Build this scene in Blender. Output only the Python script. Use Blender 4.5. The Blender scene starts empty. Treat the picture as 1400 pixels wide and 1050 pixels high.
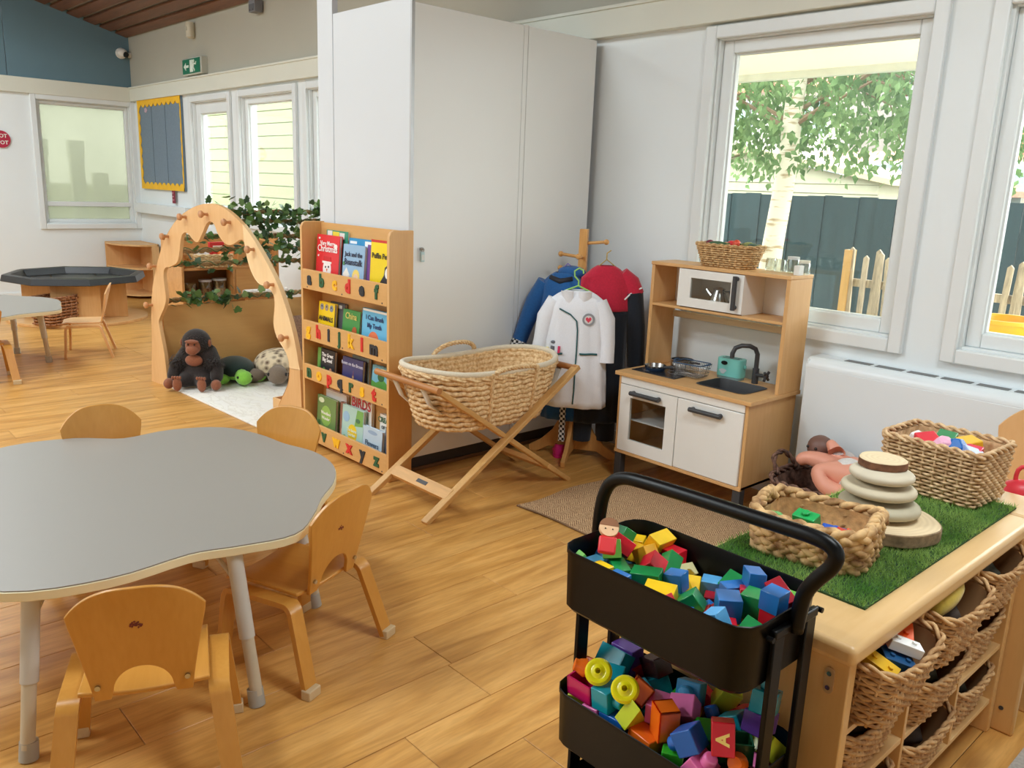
import bpy, math, random
from mathutils import Vector, Matrix, Euler
from mathutils.geometry import tessellate_polygon
PI = math.pi
sc = bpy.context.scene
COL = sc.collection
rnd = random.Random(7)

# ---------------------------------------------------------------- camera
cam_d = bpy.data.cameras.new('camera')
cam = bpy.data.objects.new('camera', cam_d)
COL.objects.link(cam)
cam_d.sensor_width = 36.0
cam_d.lens = 36.0 * 1143.1 / 1400.0
cam_d.clip_start = 0.02
yaw, pitch, roll = -0.822832, 0.231519, 0.0380228
Fv = Vector((math.cos(pitch) * math.sin(yaw), math.cos(pitch) * math.cos(yaw), -math.sin(pitch)))
R0 = Vector((math.cos(yaw), -math.sin(yaw), 0))
U0 = R0.cross(Fv)
Rv = math.cos(roll) * R0 + math.sin(roll) * U0
Uv = -math.sin(roll) * R0 + math.cos(roll) * U0
cam.matrix_world = Matrix(((Rv.x, Uv.x, -Fv.x, 0), (Rv.y, Uv.y, -Fv.y, 0), (Rv.z, Uv.z, -Fv.z, 1.36), (0, 0, 0, 1)))
sc.camera = cam

# ---------------------------------------------------------------- sky (overcast, no direct sun), exposure
world = bpy.data.worlds.new('overcast_sky')
sc.world = world
world.use_nodes = True
bg = world.node_tree.nodes['Background']
bg.inputs['Color'].default_value = (0.90, 0.97, 1.0, 1)
bg.inputs['Strength'].default_value = 7.5
sc.view_settings.view_transform = 'Standard'
sc.view_settings.look = 'None'
sc.view_settings.gamma = 1.0
sc.view_settings.use_curve_mapping = False
sc.view_settings.exposure = 0.5
sc.cycles.use_denoising = True
sc.cycles.max_bounces = 10
sc.cycles.diffuse_bounces = 6
sc.cycles.transparent_max_bounces = 12
sc.cycles.sample_clamp_indirect = 6.0
sc.cycles.caustics_reflective = False
sc.cycles.caustics_refractive = False
LAMP_W = 60.0

# ---------------------------------------------------------------- helpers
def lin(c):
    return tuple((v / 255.0 / 12.92) if v / 255.0 <= 0.04045 else ((v / 255.0 + 0.055) / 1.055) ** 2.4 for v in c)

class MB:
    def __init__(s):
        s.v = []; s.f = []
    def add(s, vs, fs, M=None):
        o = len(s.v)
        s.v += [tuple(M @ Vector(p)) if M else tuple(p) for p in vs]
        s.f += [tuple(i + o for i in f) for f in fs]
        return s
    def box(s, x0, x1, y0, y1, z0, z1, M=None):
        vs = [(x, y, z) for z in (z0, z1) for y in (y0, y1) for x in (x0, x1)]
        return s.add(vs, [(0, 2, 3, 1), (4, 5, 7, 6), (0, 1, 5, 4), (2, 6, 7, 3), (0, 4, 6, 2), (1, 3, 7, 5)], M)
    def bar(s, p0, p1, w, t, up=(0, 0, 1)):
        p0, p1 = Vector(p0), Vector(p1)
        d = (p1 - p0); L = d.length; d.normalize()
        a = d.cross(Vector(up))
        if a.length < 1e-4: a = d.cross(Vector((1, 0, 0)))
        a.normalize(); b = a.cross(d)
        M = Matrix(((a.x, d.x, b.x, p0.x), (a.y, d.y, b.y, p0.y), (a.z, d.z, b.z, p0.z), (0, 0, 0, 1)))
        return s.box(-w / 2, w / 2, 0, L, -t / 2, t / 2, M)
    def tube(s, pts, r, n=8, closed=False, caps=True, flat=1.0):
        pts = [Vector(p) for p in pts]; N = len(pts)
        rs = r if isinstance(r, (list, tuple)) else [r] * N
        o = len(s.v); prev = None
        for i, p in enumerate(pts):
            if closed: t = pts[(i + 1) % N] - pts[i - 1]
            else: t = pts[min(i + 1, N - 1)] - pts[max(i - 1, 0)]
            if t.length < 1e-9: t = Vector((0, 0, 1))
            t.normalize()
            if prev is None:
                a = t.cross(Vector((0, 0, 1)))
                if a.length < 1e-3: a = t.cross(Vector((1, 0, 0)))
            else:
                a = prev - t * prev.dot(t)
                if a.length < 1e-6: a = t.cross(Vector((1, 0, 0)))
            a.normalize(); prev = a; b = t.cross(a)
            for k in range(n):
                q = 2 * PI * k / n
                s.v.append(tuple(p + a * (rs[i] * math.cos(q)) + b * (rs[i] * flat * math.sin(q))))
        for i in range(N if closed else N - 1):
            j = (i + 1) % N
            for k in range(n):
                k2 = (k + 1) % n
                s.f.append((o + i * n + k, o + i * n + k2, o + j * n + k2, o + j * n + k))
        if caps and not closed:
            s.f.append(tuple(o + k for k in range(n))[::-1])
            s.f.append(tuple(o + (N - 1) * n + k for k in range(n)))
        return s
    def rope(s, pts, r, amp, turns_per_pt=0.25, n=5, closed=False, strands=2):
        pts = [Vector(p) for p in pts]; N = len(pts)
        for st in range(strands):
            out = []
            for i, p in enumerate(pts):
                t = (pts[(i + 1) % N] - pts[i - 1]) if closed else (pts[min(i + 1, N - 1)] - pts[max(i - 1, 0)])
                t.normalize()
                a = t.cross(Vector((0, 0, 1)))
                if a.length < 1e-3: a = t.cross(Vector((1, 0, 0)))
                a.normalize(); b = t.cross(a)
                q = 2 * PI * (i * turns_per_pt + st / strands)
                out.append(p + a * amp * math.cos(q) + b * amp * math.sin(q))
            s.tube(out, r, n, closed)
        return s
    def lathe(s, prof, n=20, M=None, a0=0.0):
        vs = []; fs = []
        for (r, z) in prof:
            for k in range(n):
                q = a0 + 2 * PI * k / n
                vs.append((r * math.cos(q), r * math.sin(q), z))
        for i in range(len(prof) - 1):
            for k in range(n):
                k2 = (k + 1) % n
                fs.append((i * n + k, i * n + k2, (i + 1) * n + k2, (i + 1) * n + k))
        if prof[0][0] > 1e-5: fs.append(tuple(range(n))[::-1])
        if prof[-1][0] > 1e-5: fs.append(tuple((len(prof) - 1) * n + k for k in range(n)))
        return s.add(vs, fs, M)
    def cyl(s, p0, p1, r0, r1=None, n=14):
        return s.tube([p0, p1], [r0, r0 if r1 is None else r1], n)
    def ell(s, c, r, n=16, m=10, M=None, f=None):
        vs = []; fs = []
        for j in range(1, m):
            v = PI * j / m
            for k in range(n):
                u = 2 * PI * k / n
                p = Vector((math.sin(v) * math.cos(u), math.sin(v) * math.sin(u), math.cos(v)))
                g = f(p) if f else 1.0
                vs.append((c[0] + p.x * r[0] * g, c[1] + p.y * r[1] * g, c[2] + p.z * r[2] * g))
        vs.append((c[0], c[1], c[2] + r[2])); vs.append((c[0], c[1], c[2] - r[2]))
        T, B = len(vs) - 2, len(vs) - 1
        for j in range(m - 2):
            for k in range(n):
                k2 = (k + 1) % n
                fs.append((j * n + k, (j + 1) * n + k, (j + 1) * n + k2, j * n + k2))
        for k in range(n):
            k2 = (k + 1) % n
            fs.append((T, k, k2)); fs.append((B, (m - 2) * n + k2, (m - 2) * n + k))
        return s.add(vs, fs, M)
    def prism(s, loops, d0, d1, M=None):
        # polygon loops in the local XY plane, extruded from z=d0 to z=d1
        if not isinstance(loops[0][0], (list, tuple)): loops = [loops]
        flat = [p for l in loops for p in l]
        tris = tessellate_polygon([[Vector((p[0], p[1], 0)) for p in l] for l in loops])
        n = len(flat)
        vs = [(p[0], p[1], d0) for p in flat] + [(p[0], p[1], d1) for p in flat]
        fs = []
        for t in tris:
            a, b, c = [Vector((flat[i][0], flat[i][1], 0)) for i in t]
            t = tuple(t) if (b - a).cross(c - a).z > 0 else tuple(t)[::-1]
            fs.append(t[::-1]); fs.append(tuple(i + n for i in t))
        o = 0
        for l in loops:
            m = len(l)
            for i in range(m):
                j = (i + 1) % m
                fs.append((o + i, o + j, n + o + j, n + o + i))
            o += m
        return s.add(vs, fs, M)
    def sheet(s, fn, nu, nv, thick, M=None, closedu=False):
        # fn(u,v) -> front point; thick: vector or fn(u,v)->vector to the back point
        A = []; B = []
        for j in range(nv + 1):
            for i in range(nu + (0 if closedu else 1)):
                u, v = i / nu, j / nv
                p = Vector(fn(u, v)); t = Vector(thick(u, v)) if callable(thick) else Vector(thick)
                A.append(p); B.append(p + t)
        w = nu if closedu else nu + 1
        n = len(A); fs = []
        for j in range(nv):
            for i in range(nu):
                i2 = (i + 1) % w
                a, b, c, d = j * w + i, j * w + i2, (j + 1) * w + i2, (j + 1) * w + i
                fs.append((a, b, c, d)); fs.append((n + d, n + c, n + b, n + a))
        for i in range(nu):
            i2 = (i + 1) % w
            fs.append((i2, i, n + i, n + i2))
            a, b = nv * w + i, nv * w + i2
            fs.append((a, b, n + b, n + a))
        if not closedu:
            for j in range(nv):
                a, b = j * w, (j + 1) * w
                fs.append((a, b, n + b, n + a))
                a, b = j * w + nu, (j + 1) * w + nu
                fs.append((b, a, n + a, n + b))
        return s.add([tuple(p) for p in A + B], fs, M)
    def mesh(s, name, sharp=35):
        me = bpy.data.meshes.new(name)
        me.from_pydata(s.v, [], s.f)
        me.update()
        me.polygons.foreach_set('use_smooth', [True] * len(me.polygons))
        if sharp < 180: me.set_sharp_from_angle(angle=math.radians(sharp))
        return me
    def build(s, name, mat, parent=None, bevel=0.0, sharp=35, loc=None, rot=None, seg=2):
        o = bpy.data.objects.new(name, s.mesh(name, sharp))
        o.data.materials.append(mat)
        COL.objects.link(o)
        if parent: o.parent = parent
        if loc: o.location = loc
        if rot: o.rotation_euler = rot
        if bevel > 0:
            m = o.modifiers.new('bevel', 'BEVEL'); m.width = bevel; m.segments = seg
            m.limit_method = 'ANGLE'; m.angle_limit = math.radians(50)
            m.harden_normals = False
        return o

def tag(o, label, cat, group=None, kind=None):
    o['label'] = label; o['category'] = cat
    if group: o['group'] = group
    if kind: o['kind'] = kind
    return o
def thing(name, label, cat, loc=(0, 0, 0), rotz=0.0, group=None, rot=None):
    o = bpy.data.objects.new(name, None)
    o.empty_display_size = 0.05
    COL.objects.link(o)
    o.location = loc; o.rotation_euler = rot if rot else (0, 0, rotz)
    return tag(o, label, cat, group)
def struct(o, label=None, cat=None):
    o['kind'] = 'structure'
    if label: o['label'] = label
    if cat: o['category'] = cat
    return o
def sempty(name, loc=(0, 0, 0), rotz=0.0, label=None, cat=None):
    o = bpy.data.objects.new(name, None); COL.objects.link(o)
    o.location = loc; o.rotation_euler = (0, 0, rotz)
    return struct(o, label, cat)
def inst(src_mesh, name, parent, loc, rot=(0, 0, 0), scale=(1, 1, 1)):
    o = bpy.data.objects.new(name, src_mesh); COL.objects.link(o)
    o.parent = parent; o.location = loc; o.rotation_euler = rot; o.scale = scale
    return o
def copy_tree(o, parent=None):
    c = o.copy(); COL.objects.link(c); c.parent = parent
    for ch in list(o.children): copy_tree(ch, c)
    return c

def rrect(a, b, r, N):
    """points + outward normals evenly spaced round a rounded rectangle of half sizes a, b"""
    r = min(r, a, b)
    den = []
    for q, (cx, cy) in enumerate([(a - r, b - r), (r - a, b - r), (r - a, r - b), (a - r, r - b)]):
        for k in range(13):
            t = q * PI / 2 + k / 12 * PI / 2
            den.append((cx + r * math.cos(t), cy + r * math.sin(t), math.cos(t), math.sin(t)))
    den.append(den[0])
    cum = [0.0]
    for i in range(1, len(den)):
        cum.append(cum[-1] + math.hypot(den[i][0] - den[i - 1][0], den[i][1] - den[i - 1][1]))
    out = []; j = 0
    for i in range(N):
        d = cum[-1] * i / N
        while j < len(cum) - 2 and cum[j + 1] < d: j += 1
        w = (d - cum[j]) / max(1e-9, cum[j + 1] - cum[j])
        p = [den[j][k] * (1 - w) + den[j + 1][k] * w for k in range(4)]
        h = math.hypot(p[2], p[3]) or 1
        out.append((p[0], p[1], p[2] / h, p[3] / h))
    return out

# ---------------------------------------------------------------- materials
MATS = {}
def nmat(name):
    m = bpy.data.materials.new(name); m.use_nodes = True
    nt = m.node_tree
    return m, nt, nt.nodes['Principled BSDF']
def L_(nt, a, ao, b, bi): nt.links.new(a.outputs[ao], b.inputs[bi])
def plain(name, rgb, rough=0.5, metal=0.0, var=0.05, scale=9.0, bump=0.0, spec=0.5, coat=0.0, sheen=0.0):
    if name in MATS: return MATS[name]
    m, nt, p = nmat(name); c = lin(rgb)
    tc = nt.nodes.new('ShaderNodeTexCoord'); no = nt.nodes.new('ShaderNodeTexNoise')
    no.inputs['Scale'].default_value = scale; no.inputs['Detail'].default_value = 4
    L_(nt, tc, 'Object', no, 'Vector')
    rp = nt.nodes.new('ShaderNodeValToRGB')
    rp.color_ramp.elements[0].position = 0.3; rp.color_ramp.elements[1].position = 0.7
    rp.color_ramp.elements[0].color = (*[v * (1 - var) for v in c], 1)
    rp.color_ramp.elements[1].color = (*[min(1, v * (1 + var)) for v in c], 1)
    L_(nt, no, 'Fac', rp, 'Fac'); L_(nt, rp, 'Color', p, 'Base Color')
    p.inputs['Roughness'].default_value = rough; p.inputs['Metallic'].default_value = metal
    p.inputs['Specular IOR Level'].default_value = spec
    p.inputs['Coat Weight'].default_value = coat
    if sheen: p.inputs['Sheen Weight'].default_value = sheen
    if bump:
        b = nt.nodes.new('ShaderNodeBump'); b.inputs['Strength'].default_value = bump; b.inputs['Distance'].default_value = 0.004
        L_(nt, no, 'Fac', b, 'Height'); L_(nt, b, 'Normal', p, 'Normal')
    MATS[name] = m
    return m
def wood(name, rgb, dark=None, axis='z', scale=6.0, rough=0.42, stretch=9.0, knots=False, contrast=1.0, coat=0.0, objvar=0.0):
    if name in MATS: return MATS[name]
    m, nt, p = nmat(name)
    c = lin(rgb); d = lin(dark) if dark else tuple(v * 0.78 for v in c)
    tc = nt.nodes.new('ShaderNodeTexCoord'); oi = nt.nodes.new('ShaderNodeObjectInfo')
    mul = nt.nodes.new('ShaderNodeVectorMath'); mul.operation = 'SCALE'; mul.inputs[3].default_value = 37.0
    cmb = nt.nodes.new('ShaderNodeCombineXYZ')
    for i in range(3): L_(nt, oi, 'Random', cmb, i)
    L_(nt, cmb, 0, mul, 0)
    mp = nt.nodes.new('ShaderNodeMapping')
    sv = [stretch] * 3; sv['xyz'.index(axis)] = 1.0
    mp.inputs['Scale'].default_value = sv
    L_(nt, tc, 'Object', mp, 'Vector'); L_(nt, mul, 0, mp, 'Location')
    n1 = nt.nodes.new('ShaderNodeTexNoise'); n1.inputs['Scale'].default_value = scale * 0.35; n1.inputs['Detail'].default_value = 5
    n1.inputs['Distortion'].default_value = 0.8
    n2 = nt.nodes.new('ShaderNodeTexNoise'); n2.inputs['Scale'].default_value = scale * 2.5; n2.inputs['Detail'].default_value = 3
    L_(nt, mp, 0, n1, 'Vector'); L_(nt, mp, 0, n2, 'Vector')
    mx = nt.nodes.new('ShaderNodeMath'); mx.operation = 'MULTIPLY_ADD'; mx.inputs[1].default_value = 0.35
    L_(nt, n2, 'Fac', mx, 0)
    m2 = nt.nodes.new('ShaderNodeMath'); m2.operation = 'MULTIPLY'; m2.inputs[1].default_value = 0.65
    L_(nt, n1, 'Fac', m2, 0); L_(nt, m2, 0, mx, 2)
    rp = nt.nodes.new('ShaderNodeValToRGB')
    rp.color_ramp.elements[0].position = 0.5 - 0.16 / contrast; rp.color_ramp.elements[1].position = 0.5 + 0.16 / contrast
    rp.color_ramp.elements[0].color = (*d, 1); rp.color_ramp.elements[1].color = (*c, 1)
    L_(nt, mx, 0, rp, 'Fac')
    last = rp
    if objvar:
        hs = nt.nodes.new('ShaderNodeHueSaturation')
        mr = nt.nodes.new('ShaderNodeMapRange'); mr.inputs['To Min'].default_value = 1 - objvar; mr.inputs['To Max'].default_value = 1 + objvar
        L_(nt, oi, 'Random', mr, 'Value'); L_(nt, mr, 0, hs, 'Value'); L_(nt, rp, 'Color', hs, 'Color'); last = hs
    L_(nt, last, 'Color', p, 'Base Color')
    p.inputs['Roughness'].default_value = rough
    p.inputs['Coat Weight'].default_value = coat; p.inputs['Coat Roughness'].default_value = 0.25
    b = nt.nodes.new('ShaderNodeBump'); b.inputs['Strength'].default_value = 0.08; b.inputs['Distance'].default_value = 0.002
    L_(nt, mx, 0, b, 'Height'); L_(nt, b, 'Normal', p, 'Normal')
    MATS[name] = m
    return m
def fabric(name, rgb, scale=220.0, var=0.12, rough=0.9, rgb2=None):
    if name in MATS: return MATS[name]
    m, nt, p = nmat(name); c = lin(rgb); c2 = lin(rgb2) if rgb2 else tuple(v * (1 - var) for v in c)
    tc = nt.nodes.new('ShaderNodeTexCoord'); no = nt.nodes.new('ShaderNodeTexNoise')
    no.inputs['Scale'].default_value = scale; no.inputs['Detail'].default_value = 2
    L_(nt, tc, 'Object', no, 'Vector')
    rp = nt.nodes.new('ShaderNodeValToRGB'); rp.color_ramp.elements[0].position = 0.35; rp.color_ramp.elements[1].position = 0.65
    rp.color_ramp.elements[0].color = (*c2, 1); rp.color_ramp.elements[1].color = (*c, 1)
    L_(nt, no, 'Fac', rp, 'Fac'); L_(nt, rp, 'Color', p, 'Base Color')
    p.inputs['Roughness'].default_value = rough; p.inputs['Sheen Weight'].default_value = 0.25
    b = nt.nodes.new('ShaderNodeBump'); b.inputs['Strength'].default_value = 0.25; b.inputs['Distance'].default_value = 0.002
    L_(nt, no, 'Fac', b, 'Height'); L_(nt, b, 'Normal', p, 'Normal')
    MATS[name] = m
    return m
def glass(name, tint=(0.97, 0.98, 0.97), refl=0.03):
    if name in MATS: return MATS[name]
    m, nt, p = nmat(name); nt.nodes.remove(p)
    out = nt.nodes['Material Output']
    tr = nt.nodes.new('ShaderNodeBsdfTransparent'); tr.inputs['Color'].default_value = (*tint, 1)
    gl = nt.nodes.new('ShaderNodeBsdfGlossy'); gl.inputs['Roughness'].default_value = 0.03
    lw = nt.nodes.new('ShaderNodeLayerWeight'); lw.inputs['Blend'].default_value = 0.25
    mm = nt.nodes.new('ShaderNodeMath'); mm.operation = 'MULTIPLY_ADD'; mm.inputs[1].default_value = 0.35; mm.inputs[2].default_value = refl
    mm.use_clamp = True
    L_(nt, lw, 'Fresnel', mm, 0)
    mx = nt.nodes.new('ShaderNodeMixShader')
    L_(nt, mm, 0, mx, 0); L_(nt, tr, 0, mx, 1); L_(nt, gl, 0, mx, 2); L_(nt, mx, 0, out, 'Surface')
    MATS[name] = m
    return m
def frosted(name, rgb, trans=0.75):
    if name in MATS: return MATS[name]
    m, nt, p = nmat(name); nt.nodes.remove(p); out = nt.nodes['Material Output']; c = lin(rgb)
    no = nt.nodes.new('ShaderNodeTexNoise'); no.inputs['Scale'].default_value = 2.5
    tc = nt.nodes.new('ShaderNodeTexCoord'); L_(nt, tc, 'Object', no, 'Vector')
    rp = nt.nodes.new('ShaderNodeValToRGB'); rp.color_ramp.elements[0].color = (*[v * .9 for v in c], 1); rp.color_ramp.elements[1].color = (*c, 1)
    L_(nt, no, 'Fac', rp, 'Fac')
    a = nt.nodes.new('ShaderNodeBsdfTranslucent'); L_(nt, rp, 'Color', a, 'Color')
    b = nt.nodes.new('ShaderNodeBsdfRefraction'); b.inputs['Roughness'].default_value = 0.25; b.inputs['IOR'].default_value = 1.05
    L_(nt, rp, 'Color', b, 'Color')
    mx = nt.nodes.new('ShaderNodeMixShader'); mx.inputs[0].default_value = 1 - trans
    L_(nt, a, 0, mx, 1); L_(nt, b, 0, mx, 2); L_(nt, mx, 0, out, 'Surface')
    MATS[name] = m
    return m
def text_mesh(s, name, size, mat, parent, loc, rot=(0, 0, 0), extrude=0.001, bold=0.0, align='CENTER', sx=1.0):
    cu = bpy.data.curves.new(name, 'FONT'); cu.body = s; cu.size = size; cu.extrude = extrude; cu.offset = bold
    cu.align_x = align; cu.align_y = 'CENTER'; cu.resolution_u = 2
    t = bpy.data.objects.new(name, cu)
    me = bpy.data.meshes.new_from_object(t)
    bpy.data.objects.remove(t); bpy.data.curves.remove(cu)
    me.materials.clear(); me.materials.append(mat)
    o = bpy.data.objects.new(name, me); COL.objects.link(o)
    o.parent = parent; o.location = loc; o.rotation_euler = rot; o.scale = (sx, 1, 1)
    return o

WHITE = plain('white_paint', (230, 236, 238), 0.55, var=0.015, scale=2)
CREAM = plain('cream_paint', (220, 221, 208), 0.6, var=0.02, scale=2)
GLOSSW = plain('white_gloss_trim', (226, 231, 232), 0.35, var=0.015, scale=3)
BEECH = wood('beech', (226, 184, 126), (205, 158, 100), 'z', 7)
BEECHX = wood('beech_along_x', (226, 178, 118), (205, 150, 90), 'x', 7)
BEECHY = wood('beech_along_y', (226, 178, 118), (205, 150, 90), 'y', 7)
BLACKM = plain('black_metal', (6, 6, 7), 0.36, var=0.03, spec=0.25)
STEEL = plain('brushed_steel', (190, 190, 188), 0.22, 1.0, 0.04)
GREYPL = plain('dark_grey_plastic', (62, 63, 66), 0.45, var=0.04)
GLASS = glass('clear_glass')
# ================================================================ the setting
WX0, WX1, WY0, WY1 = -10.08, 2.0, -3.2, 3.45
def ceil_z(y): return 2.79 + 0.27 * (3.43 - y)

# ---- floor: oak-look planks running from the camera side to the window wall
fl = MB().box(WX0 - .1, WX1 + .1, WY0 - .1, WY1 + .1, -0.08, -0.005)
floor = struct(fl.build('floor', plain('floor_joint', (92, 66, 40), 0.7)), 'light oak plank floor of the nursery room', 'floor')
def floor_wood():
    m, nt, p = nmat('oak_planks')
    tc = nt.nodes.new('ShaderNodeTexCoord'); oi = nt.nodes.new('ShaderNodeObjectInfo')
    cmb = nt.nodes.new('ShaderNodeCombineXYZ')
    for i in range(3): L_(nt, oi, 'Random', cmb, i)
    sc_ = nt.nodes.new('ShaderNodeVectorMath'); sc_.operation = 'SCALE'; sc_.inputs[3].default_value = 53.0
    L_(nt, cmb, 0, sc_, 0)
    ad = nt.nodes.new('ShaderNodeVectorMath'); L_(nt, tc, 'Object', ad, 0); L_(nt, sc_, 0, ad, 1)
    mp = nt.nodes.new('ShaderNodeMapping'); mp.inputs['Scale'].default_value = (9.0, 0.9, 9.0)
    L_(nt, ad, 0, mp, 'Vector')
    n1 = nt.nodes.new('ShaderNodeTexNoise'); n1.inputs['Scale'].default_value = 1.6; n1.inputs['Detail'].default_value = 6; n1.inputs['Distortion'].default_value = 1.1
    n2 = nt.nodes.new('ShaderNodeTexNoise'); n2.inputs['Scale'].default_value = 14; n2.inputs['Detail'].default_value = 4
    L_(nt, mp, 0, n1, 'Vector'); L_(nt, mp, 0, n2, 'Vector')
    rp = nt.nodes.new('ShaderNodeValToRGB'); e = rp.color_ramp.elements
    e[0].position = 0.30; e[0].color = (*lin((184, 130, 64)), 1); e[1].position = 0.66; e[1].color = (*lin((222, 170, 98)), 1)
    k = e.new(0.47); k.color = (*lin((206, 152, 80)), 1)
    L_(nt, n1, 'Fac', rp, 'Fac')
    rp2 = nt.nodes.new('ShaderNodeValToRGB'); f = rp2.color_ramp.elements
    f[0].position = 0.35; f[0].color = (0.88, 0.87, 0.85, 1); f[1].position = 0.6; f[1].color = (1, 1, 1, 1)
    L_(nt, n2, 'Fac', rp2, 'Fac')
    mx = nt.nodes.new('ShaderNodeMix'); mx.data_type = 'RGBA'; mx.blend_type = 'MULTIPLY'; mx.inputs[0].default_value = 1.0
    nt.links.new(rp.outputs[0], mx.inputs[6]); nt.links.new(rp2.outputs[0], mx.inputs[7])
    # scattered knots
    mpk = nt.nodes.new('ShaderNodeMapping'); mpk.inputs['Scale'].default_value = (3.2, 1.4, 1.0); L_(nt, ad, 0, mpk, 'Vector')
    vo = nt.nodes.new('ShaderNodeTexVoronoi'); vo.inputs['Scale'].default_value = 0.9; L_(nt, mpk, 0, vo, 'Vector')
    rk = nt.nodes.new('ShaderNodeValToRGB'); g = rk.color_ramp.elements
    g[0].position = 0.03; g[0].color = (0.45, 0.36, 0.28, 1); g[1].position = 0.13; g[1].color = (1, 1, 1, 1)
    L_(nt, vo, 'Distance', rk, 'Fac')
    mk = nt.nodes.new('ShaderNodeMix'); mk.data_type = 'RGBA'; mk.blend_type = 'MULTIPLY'; mk.inputs[0].default_value = 0.8
    nt.links.new(mx.outputs[2], mk.inputs[6]); nt.links.new(rk.outputs[0], mk.inputs[7])
    hs = nt.nodes.new('ShaderNodeHueSaturation'); mr = nt.nodes.new('ShaderNodeMapRange')
    mr.inputs['To Min'].default_value = 0.94; mr.inputs['To Max'].default_value = 1.05
    L_(nt, oi, 'Random', mr, 'Value'); L_(nt, mr, 0, hs, 'Value'); nt.links.new(mk.outputs[2], hs.inputs['Color'])
    L_(nt, hs, 'Color', p, 'Base Color')
    p.inputs['Roughness'].default_value = 0.36
    p.inputs['Specular IOR Level'].default_value = 0.45
    b = nt.nodes.new('ShaderNodeBump'); b.inputs['Strength'].default_value = 0.06; b.inputs['Distance'].default_value = 0.002
    L_(nt, n2, 'Fac', b, 'Height'); L_(nt, b, 'Normal', p, 'Normal')
    return m
FLOORM = floor_wood()
PW, PL = 0.19, 1.24
def plank_mesh(L):
    g = 0.0009
    mb = MB()
    w, h = PW / 2 - g, L / 2 - g; c = 0.001
    vs = [(-w, -h, -.012), (w, -h, -.012), (w, h, -.012), (-w, h, -.012), (-w, -h, -c), (w, -h, -c), (w, h, -c), (-w, h, -c),
          (-w + c, -h + c, 0), (w - c, -h + c, 0), (w - c, h - c, 0), (-w + c, h - c, 0)]
    fs = [(0, 1, 5, 4), (1, 2, 6, 5), (2, 3, 7, 6), (3, 0, 4, 7), (4, 5, 9, 8), (5, 6, 10, 9), (6, 7, 11, 10), (7, 4, 8, 11), (8, 9, 10, 11)]
    me = mb.add(vs, fs).mesh('plank', 20); me.materials.append(FLOORM); return me
PM = {}
def put_plank(x, y0, y1, parent):
    L = round(y1 - y0, 4)
    if L < 0.02: return
    if L not in PM: PM[L] = plank_mesh(L)
    inst(PM[L], 'plank', parent, (x, (y0 + y1) / 2, 0))
for i in range(-1, 30):
    xc = -1.513 - PW / 2 - PW * (i - 5)          # rows from x about -0.5 out to about -6
    off = {5: 1.368, 4: 1.081}.get(i, (i * 0.437) % PL)
    cuts = [-0.3] + [y for y in [off - PL * 2, off - PL, off, off + PL, off + 2 * PL, off + 3 * PL] if -0.25 < y < WY1 - .02] + [WY1]
    for a, b in zip(cuts, cuts[1:]): put_plank(xc, a, b, floor)
# the rest of the floor, too far away to tell the planks apart
rest = MB()
xe = -1.513 - PW * (29 - 5) - PW
for i in range(24):
    xa = xe - PW * i
    for k in range(3):
        y0 = -0.3 + k * PL; y1 = min(y0 + PL, WY1)
        rest.box(max(WX0, xa - PW + .0012), xa - .0012, y0 + .0012, y1 - .0012, -0.012, 0)
for k in range(60):
    xa = WX1 - PW * k
    rest.box(xa - PW + .0012, xa - .0012, WY0, -0.3012, -0.012, 0)
for k in range(13):
    xa = WX1 - PW * k
    if xa - PW > -0.56: rest.box(xa - PW + .0012, xa - .0012, -0.2988, WY1, -0.012, 0)
o = rest.build('far_planks', FLOORM, floor); o['kind'] = 'stuff'

# ---- walls
def wall_with_holes(name, a0, a1, z0, z1, holes, mat, loc, rotz, th=0.14, ztop=None, label=None):
    """local X along the wall, +Y outwards from the room"""
    mb = MB(); x = a0
    for (h0, h1, b, t) in sorted(holes):
        if h0 > x: mb.box(x, h0, 0, th, z0, z1)
        mb.box(h0, h1, 0, th, z0, b); mb.box(h0, h1, 0, th, t, z1); x = h1
    mb.box(x, a1, 0, th, z0, z1)
    o = mb.build(name, mat, loc=loc, rot=(0, 0, rotz))
    return struct(o, label or 'white painted wall of the room', 'wall')
WZ = 2.12
holesB = [(-2.42, -1.43, .80, 2.07), (-1.19, -0.22, .80, 2.07), (-8.47, -7.62, .95, 2.06), (-7.40, -6.40, .95, 2.06), (-6.2, -5.3, .95, 2.06)]
wall_back = wall_with_holes('wall_back', WX0, WX1, 0, 5.0, holesB, WHITE, (0, WY1, 0), 0, label='white window wall of the playroom')
holesL = [(2.45, 3.41, .78, 2.08)]
wall_left = wall_with_holes('wall_left', WY0, WY1, 0, 2.2, holesL, WHITE, (WX0, 0, 0), PI / 2, label='white end wall with a frosted window')
wall_front = wall_with_holes('wall_front', WX0, WX1, 0, 5.0, [], WHITE, (0, WY0 - .14, 0), 0, label='white wall behind the camera')
wall_right = wall_with_holes('wall_right', WY0, WY1, 0, 5.0, [], WHITE, (WX1 + .14, 0, 0), PI / 2, label='white side wall beside the camera')
# blue upper panels of the end wall
BLUEP = plain('blue_grey_panel', (98, 127, 140), 0.6, var=0.04, scale=3)
for i, (ya, yb) in enumerate([(2.232, 3.43), (1.02, 2.224), (-0.2, 1.012), (-3.2, -0.208)]):
    mb = MB(); n = 2
    if i == 0: yb = 3.462
    poly = [(ya, 2.25), (yb, 2.25), (yb, ceil_z(yb) + .08), (ya, ceil_z(ya) + .08)]
    M = Matrix(((1, 0, 0, 0), (0, 0, 1, 0), (0, 1, 0, 0), (0, 0, 0, 1)))
    mb.prism(poly, -.005, 0.1, M)
    mb.build('panel', BLUEP, wall_left, bevel=.002)
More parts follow.
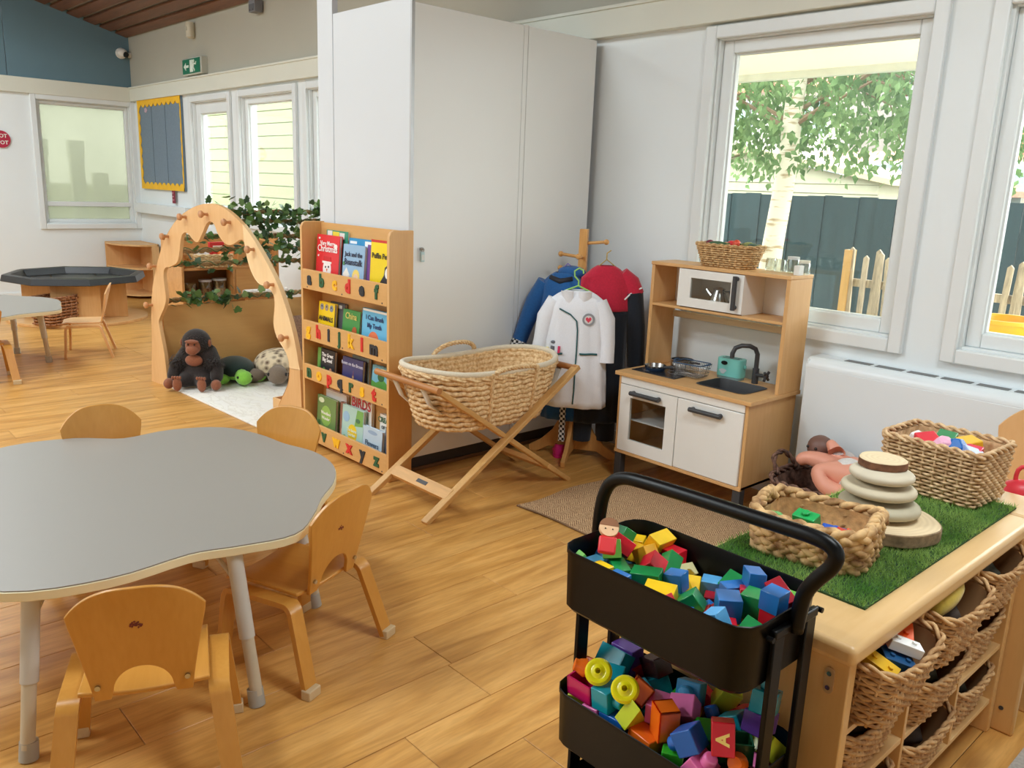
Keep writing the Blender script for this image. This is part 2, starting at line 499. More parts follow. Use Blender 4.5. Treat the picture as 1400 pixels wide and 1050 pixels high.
# beams (horizontal trim rails)
t1 = struct(MB().box(WX0, WX1, 3.40, 3.46, 2.12, 2.265).box(WX0, WX1, 3.39, 3.46, 2.25, 2.268).build('trim_1', CREAM, bevel=.003), 'cream painted beam along the window wall', 'beam')
t2 = struct(MB().box(WX0 - .01, WX0 + .035, WY0, 3.40, 2.112, 2.265).build('trim_2', CREAM, bevel=.003), 'cream beam under the blue wall panels', 'beam')
# upper end of the window wall: white, its shade put into the colour
up = struct(MB().box(WX0, WX1, 3.435, 3.452, 2.265, 5.0).build('trim_3', plain('upper_wall_shaded_white', (182, 180, 166), 0.7, var=.02, scale=2)), 'upper part of the white window wall with shade in its colour', 'wall')
# baseboards
DARKB = plain('dark_skirting', (58, 54, 52), 0.6)
struct(MB().box(-3.1, WX1, 3.435, 3.452, 0, .07).build('baseboard_back', WHITE), 'low skirting along the window wall', 'baseboard')
struct(MB().box(WX0 - .002, WX0 + .014, WY0, 3.44, 0, .07).build('baseboard_left', WHITE), 'low skirting on the end wall', 'baseboard')
# white rail below the notice board
struct(MB().box(-10.02, -8.58, 3.37, 3.455, .925, 1.03).build('trim_4', GLOSSW, bevel=.004), 'white boxed ledge below the notice board', 'ledge')

# ---- ceiling with brown boards
ce = MB()
ce.add([(WX0 - .1, WY1 + .15, ceil_z(WY1 + .15) + .03), (WX1 + .2, WY1 + .15, ceil_z(WY1 + .15) + .03), (WX1 + .2, WY0 - .2, ceil_z(WY0 - .2) + .03), (WX0 - .1, WY0 - .2, ceil_z(WY0 - .2) + .03),
        (WX0 - .1, WY1 + .15, ceil_z(WY1 + .15) + .1), (WX1 + .2, WY1 + .15, ceil_z(WY1 + .15) + .1), (WX1 + .2, WY0 - .2, ceil_z(WY0 - .2) + .1), (WX0 - .1, WY0 - .2, ceil_z(WY0 - .2) + .1)],
       [(0, 1, 2, 3), (7, 6, 5, 4), (0, 4, 5, 1), (1, 5, 6, 2), (2, 6, 7, 3), (3, 7, 4, 0)])
ceiling = struct(ce.build('ceiling', plain('ceiling_grey', (190, 184, 176), .7)), 'sloping ceiling clad with brown boards', 'ceiling')
CEILW = wood('ceiling_board', (126, 84, 56), (96, 62, 42), 'x', 5, rough=.5, objvar=.12)
sl = math.atan(-0.27)
cbm = MB().box(WX0 - 0.0, WX1, -.058, .058, -.010, .012).mesh('board'); cbm.materials.append(CEILW)
for k in range(42):
    y = 3.36 - k * 0.157
    inst(cbm, 'board', ceiling, (0, y, ceil_z(y)), (sl, 0, 0))

# ---- windows
def window(name, x0, x1, z0, z1, loc, rotz, label, casing=.045, frame=.055, pane=GLASS, bars=(), deep=.085, cmat=GLOSSW):
    """local X along wall, +Y outwards; opening x0..x1, z0..z1 in a wall whose room face is y=0"""
    w = sempty(name, loc, rotz, label, 'window')
    def ring(mb, a0, a1, b0, b1, t, y0, y1):
        mb.box(a0, a0 + t, y0, y1, b0, b1); mb.box(a1 - t, a1, y0, y1, b0, b1)
        mb.box(a0 + t, a1 - t, y0, y1, b1 - t, b1); mb.box(a0 + t, a1 - t, y0, y1, b0, b0 + t); return mb
    c = casing
    ring(MB(), x0 - c, x1 + c, z0 - c, z1 + c * .9, c + .012, -.028, .0).build('casing', cmat, w, bevel=.006)
    ring(MB(), x0, x1, z0, z1, .022, 0, .14).build('reveal_lining', cmat, w, bevel=.003)
    ring(MB(), x0 + .022, x1 - .022, z0 + .022, z1 - .022, frame, .03, deep).build('frame', cmat, w, bevel=.005)
    f = .022 + frame
    ring(MB(), x0 + f - .002, x1 - f + .002, z0 + f - .002, z1 - f + .002, .01, deep - .035, deep - .008).build('glazing_bead', cmat, w, bevel=.002)
    for (zb, t) in bars:
        MB().box(x0 + f, x1 - f, .03, deep, zb - t / 2, zb + t / 2).build('glazing_bar', cmat, w, bevel=.004)
    MB().box(x0 + f - .001, x1 - f + .001, deep - .02, deep - .014, z0 + f - .001, z1 - f + .001).build('pane', pane, w)
    return w
window('window_1', -2.42, -1.43, .80, 2.07, (0, WY1, 0), 0, 'white framed picture window above the play kitchen')
window('window_2', -1.19, -0.22, .80, 2.07, (0, WY1, 0), 0, 'white framed picture window beyond the radiator')
window('window_3', -8.47, -7.62, .95, 2.06, (0, WY1, 0), 0, 'narrow white window next to the notice board', frame=.10)
window('window_4', -7.40, -6.40, .95, 2.06, (0, WY1, 0), 0, 'white window above the ivy covered rails')
window('window_5', -6.2, -5.3, .95, 2.06, (0, WY1, 0), 0, 'white window mostly hidden by the tall cupboard')
window('window_6', 2.45, 3.41, .78, 2.08, (WX0, 0, 0), PI / 2, 'frosted window in the end wall', frame=.03, pane=frosted('frosted_pane', (172, 172, 160), .6), bars=((1.0, .05),))
# ================================================================ fill lamps, added unseen above the frame
def fill_light(x, y, label, k=1.0):
    z = ceil_z(y) - .28
    t = thing('fill_light', label, 'light', (x, y, z), 0, 'added fill lights')
    MB().box(-.62, .62, -.32, .32, .02, .06).build('housing', WHITE, t, bevel=.004)
    MB().box(-.64, -.61, -.34, .34, -.02, .06).box(.61, .64, -.34, .34, -.02, .06).box(-.61, .61, -.34, -.31, -.02, .06).box(-.61, .61, .31, .34, -.02, .06).build('frame', WHITE, t)
    for s in (-.45, .45): MB().cyl((s, 0, .06), (s, 0, .30), .008).build('suspension_rod', STEEL, t)
    ld = bpy.data.lights.new('lamp', 'AREA'); ld.shape = 'RECTANGLE'; ld.size = 1.2; ld.size_y = .6
    ld.energy = LAMP_W * k; ld.color = (.89, .97, 1.0)
    lo = bpy.data.objects.new('lamp', ld); COL.objects.link(lo); lo.parent = t; lo.location = (0, 0, .0)
for x, y, k in ((-8.4, .9, .55), (-6.0, .7, .45), (-3.2, -.3, .75), (-.1, 1.7, .6)):  # unseen, added to lift the far end, middle and window side
    fill_light(x, y, 'added fill light panel hung under the sloping ceiling', k)
for x, y, k in ((-8.0, -2.0, .9), (-4.2, -2.3, 1.5)):  # unseen, added in place of daylight from behind the camera
    fill_light(x, y, 'added fill light panel in place of daylight over the unseen half of the room', k)

# ================================================================ tall white cupboard
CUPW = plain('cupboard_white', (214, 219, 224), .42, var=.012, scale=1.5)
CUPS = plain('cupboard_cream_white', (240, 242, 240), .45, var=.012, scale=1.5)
cup = thing('tall_cupboard', 'tall white built-in cupboard beside the coat stand', 'cupboard', (-3.5, 2.85, 0))
def cb(name, x0, x1, y0, y1, z0, z1, m, par=cup, bev=.002):
    return MB().box(x0 + 3.5, x1 + 3.5, y0 - 2.85, y1 - 2.85, z0, z1).build(name, m, par, bevel=bev)
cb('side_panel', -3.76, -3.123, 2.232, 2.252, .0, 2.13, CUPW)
cb('corner_post', -3.9, -3.76, 2.228, 2.26, 0, 2.78, CUPW)
cb('edge_strip', -3.123, -3.112, 2.229, 2.246, .0, 2.113, plain('aluminium_strip', (190, 192, 194), .4, .3), bev=.001)
cb('top_panel', -3.9, -3.14, 2.252, 3.40, 2.085, 2.11, CUPS)
cb('back_panel', -3.9, -3.88, 2.25, 3.43, 0, 2.11, CUPS)
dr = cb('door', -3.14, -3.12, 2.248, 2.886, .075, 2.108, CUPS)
cb('lock', -3.123, -3.108, 2.288, 2.302, 1.062, 1.076, STEEL, dr)
cb('door', -3.14, -3.121, 2.889, 2.916, .075, 2.112, CUPS)
cb('door', -3.14, -3.12, 2.919, 3.402, .075, 2.108, CUPS)
cb('plinth', -3.155, -3.14, 2.26, 3.402, 0, .073, DARKB)
cb('base_trim', -3.14, -3.128, 2.26, 3.40, 0, .018, wood('dark_oak_bead', (120, 88, 58), None, 'y'))
key = thing('key', 'key with a pale blue fob hanging in the cupboard lock', 'key', (-3.105, 2.295, 1.066))
MB().tube([(0, .009 * math.cos(a), .0 + .009 * math.sin(a)) for a in [2 * PI * k / 14 for k in range(14)]], .0016, 6, closed=True).cyl((-.012, 0, 0), (.012, 0, 0), .002, n=8).build('ring', STEEL, key)
MB().box(-.003, .003, -.011, .011, -.055, -.008).build('fob', plain('fob_blue', (190, 214, 216), .4), key, bevel=.003)
MB().box(.0035, .0042, -.007, .007, -.047, -.022).build('fob_label', plain('fob_paper', (225, 228, 224), .6), key)

# ================================================================ radiator cover under the windows
RADW = plain('radiator_white', (228, 236, 240), .38, var=.01, scale=1.5)
rad = thing('radiator_cover', 'long white low-surface-temperature radiator cover under the windows', 'radiator', (-.95, 3.385, 0))
MB().box(-.78, 1.2, -.062, -.05, .10, .655).build('front_panel', RADW, rad, bevel=.004)
MB().sheet(lambda u, v: (-.78 + 1.98 * u, -.062 + .035 * (1 - math.cos(v * PI / 2)) , .655 + .042 * math.sin(v * PI / 2)), 2, 6, (0, .006, -.004)).build('curved_top_edge', RADW, rad)
MB().box(-.78, -.77, -.06, .06, .08, .69).build('end_panel', RADW, rad, bevel=.003)
MB().box(1.19, 1.2, -.06, .06, .08, .69).build('end_panel', RADW, rad, bevel=.003)
tp = MB().box(-.78, 1.2, -.027, .062, .690, .698).build('top_panel', RADW, rad)
SLOT = plain('grille_shadow_grey', (120, 122, 122), .6)
for k in range(14): MB().box(-.64 + k * .13, -.53 + k * .13, -.010, .035, .6982, .6995).build('vent_slot', SLOT, tp)
MB().box(-.77, 1.19, .05, .062, .08, .69).build('back_panel', RADW, rad)

# ================================================================ fittings on the far walls
# notice board
nb = thing('notice_board', 'blue pinboard with a yellow scalloped paper border', 'notice board', (-9.29, 3.432, 1.655))
MB().box(-.60, .60, -.006, .012, -.465, .465).build('backing', fabric('pinboard_blue', (112, 134, 152), 60), nb)
for k in (-.2, .18): MB().box(k - .002, k + .002, -.0085, -.006, -.42, .42).build('backing_seam', plain('pinboard_seam', (82, 98, 112), .8), nb)
YEL = plain('border_yellow', (244, 190, 36), .6)
def scallop(a0, a1, n, depth, base, horiz, sgn):
    pts = []
    if horiz: pts += [(a0, base), ]
    for i in range(n * 8 + 1):
        t = a0 + (a1 - a0) * i / (n * 8)
        h = depth * (.55 + .45 * abs(math.sin(PI * i / 8)))
        pts.append((t, base + sgn * h))
    pts.append((a1, base))
    return pts
Mxz = Matrix(((1, 0, 0, 0), (0, 0, 1, 0), (0, 1, 0, 0), (0, 0, 0, 1)))
Mzx = Matrix(((0, 1, 0, 0), (0, 0, 1, 0), (1, 0, 0, 0), (0, 0, 0, 1)))
MB().prism(scallop(-.60, .60, 10, .075, .465, True, -1), -.014, -.008, Mxz).build('border', YEL, nb)
MB().prism(scallop(-.60, .60, 10, .075, -.465, True, 1), -.014, -.008, Mxz).build('border', YEL, nb)
MB().prism(scallop(-.465, .465, 8, .07, -.60, True, 1), -.013, -.008, Mzx).build('border', YEL, nb)
MB().prism(scallop(-.465, .465, 8, .025, .60, True, -1), -.013, -.008, Mzx).build('border', YEL, nb)
MB().prism([(-.36 + .04 * math.cos(a) * (1 + .2 * math.cos(5 * a)), .36 + .025 * math.sin(a)) for a in [2 * PI * k / 24 for k in range(24)]], -.009, -.0065, Mxz).build('pinned_butterfly', plain('mauve_paper', (196, 168, 186), .7), nb)
tg = thing('hanging_tag', 'small maroon tag hanging below the notice board border', 'tag', (-8.98, 3.42, 1.13))
MB().box(-.035, .035, -.004, .004, -.07, .06).build('card', plain('maroon_card', (136, 34, 58), .6), tg)
for k in range(3): MB().box(-.022, .02 - k * .01, -.006, -.004, -.04 + k * .035, -.03 + k * .035).build('marking', plain('tag_marking', (205, 150, 160), .6), tg)

# exit sign
es = thing('exit_sign', 'green and white running man emergency exit sign', 'exit sign', (-8.24, 3.42, 2.355)); es.scale = (.9, 1, .9)
MB().box(-.24, .24, -.05, .03, -.085, .085).build('housing', plain('exit_housing', (196, 200, 190), .4), es, bevel=.01)
MB().box(-.225, .225, -.054, -.05, -.072, .072).build('face', plain('exit_green', (32, 120, 88), .35), es)
WSG = plain('sign_white', (226, 238, 226), .5)
MB().box(-.03, .05, -.056, -.054, -.06, .06).build('door_mark', WSG, es)
rm = MB()
rm.prism([(.075 + .016 * math.cos(a), .045 + .016 * math.sin(a)) for a in [2 * PI * k / 12 for k in range(12)]], -.058, -.054, Mxz)
for p in ([(.06, .03), (.09, .025), (.07, -.015), (.045, -.01)], [(.05, -.01), (.07, -.015), (.1, -.04), (.09, -.06), (.075, -.04)], [(.045, -.01), (.06, -.02), (.03, -.05), (.0, -.055), (.0, -.042), (.025, -.04)], [(.06, .03), (.07, .02), (.03, .015), (.015, -.005), (.005, .0), (.025, .028)], [(.085, .027), (.12, .02), (.13, .04), (.14, .037), (.128, .005), (.088, .012)]):
    rm.prism(p, -.058, -.054, Mxz)
rm.build('running_figure', WSG, es)
ar = MB(); ar.prism([(-.19, .0), (-.13, .04), (-.13, .012), (-.06, .012), (-.06, -.012), (-.13, -.012), (-.13, -.04)], -.057, -.054, Mxz); ar.build('arrow', WSG, es)
# motion sensor, speaker box, cctv
ms = thing('motion_sensor', 'small cream motion sensor high on the wall above the exit sign', 'sensor', (-8.30, 3.40, 2.69)); ms.scale = (.8, .8, .8)
MB().lathe([(.0, -.10), (.035, -.10), (.05, -.085), (.052, .06), (.045, .075), (0, .075)], 16).build('body', plain('sensor_cream', (214, 208, 186), .5), ms)
MB().box(-.03, .03, .02, .04, -.02, .07).build('bracket', GREYPL, ms)
MB().box(-.02, .02, -.054, -.045, -.02, .02).build('lens', plain('sensor_lens', (190, 186, 168), .3), ms)
sp = thing('wall_speaker', 'grey box speaker under the ceiling boards', 'speaker', (-6.92, 3.385, 2.72)); sp.scale = (.55, .55, .55)
MB().box(-.10, .10, -.06, .07, -.08, .09).build('cabinet', plain('speaker_grey', (128, 130, 134), .5), sp, bevel=.006)
MB().box(-.085, .085, -.066, -.06, -.065, .03).build('grille', plain('speaker_grille', (96, 98, 102), .7), sp)
for k in (-.05, .05): MB().cyl((k, -.068, -.05), (k, -.06, -.05), .01, n=10).build('fixing', STEEL, sp)
cc = thing('security_camera', 'white dome security camera on the blue panel', 'security camera', (-10.05, 3.345, 2.615)); cc.scale = (.66, .66, .66)
MB().cyl((-.04, 0, 0), (.0, 0, 0), .085, n=20).build('base', plain('camera_white', (228, 228, 224), .4), cc, bevel=.004)
MB().ell((.035, 0, 0), (.075, .082, .075)).build('shell', MATS['camera_white'], cc)
MB().cyl((.075, .03, -.02), (.116, .04, -.026), .045, .04, n=18).build('lens', plain('camera_lens', (24, 26, 28), .15), cc)
MB().box(0, .05, .10, .14, -.06, .02).build('junction_box', MATS['camera_white'], cc, bevel=.004)
# round red sign
hs = thing('round_sign', 'round red wall sign with white capital letters', 'sign', (-10.07, 2.115, 1.64))
RED = plain('sign_red', (176, 28, 62), .45)
MB().lathe([(0, 0), (.085, 0), (.085, .006), (0, .006)], 40, Matrix.Rotation(PI / 2, 4, 'Y')).build('disc', RED, hs)
for s, z in (('HOT', .032), ('SPOT', -.034)):
    text_mesh(s, 'lettering', .052, WSG, hs, (.0065, 0, z), (PI / 2, 0, PI / 2), .0006, .0008)

# ================================================================ outdoors
GR = plain('paving_outside', (150, 146, 132), .85, var=.2, scale=1.2)
struct(MB().box(-30, 15, 3.62, 60, -.14, -.04).build('ground', GR), 'pale ground outside the windows', 'ground')
def translucent(name, rgb, w=.5):
    m, nt, p = nmat(name); nt.nodes.remove(p); out = nt.nodes['Material Output']
    no = nt.nodes.new('ShaderNodeTexNoise'); no.inputs['Scale'].default_value = 3
    tc = nt.nodes.new('ShaderNodeTexCoord'); L_(nt, tc, 'Object', no, 'Vector')
    rp = nt.nodes.new('ShaderNodeValToRGB'); c = lin(rgb)
    rp.color_ramp.elements[0].color = (*[v * .93 for v in c], 1); rp.color_ramp.elements[1].color = (*c, 1); L_(nt, no, 'Fac', rp, 'Fac')
    a = nt.nodes.new('ShaderNodeBsdfTranslucent'); b = nt.nodes.new('ShaderNodeBsdfDiffuse')
    L_(nt, rp, 'Color', a, 'Color'); L_(nt, rp, 'Color', b, 'Color')
    mx = nt.nodes.new('ShaderNodeMixShader'); mx.inputs[0].default_value = w
    L_(nt, b, 0, mx, 1); L_(nt, a, 0, mx, 2); L_(nt, mx, 0, out, 'Surface'); return m
cn = thing('canopy', 'cream canopy over the terrace outside the picture windows', 'canopy', (-1.5, 3.6, 2.22))
MB().box(-3.2, 3.4, .0, 2.02, 0, .012).build('awning_sheet', translucent('canopy_cream', (198, 189, 168), .8), cn)
MB().box(-3.2, 3.4, 2.0, 2.05, -.05, .012).build('front_rail', plain('canopy_rail', (206, 206, 190), .5), cn, bevel=.004)
for x in (-3.0, 3.2): MB().cyl((x, 2.0, -2.26), (x, 2.0, .0), .03, n=10).build('post', plain('canopy_post', (225, 225, 215), .5), cn)
FG = wood('fence_green', (36, 58, 63), (30, 50, 55), 'z', 3, rough=.8)
fe = thing('garden_fence', 'tall dark green boarded fence across the yard', 'fence', (-6, 9, 0))
fbm = MB().box(-.098, .098, -.012, .012, -.05, 1.38).mesh('board'); fbm.materials.append(FG)
for k in range(70): inst(fbm, 'board', fe, (-4 + k * .2, (k % 2) * .012, (k * 7 % 5) * .004))
MB().box(-4, 10, .02, .06, .3, .4).box(-4, 10, .02, .06, 1.0, 1.1).build('rail', FG, fe)
MB().box(-4, 10, -.03, .03, -.05, .06).build('gravel_board', plain('gravel_board', (198, 184, 142), .8), fe)
MB().box(5.6 - 4.9, 5.64 - 4.9, -.05, -.012, -.05, 1.3).build('pipe', plain('rusty_pipe', (142, 120, 92), .7), fe)
# shed, houses
sh = thing('garden_shed', 'cream lapped garden shed with a low pitched roof behind the fence', 'shed', (-7.9, 12.5, 0))
SHM = plain('shed_cream', (146, 143, 120), .8)
sbm = MB().box(-2.2, 2.2, -.02, .02, -.06, .075).mesh('plank'); sbm.materials.append(SHM)
wl = MB().box(-2.2, 2.2, .02, 2.4, 0, 1.62).build('walls', SHM, sh)
for k in range(12): inst(sbm, 'plank', wl, (0, 0, .1 + k * .14), (-.12, 0, 0))
MB().prism([(-2.45, 1.58), (0, 2.05), (2.45, 1.58), (2.45, 1.66), (0, 2.14), (-2.45, 1.66)], -.15, 2.5, Matrix(((1, 0, 0, 0), (0, 0, 1, 0), (0, 1, 0, 0), (0, 0, 0, 1)))).build('roof', plain('shed_roof', (150, 138, 110), .85), sh)
MB().prism([(-2.2, 1.6), (2.2, 1.6), (0, 2.04)], -.02, .02, Matrix(((1, 0, 0, 0), (0, 0, 1, 0), (0, 1, 0, 0), (0, 0, 0, 1)))).build('gable', SHM, sh)
def house(x, y, w, h, d, label, wallc, roofc, ridge):
    t = thing('house', label, 'house', (x, y, 0))
    wm = plain('render_' + label[:5], wallc, .85)
    MB().box(-w / 2, w / 2, 0, d, 0, h).build('wall', wm, t)
    rmn = plain('roof_tiles_' + label[:5], roofc, .85, var=.25, scale=14, bump=.4)
    MB().prism([(-.4, h), (d / 2, h + ridge), (d + .4, h), (d + .4, h - .1), (d / 2, h + ridge - .12), (-.4, h - .1)], -w / 2 - .3, w / 2 + .3, Matrix(((0, 0, 1, 0), (1, 0, 0, 0), (0, 1, 0, 0), (0, 0, 0, 1)))).build('roof', rmn, t)
    for i in range(3):
        for z in ([.9] if h < 3.5 else [.9, 3.3]):
            xx = -w / 2 + w * (i + .5) / 3
            f = MB().box(xx - .6, xx + .6, -.05, .02, z, z + 1.2).build('window', plain('house_window_frame', (236, 236, 232), .5), t)
            MB().box(xx - .53, xx - .03, -.07, -.05, z + .06, z + 1.14).build('pane', plain('house_pane', (120, 134, 138), .1), f)
            MB().box(xx + .03, xx + .53, -.07, -.05, z + .06, z + 1.14).build('pane', MATS['house_pane'], f)
    MB().box(w * .2, w * .2 + .7, d / 2 - .3, d / 2 + .3, h + ridge - .6, h + ridge + .9).build('chimney', plain('chimney_brick', (176, 104, 84), .9, var=.2, scale=20), t)
house(-6.0, 24, 9, 5.2, 7, 'white rendered house beyond the shed and the birch', (140, 143, 144), (150, 104, 84), 2.2)
house(-17, 26, 8, 4.8, 7, 'pale pink house far behind the garden shed', (176, 164, 154), (156, 96, 76), 2.4)
house(-7.2, 16.5, 5.0, 1.6, 4, 'low outbuilding with red tiled roof behind the fence', (160, 148, 132), (160, 108, 88), .8)
# birch
BARK = None
def bark():
    m, nt, p = nmat('birch_bark')
    tc = nt.nodes.new('ShaderNodeTexCoord'); mp = nt.nodes.new('ShaderNodeMapping'); mp.inputs['Scale'].default_value = (4, 4, 22)
    no = nt.nodes.new('ShaderNodeTexNoise'); no.inputs['Scale'].default_value = 1.6; no.inputs['Detail'].default_value = 5
    L_(nt, tc, 'Object', mp, 'Vector'); L_(nt, mp, 0, no, 'Vector')
    rp = nt.nodes.new('ShaderNodeValToRGB'); e = rp.color_ramp.elements
    e[0].position = .32; e[0].color = (*lin((150, 126, 92)), 1); e[1].position = .46; e[1].color = (*lin((200, 190, 168)), 1)
    L_(nt, no, 'Fac', rp, 'Fac'); L_(nt, rp, 'Color', p, 'Base Color'); p.inputs['Roughness'].default_value = .8
    return m
BARK = bark()
bt = thing('birch_tree', 'white barked birch tree with drooping light green leaves', 'tree', (-3.90, 6.6, -.05))
tr = MB().tube([(0, 0, 0), (.01, 0, .5), (.03, 0, 1.0), (.07, .02, 1.6), (.06, .05, 2.2), (.1, .1, 3.2), (.1, .1, 4.5)], [.105, .095, .09, .083, .075, .06, .03], 14)
tr.build('trunk', BARK, bt)
brs = MB(); tips = []
for k in range(46):
    a = rnd.uniform(0, 2 * PI); z0 = rnd.uniform(1.9, 3.6); L = rnd.uniform(.8, 2.6)
    p0 = Vector((.07, .04, z0)); p1 = p0 + Vector((math.cos(a) * L * .5, math.sin(a) * L * .5, L * .28)); p2 = p0 + Vector((math.cos(a) * L, math.sin(a) * L, L * .12))
    p3 = p2 + Vector((math.cos(a) * .25, math.sin(a) * .25, -rnd.uniform(.2, .6)))
    if p2.y < -.6: continue
    brs.tube([p0, p1, p2, p3], [.02, .011, .006, .003], 5); tips.append((p1, p2, p3))
brs.build('branches', plain('birch_twig', (120, 96, 70), .8), bt)
def leaf_mat(name, c1, c2):
    m, nt, p = nmat(name); nt.nodes.remove(p); out = nt.nodes['Material Output']
    gi = nt.nodes.new('ShaderNodeTexNoise'); gi.inputs['Scale'].default_value = 5; tc = nt.nodes.new('ShaderNodeTexCoord'); L_(nt, tc, 'Object', gi, 'Vector')
    rp = nt.nodes.new('ShaderNodeValToRGB'); rp.color_ramp.elements[0].position = .35; rp.color_ramp.elements[1].position = .65
    rp.color_ramp.elements[0].color = (*lin(c1), 1); rp.color_ramp.elements[1].color = (*lin(c2), 1); L_(nt, gi, 'Fac', rp, 'Fac')
    a = nt.nodes.new('ShaderNodeBsdfTranslucent'); b = nt.nodes.new('ShaderNodeBsdfDiffuse')
    L_(nt, rp, 'Color', a, 'Color'); L_(nt, rp, 'Color', b, 'Color')
    mx = nt.nodes.new('ShaderNodeMixShader'); mx.inputs[0].default_value = .4
    L_(nt, b, 0, mx, 1); L_(nt, a, 0, mx, 2); L_(nt, mx, 0, out, 'Surface'); return m
fol = MB()
def leafquad(mb, p, s, rr):
    e = Euler((rr.uniform(-.9, .9), rr.uniform(-.9, .9), rr.uniform(0, 2 * PI))).to_matrix()
    q = [(0, 0, 0), (s * .38, 0, -s * .4), (s * .1, s * .1, -s * .75), (0, 0, -s * 1.25), (-s * .38, 0, -s * .4)]
    mb.add([p + e @ Vector(c) for c in q], [(0, 1, 2, 4), (1, 3, 2), (2, 3, 4)])
for (p1, p2, p3) in tips:
    if p2.y < -.6: continue
    for k in range(90):
        t = rnd.random(); b_ = (p1.lerp(p2, t * 1.6) if t < .6 else p2.lerp(p3, (t - .6) / .4)) if t < .98 else p3
        leafquad(fol, b_ + Vector((rnd.gauss(0, .16), rnd.gauss(0, .16), rnd.gauss(0, .14))), rnd.uniform(.05, .085), rnd)
# drooping sprays all round the crown
for k in range(640):
    a = rnd.uniform(0, 2 * PI); d = 2.7 * math.sqrt(rnd.random()); z0 = rnd.uniform(1.95, 3.5); L = rnd.uniform(.2, .55)
    yy_ = .75 * d * math.sin(a)
    if yy_ < -.75: yy_ = rnd.uniform(-.7, 1.6)
    c0 = Vector((.1 + d * math.cos(a), yy_, z0)); bend = Vector((rnd.uniform(-.15, .15), rnd.uniform(-.15, .15), 0))
    for j in range(int(L * 42)):
        t = rnd.random()
        leafquad(fol, c0 + bend * t + Vector((rnd.gauss(0, .06), rnd.gauss(0, .06), -L * t)), rnd.uniform(.045, .08), rnd)
o = fol.build('leaves', leaf_mat('birch_leaf', (76, 104, 62), (124, 148, 98)), bt, sharp=180); o['kind'] = 'stuff'
# picket fencing and toys on the terrace
PK = wood('picket_wood', (196, 176, 146), (120, 108, 92), 'z', 6, rough=.7)
pkm = MB().prism([(-.02, 0), (.02, 0), (.02, .98), (0, 1.0), (-.02, .98)], -.01, .01, Mxz).mesh('picket'); pkm.materials.append(PK)
pf = thing('picket_fence', 'low weathered picket fence standing on the terrace', 'fence', (-2.62, 6.4, -.02))
for k in range(46): inst(pkm, 'picket', pf, (-.40 + k * .07, rnd.uniform(-.01, .01), 0), (0, rnd.uniform(-.04, .04), 0), (1, 1, rnd.uniform(.94, 1.04)))
MB().box(-.45, 2.8, .012, .04, .25, .31).box(-.45, 2.8, .012, .04, .72, .78).build('rail', PK, pf)
MB().box(-.49, -.43, -.03, .05, 0, 1.0).build('post', wood('post_orange', (190, 146, 84), None, 'z', 5), pf)
bk = thing('toy_bucket', 'yellow plastic bucket with a red handle on the terrace', 'bucket', (-1.42, 4.75, .56))
MB().lathe([(.0, 0), (.13, 0), (.135, .01), (.17, .22), (.18, .22), (.18, .24), (.165, .24), (.125, .02), (0, .02)], 24).build('body', plain('bucket_yellow', (236, 170, 16), .35), bk)
MB().tube([(.175 * math.cos(a), -.02 - .05 * math.sin(a), .23 - .13 * math.sin(a)) for a in [PI * k / 14 for k in range(15)]], .009, 8).build('handle', plain('bucket_red', (226, 52, 70), .4), bk)
MB().box(-.4, .6, -.25, .3, -.03, -.001).box(-.35, -.3, -.2, .25, -.6, -.03).box(.5, .55, -.2, .25, -.6, -.03).build('bench_board', plain('terrace_bench', (120, 112, 100), .8), None, loc=(-1.35, 4.75, .56))
bpy.data.objects['bench_board'].name = 'terrace_bench'; tag(bpy.data.objects['terrace_bench'], 'low grey bench on the terrace under the yellow bucket', 'bench')
for i, (x, c, h) in enumerate([(-1.70, (110, 190, 110), .32), (-1.62, (90, 150, 210), .26), (-1.655, (190, 120, 200), .22)]):
    s_ = thing('toy_spade', ['green', 'blue', 'mauve'][i] + ' plastic toy spade leaning on the terrace bench', 'toy spade', (x, 4.62 + .09 * i, .56))
    m_ = plain('spade_%d' % i, c, .4)
    MB().tube([(0, 0, .03), (0, .01, h)], .012, 8).build('shaft', m_, s_)
    MB().sheet(lambda u, v: (-.035 + .07 * u, .01 * math.sin(u * PI), -.0 + .09 * v), 5, 4, (0, -.006, 0)).build('blade', m_, s_)
    MB().tube([(-.03, .01, h + .03), (-.03, .01, h), (.03, .01, h), (.03, .01, h + .03), (-.03, .01, h + .03)], .007, 6).build('grip', m_, s_)
# boarded annexe seen through the far windows
an = thing('annexe_wall', 'pale yellow-green boarded annexe outside the narrow windows', 'building', (-12.0, 5.4, 0))
AM = plain('annexe_paint', (140, 146, 104), .7, var=.02)
abm = MB().box(-3, 4, -.012, .01, -.07, .079).mesh('board'); abm.materials.append(AM)
MB().box(-3, 4, .01, .3, -.1, 3.4).build('wall', AM, an)
for k in range(21): inst(abm, 'board', an, (0, -.012, .05 + k * .16), (-.03, 0, 0))
# shapes outside the frosted window
for i, (y, h) in enumerate([(2.62, 1.55), (3.0, 1.55), (3.3, 1.2)]):
    b_ = MB().box(-.05, .05, -.07, .07, 0, h).box(-.06, .06, -.08, .08, h, h + .18)
    tag(b_.build('gate_post', plain('post_white', (240, 240, 232), .6), loc=(-10.75 - .2 * (i == 2), y, -.04)), 'white painted garden post outside the frosted window' if i < 2 else 'shorter white garden post set back outside the frosted window', 'post', 'garden posts' if i < 2 else None)
struct(MB().box(-30, -10.25, -8, 3.62, -.14, -.04).build('ground', plain('lawn_outside', (176, 174, 156), .9, var=.15)), 'grass outside the frosted window', 'ground')
tag(MB().box(-.1, .1, -5, 4, 0, 1.2).build('garden_wall', plain('outside_wall', (214, 216, 190), .8), loc=(-14, 2.5, -.04)), 'low pale garden wall outside the frosted window', 'wall')
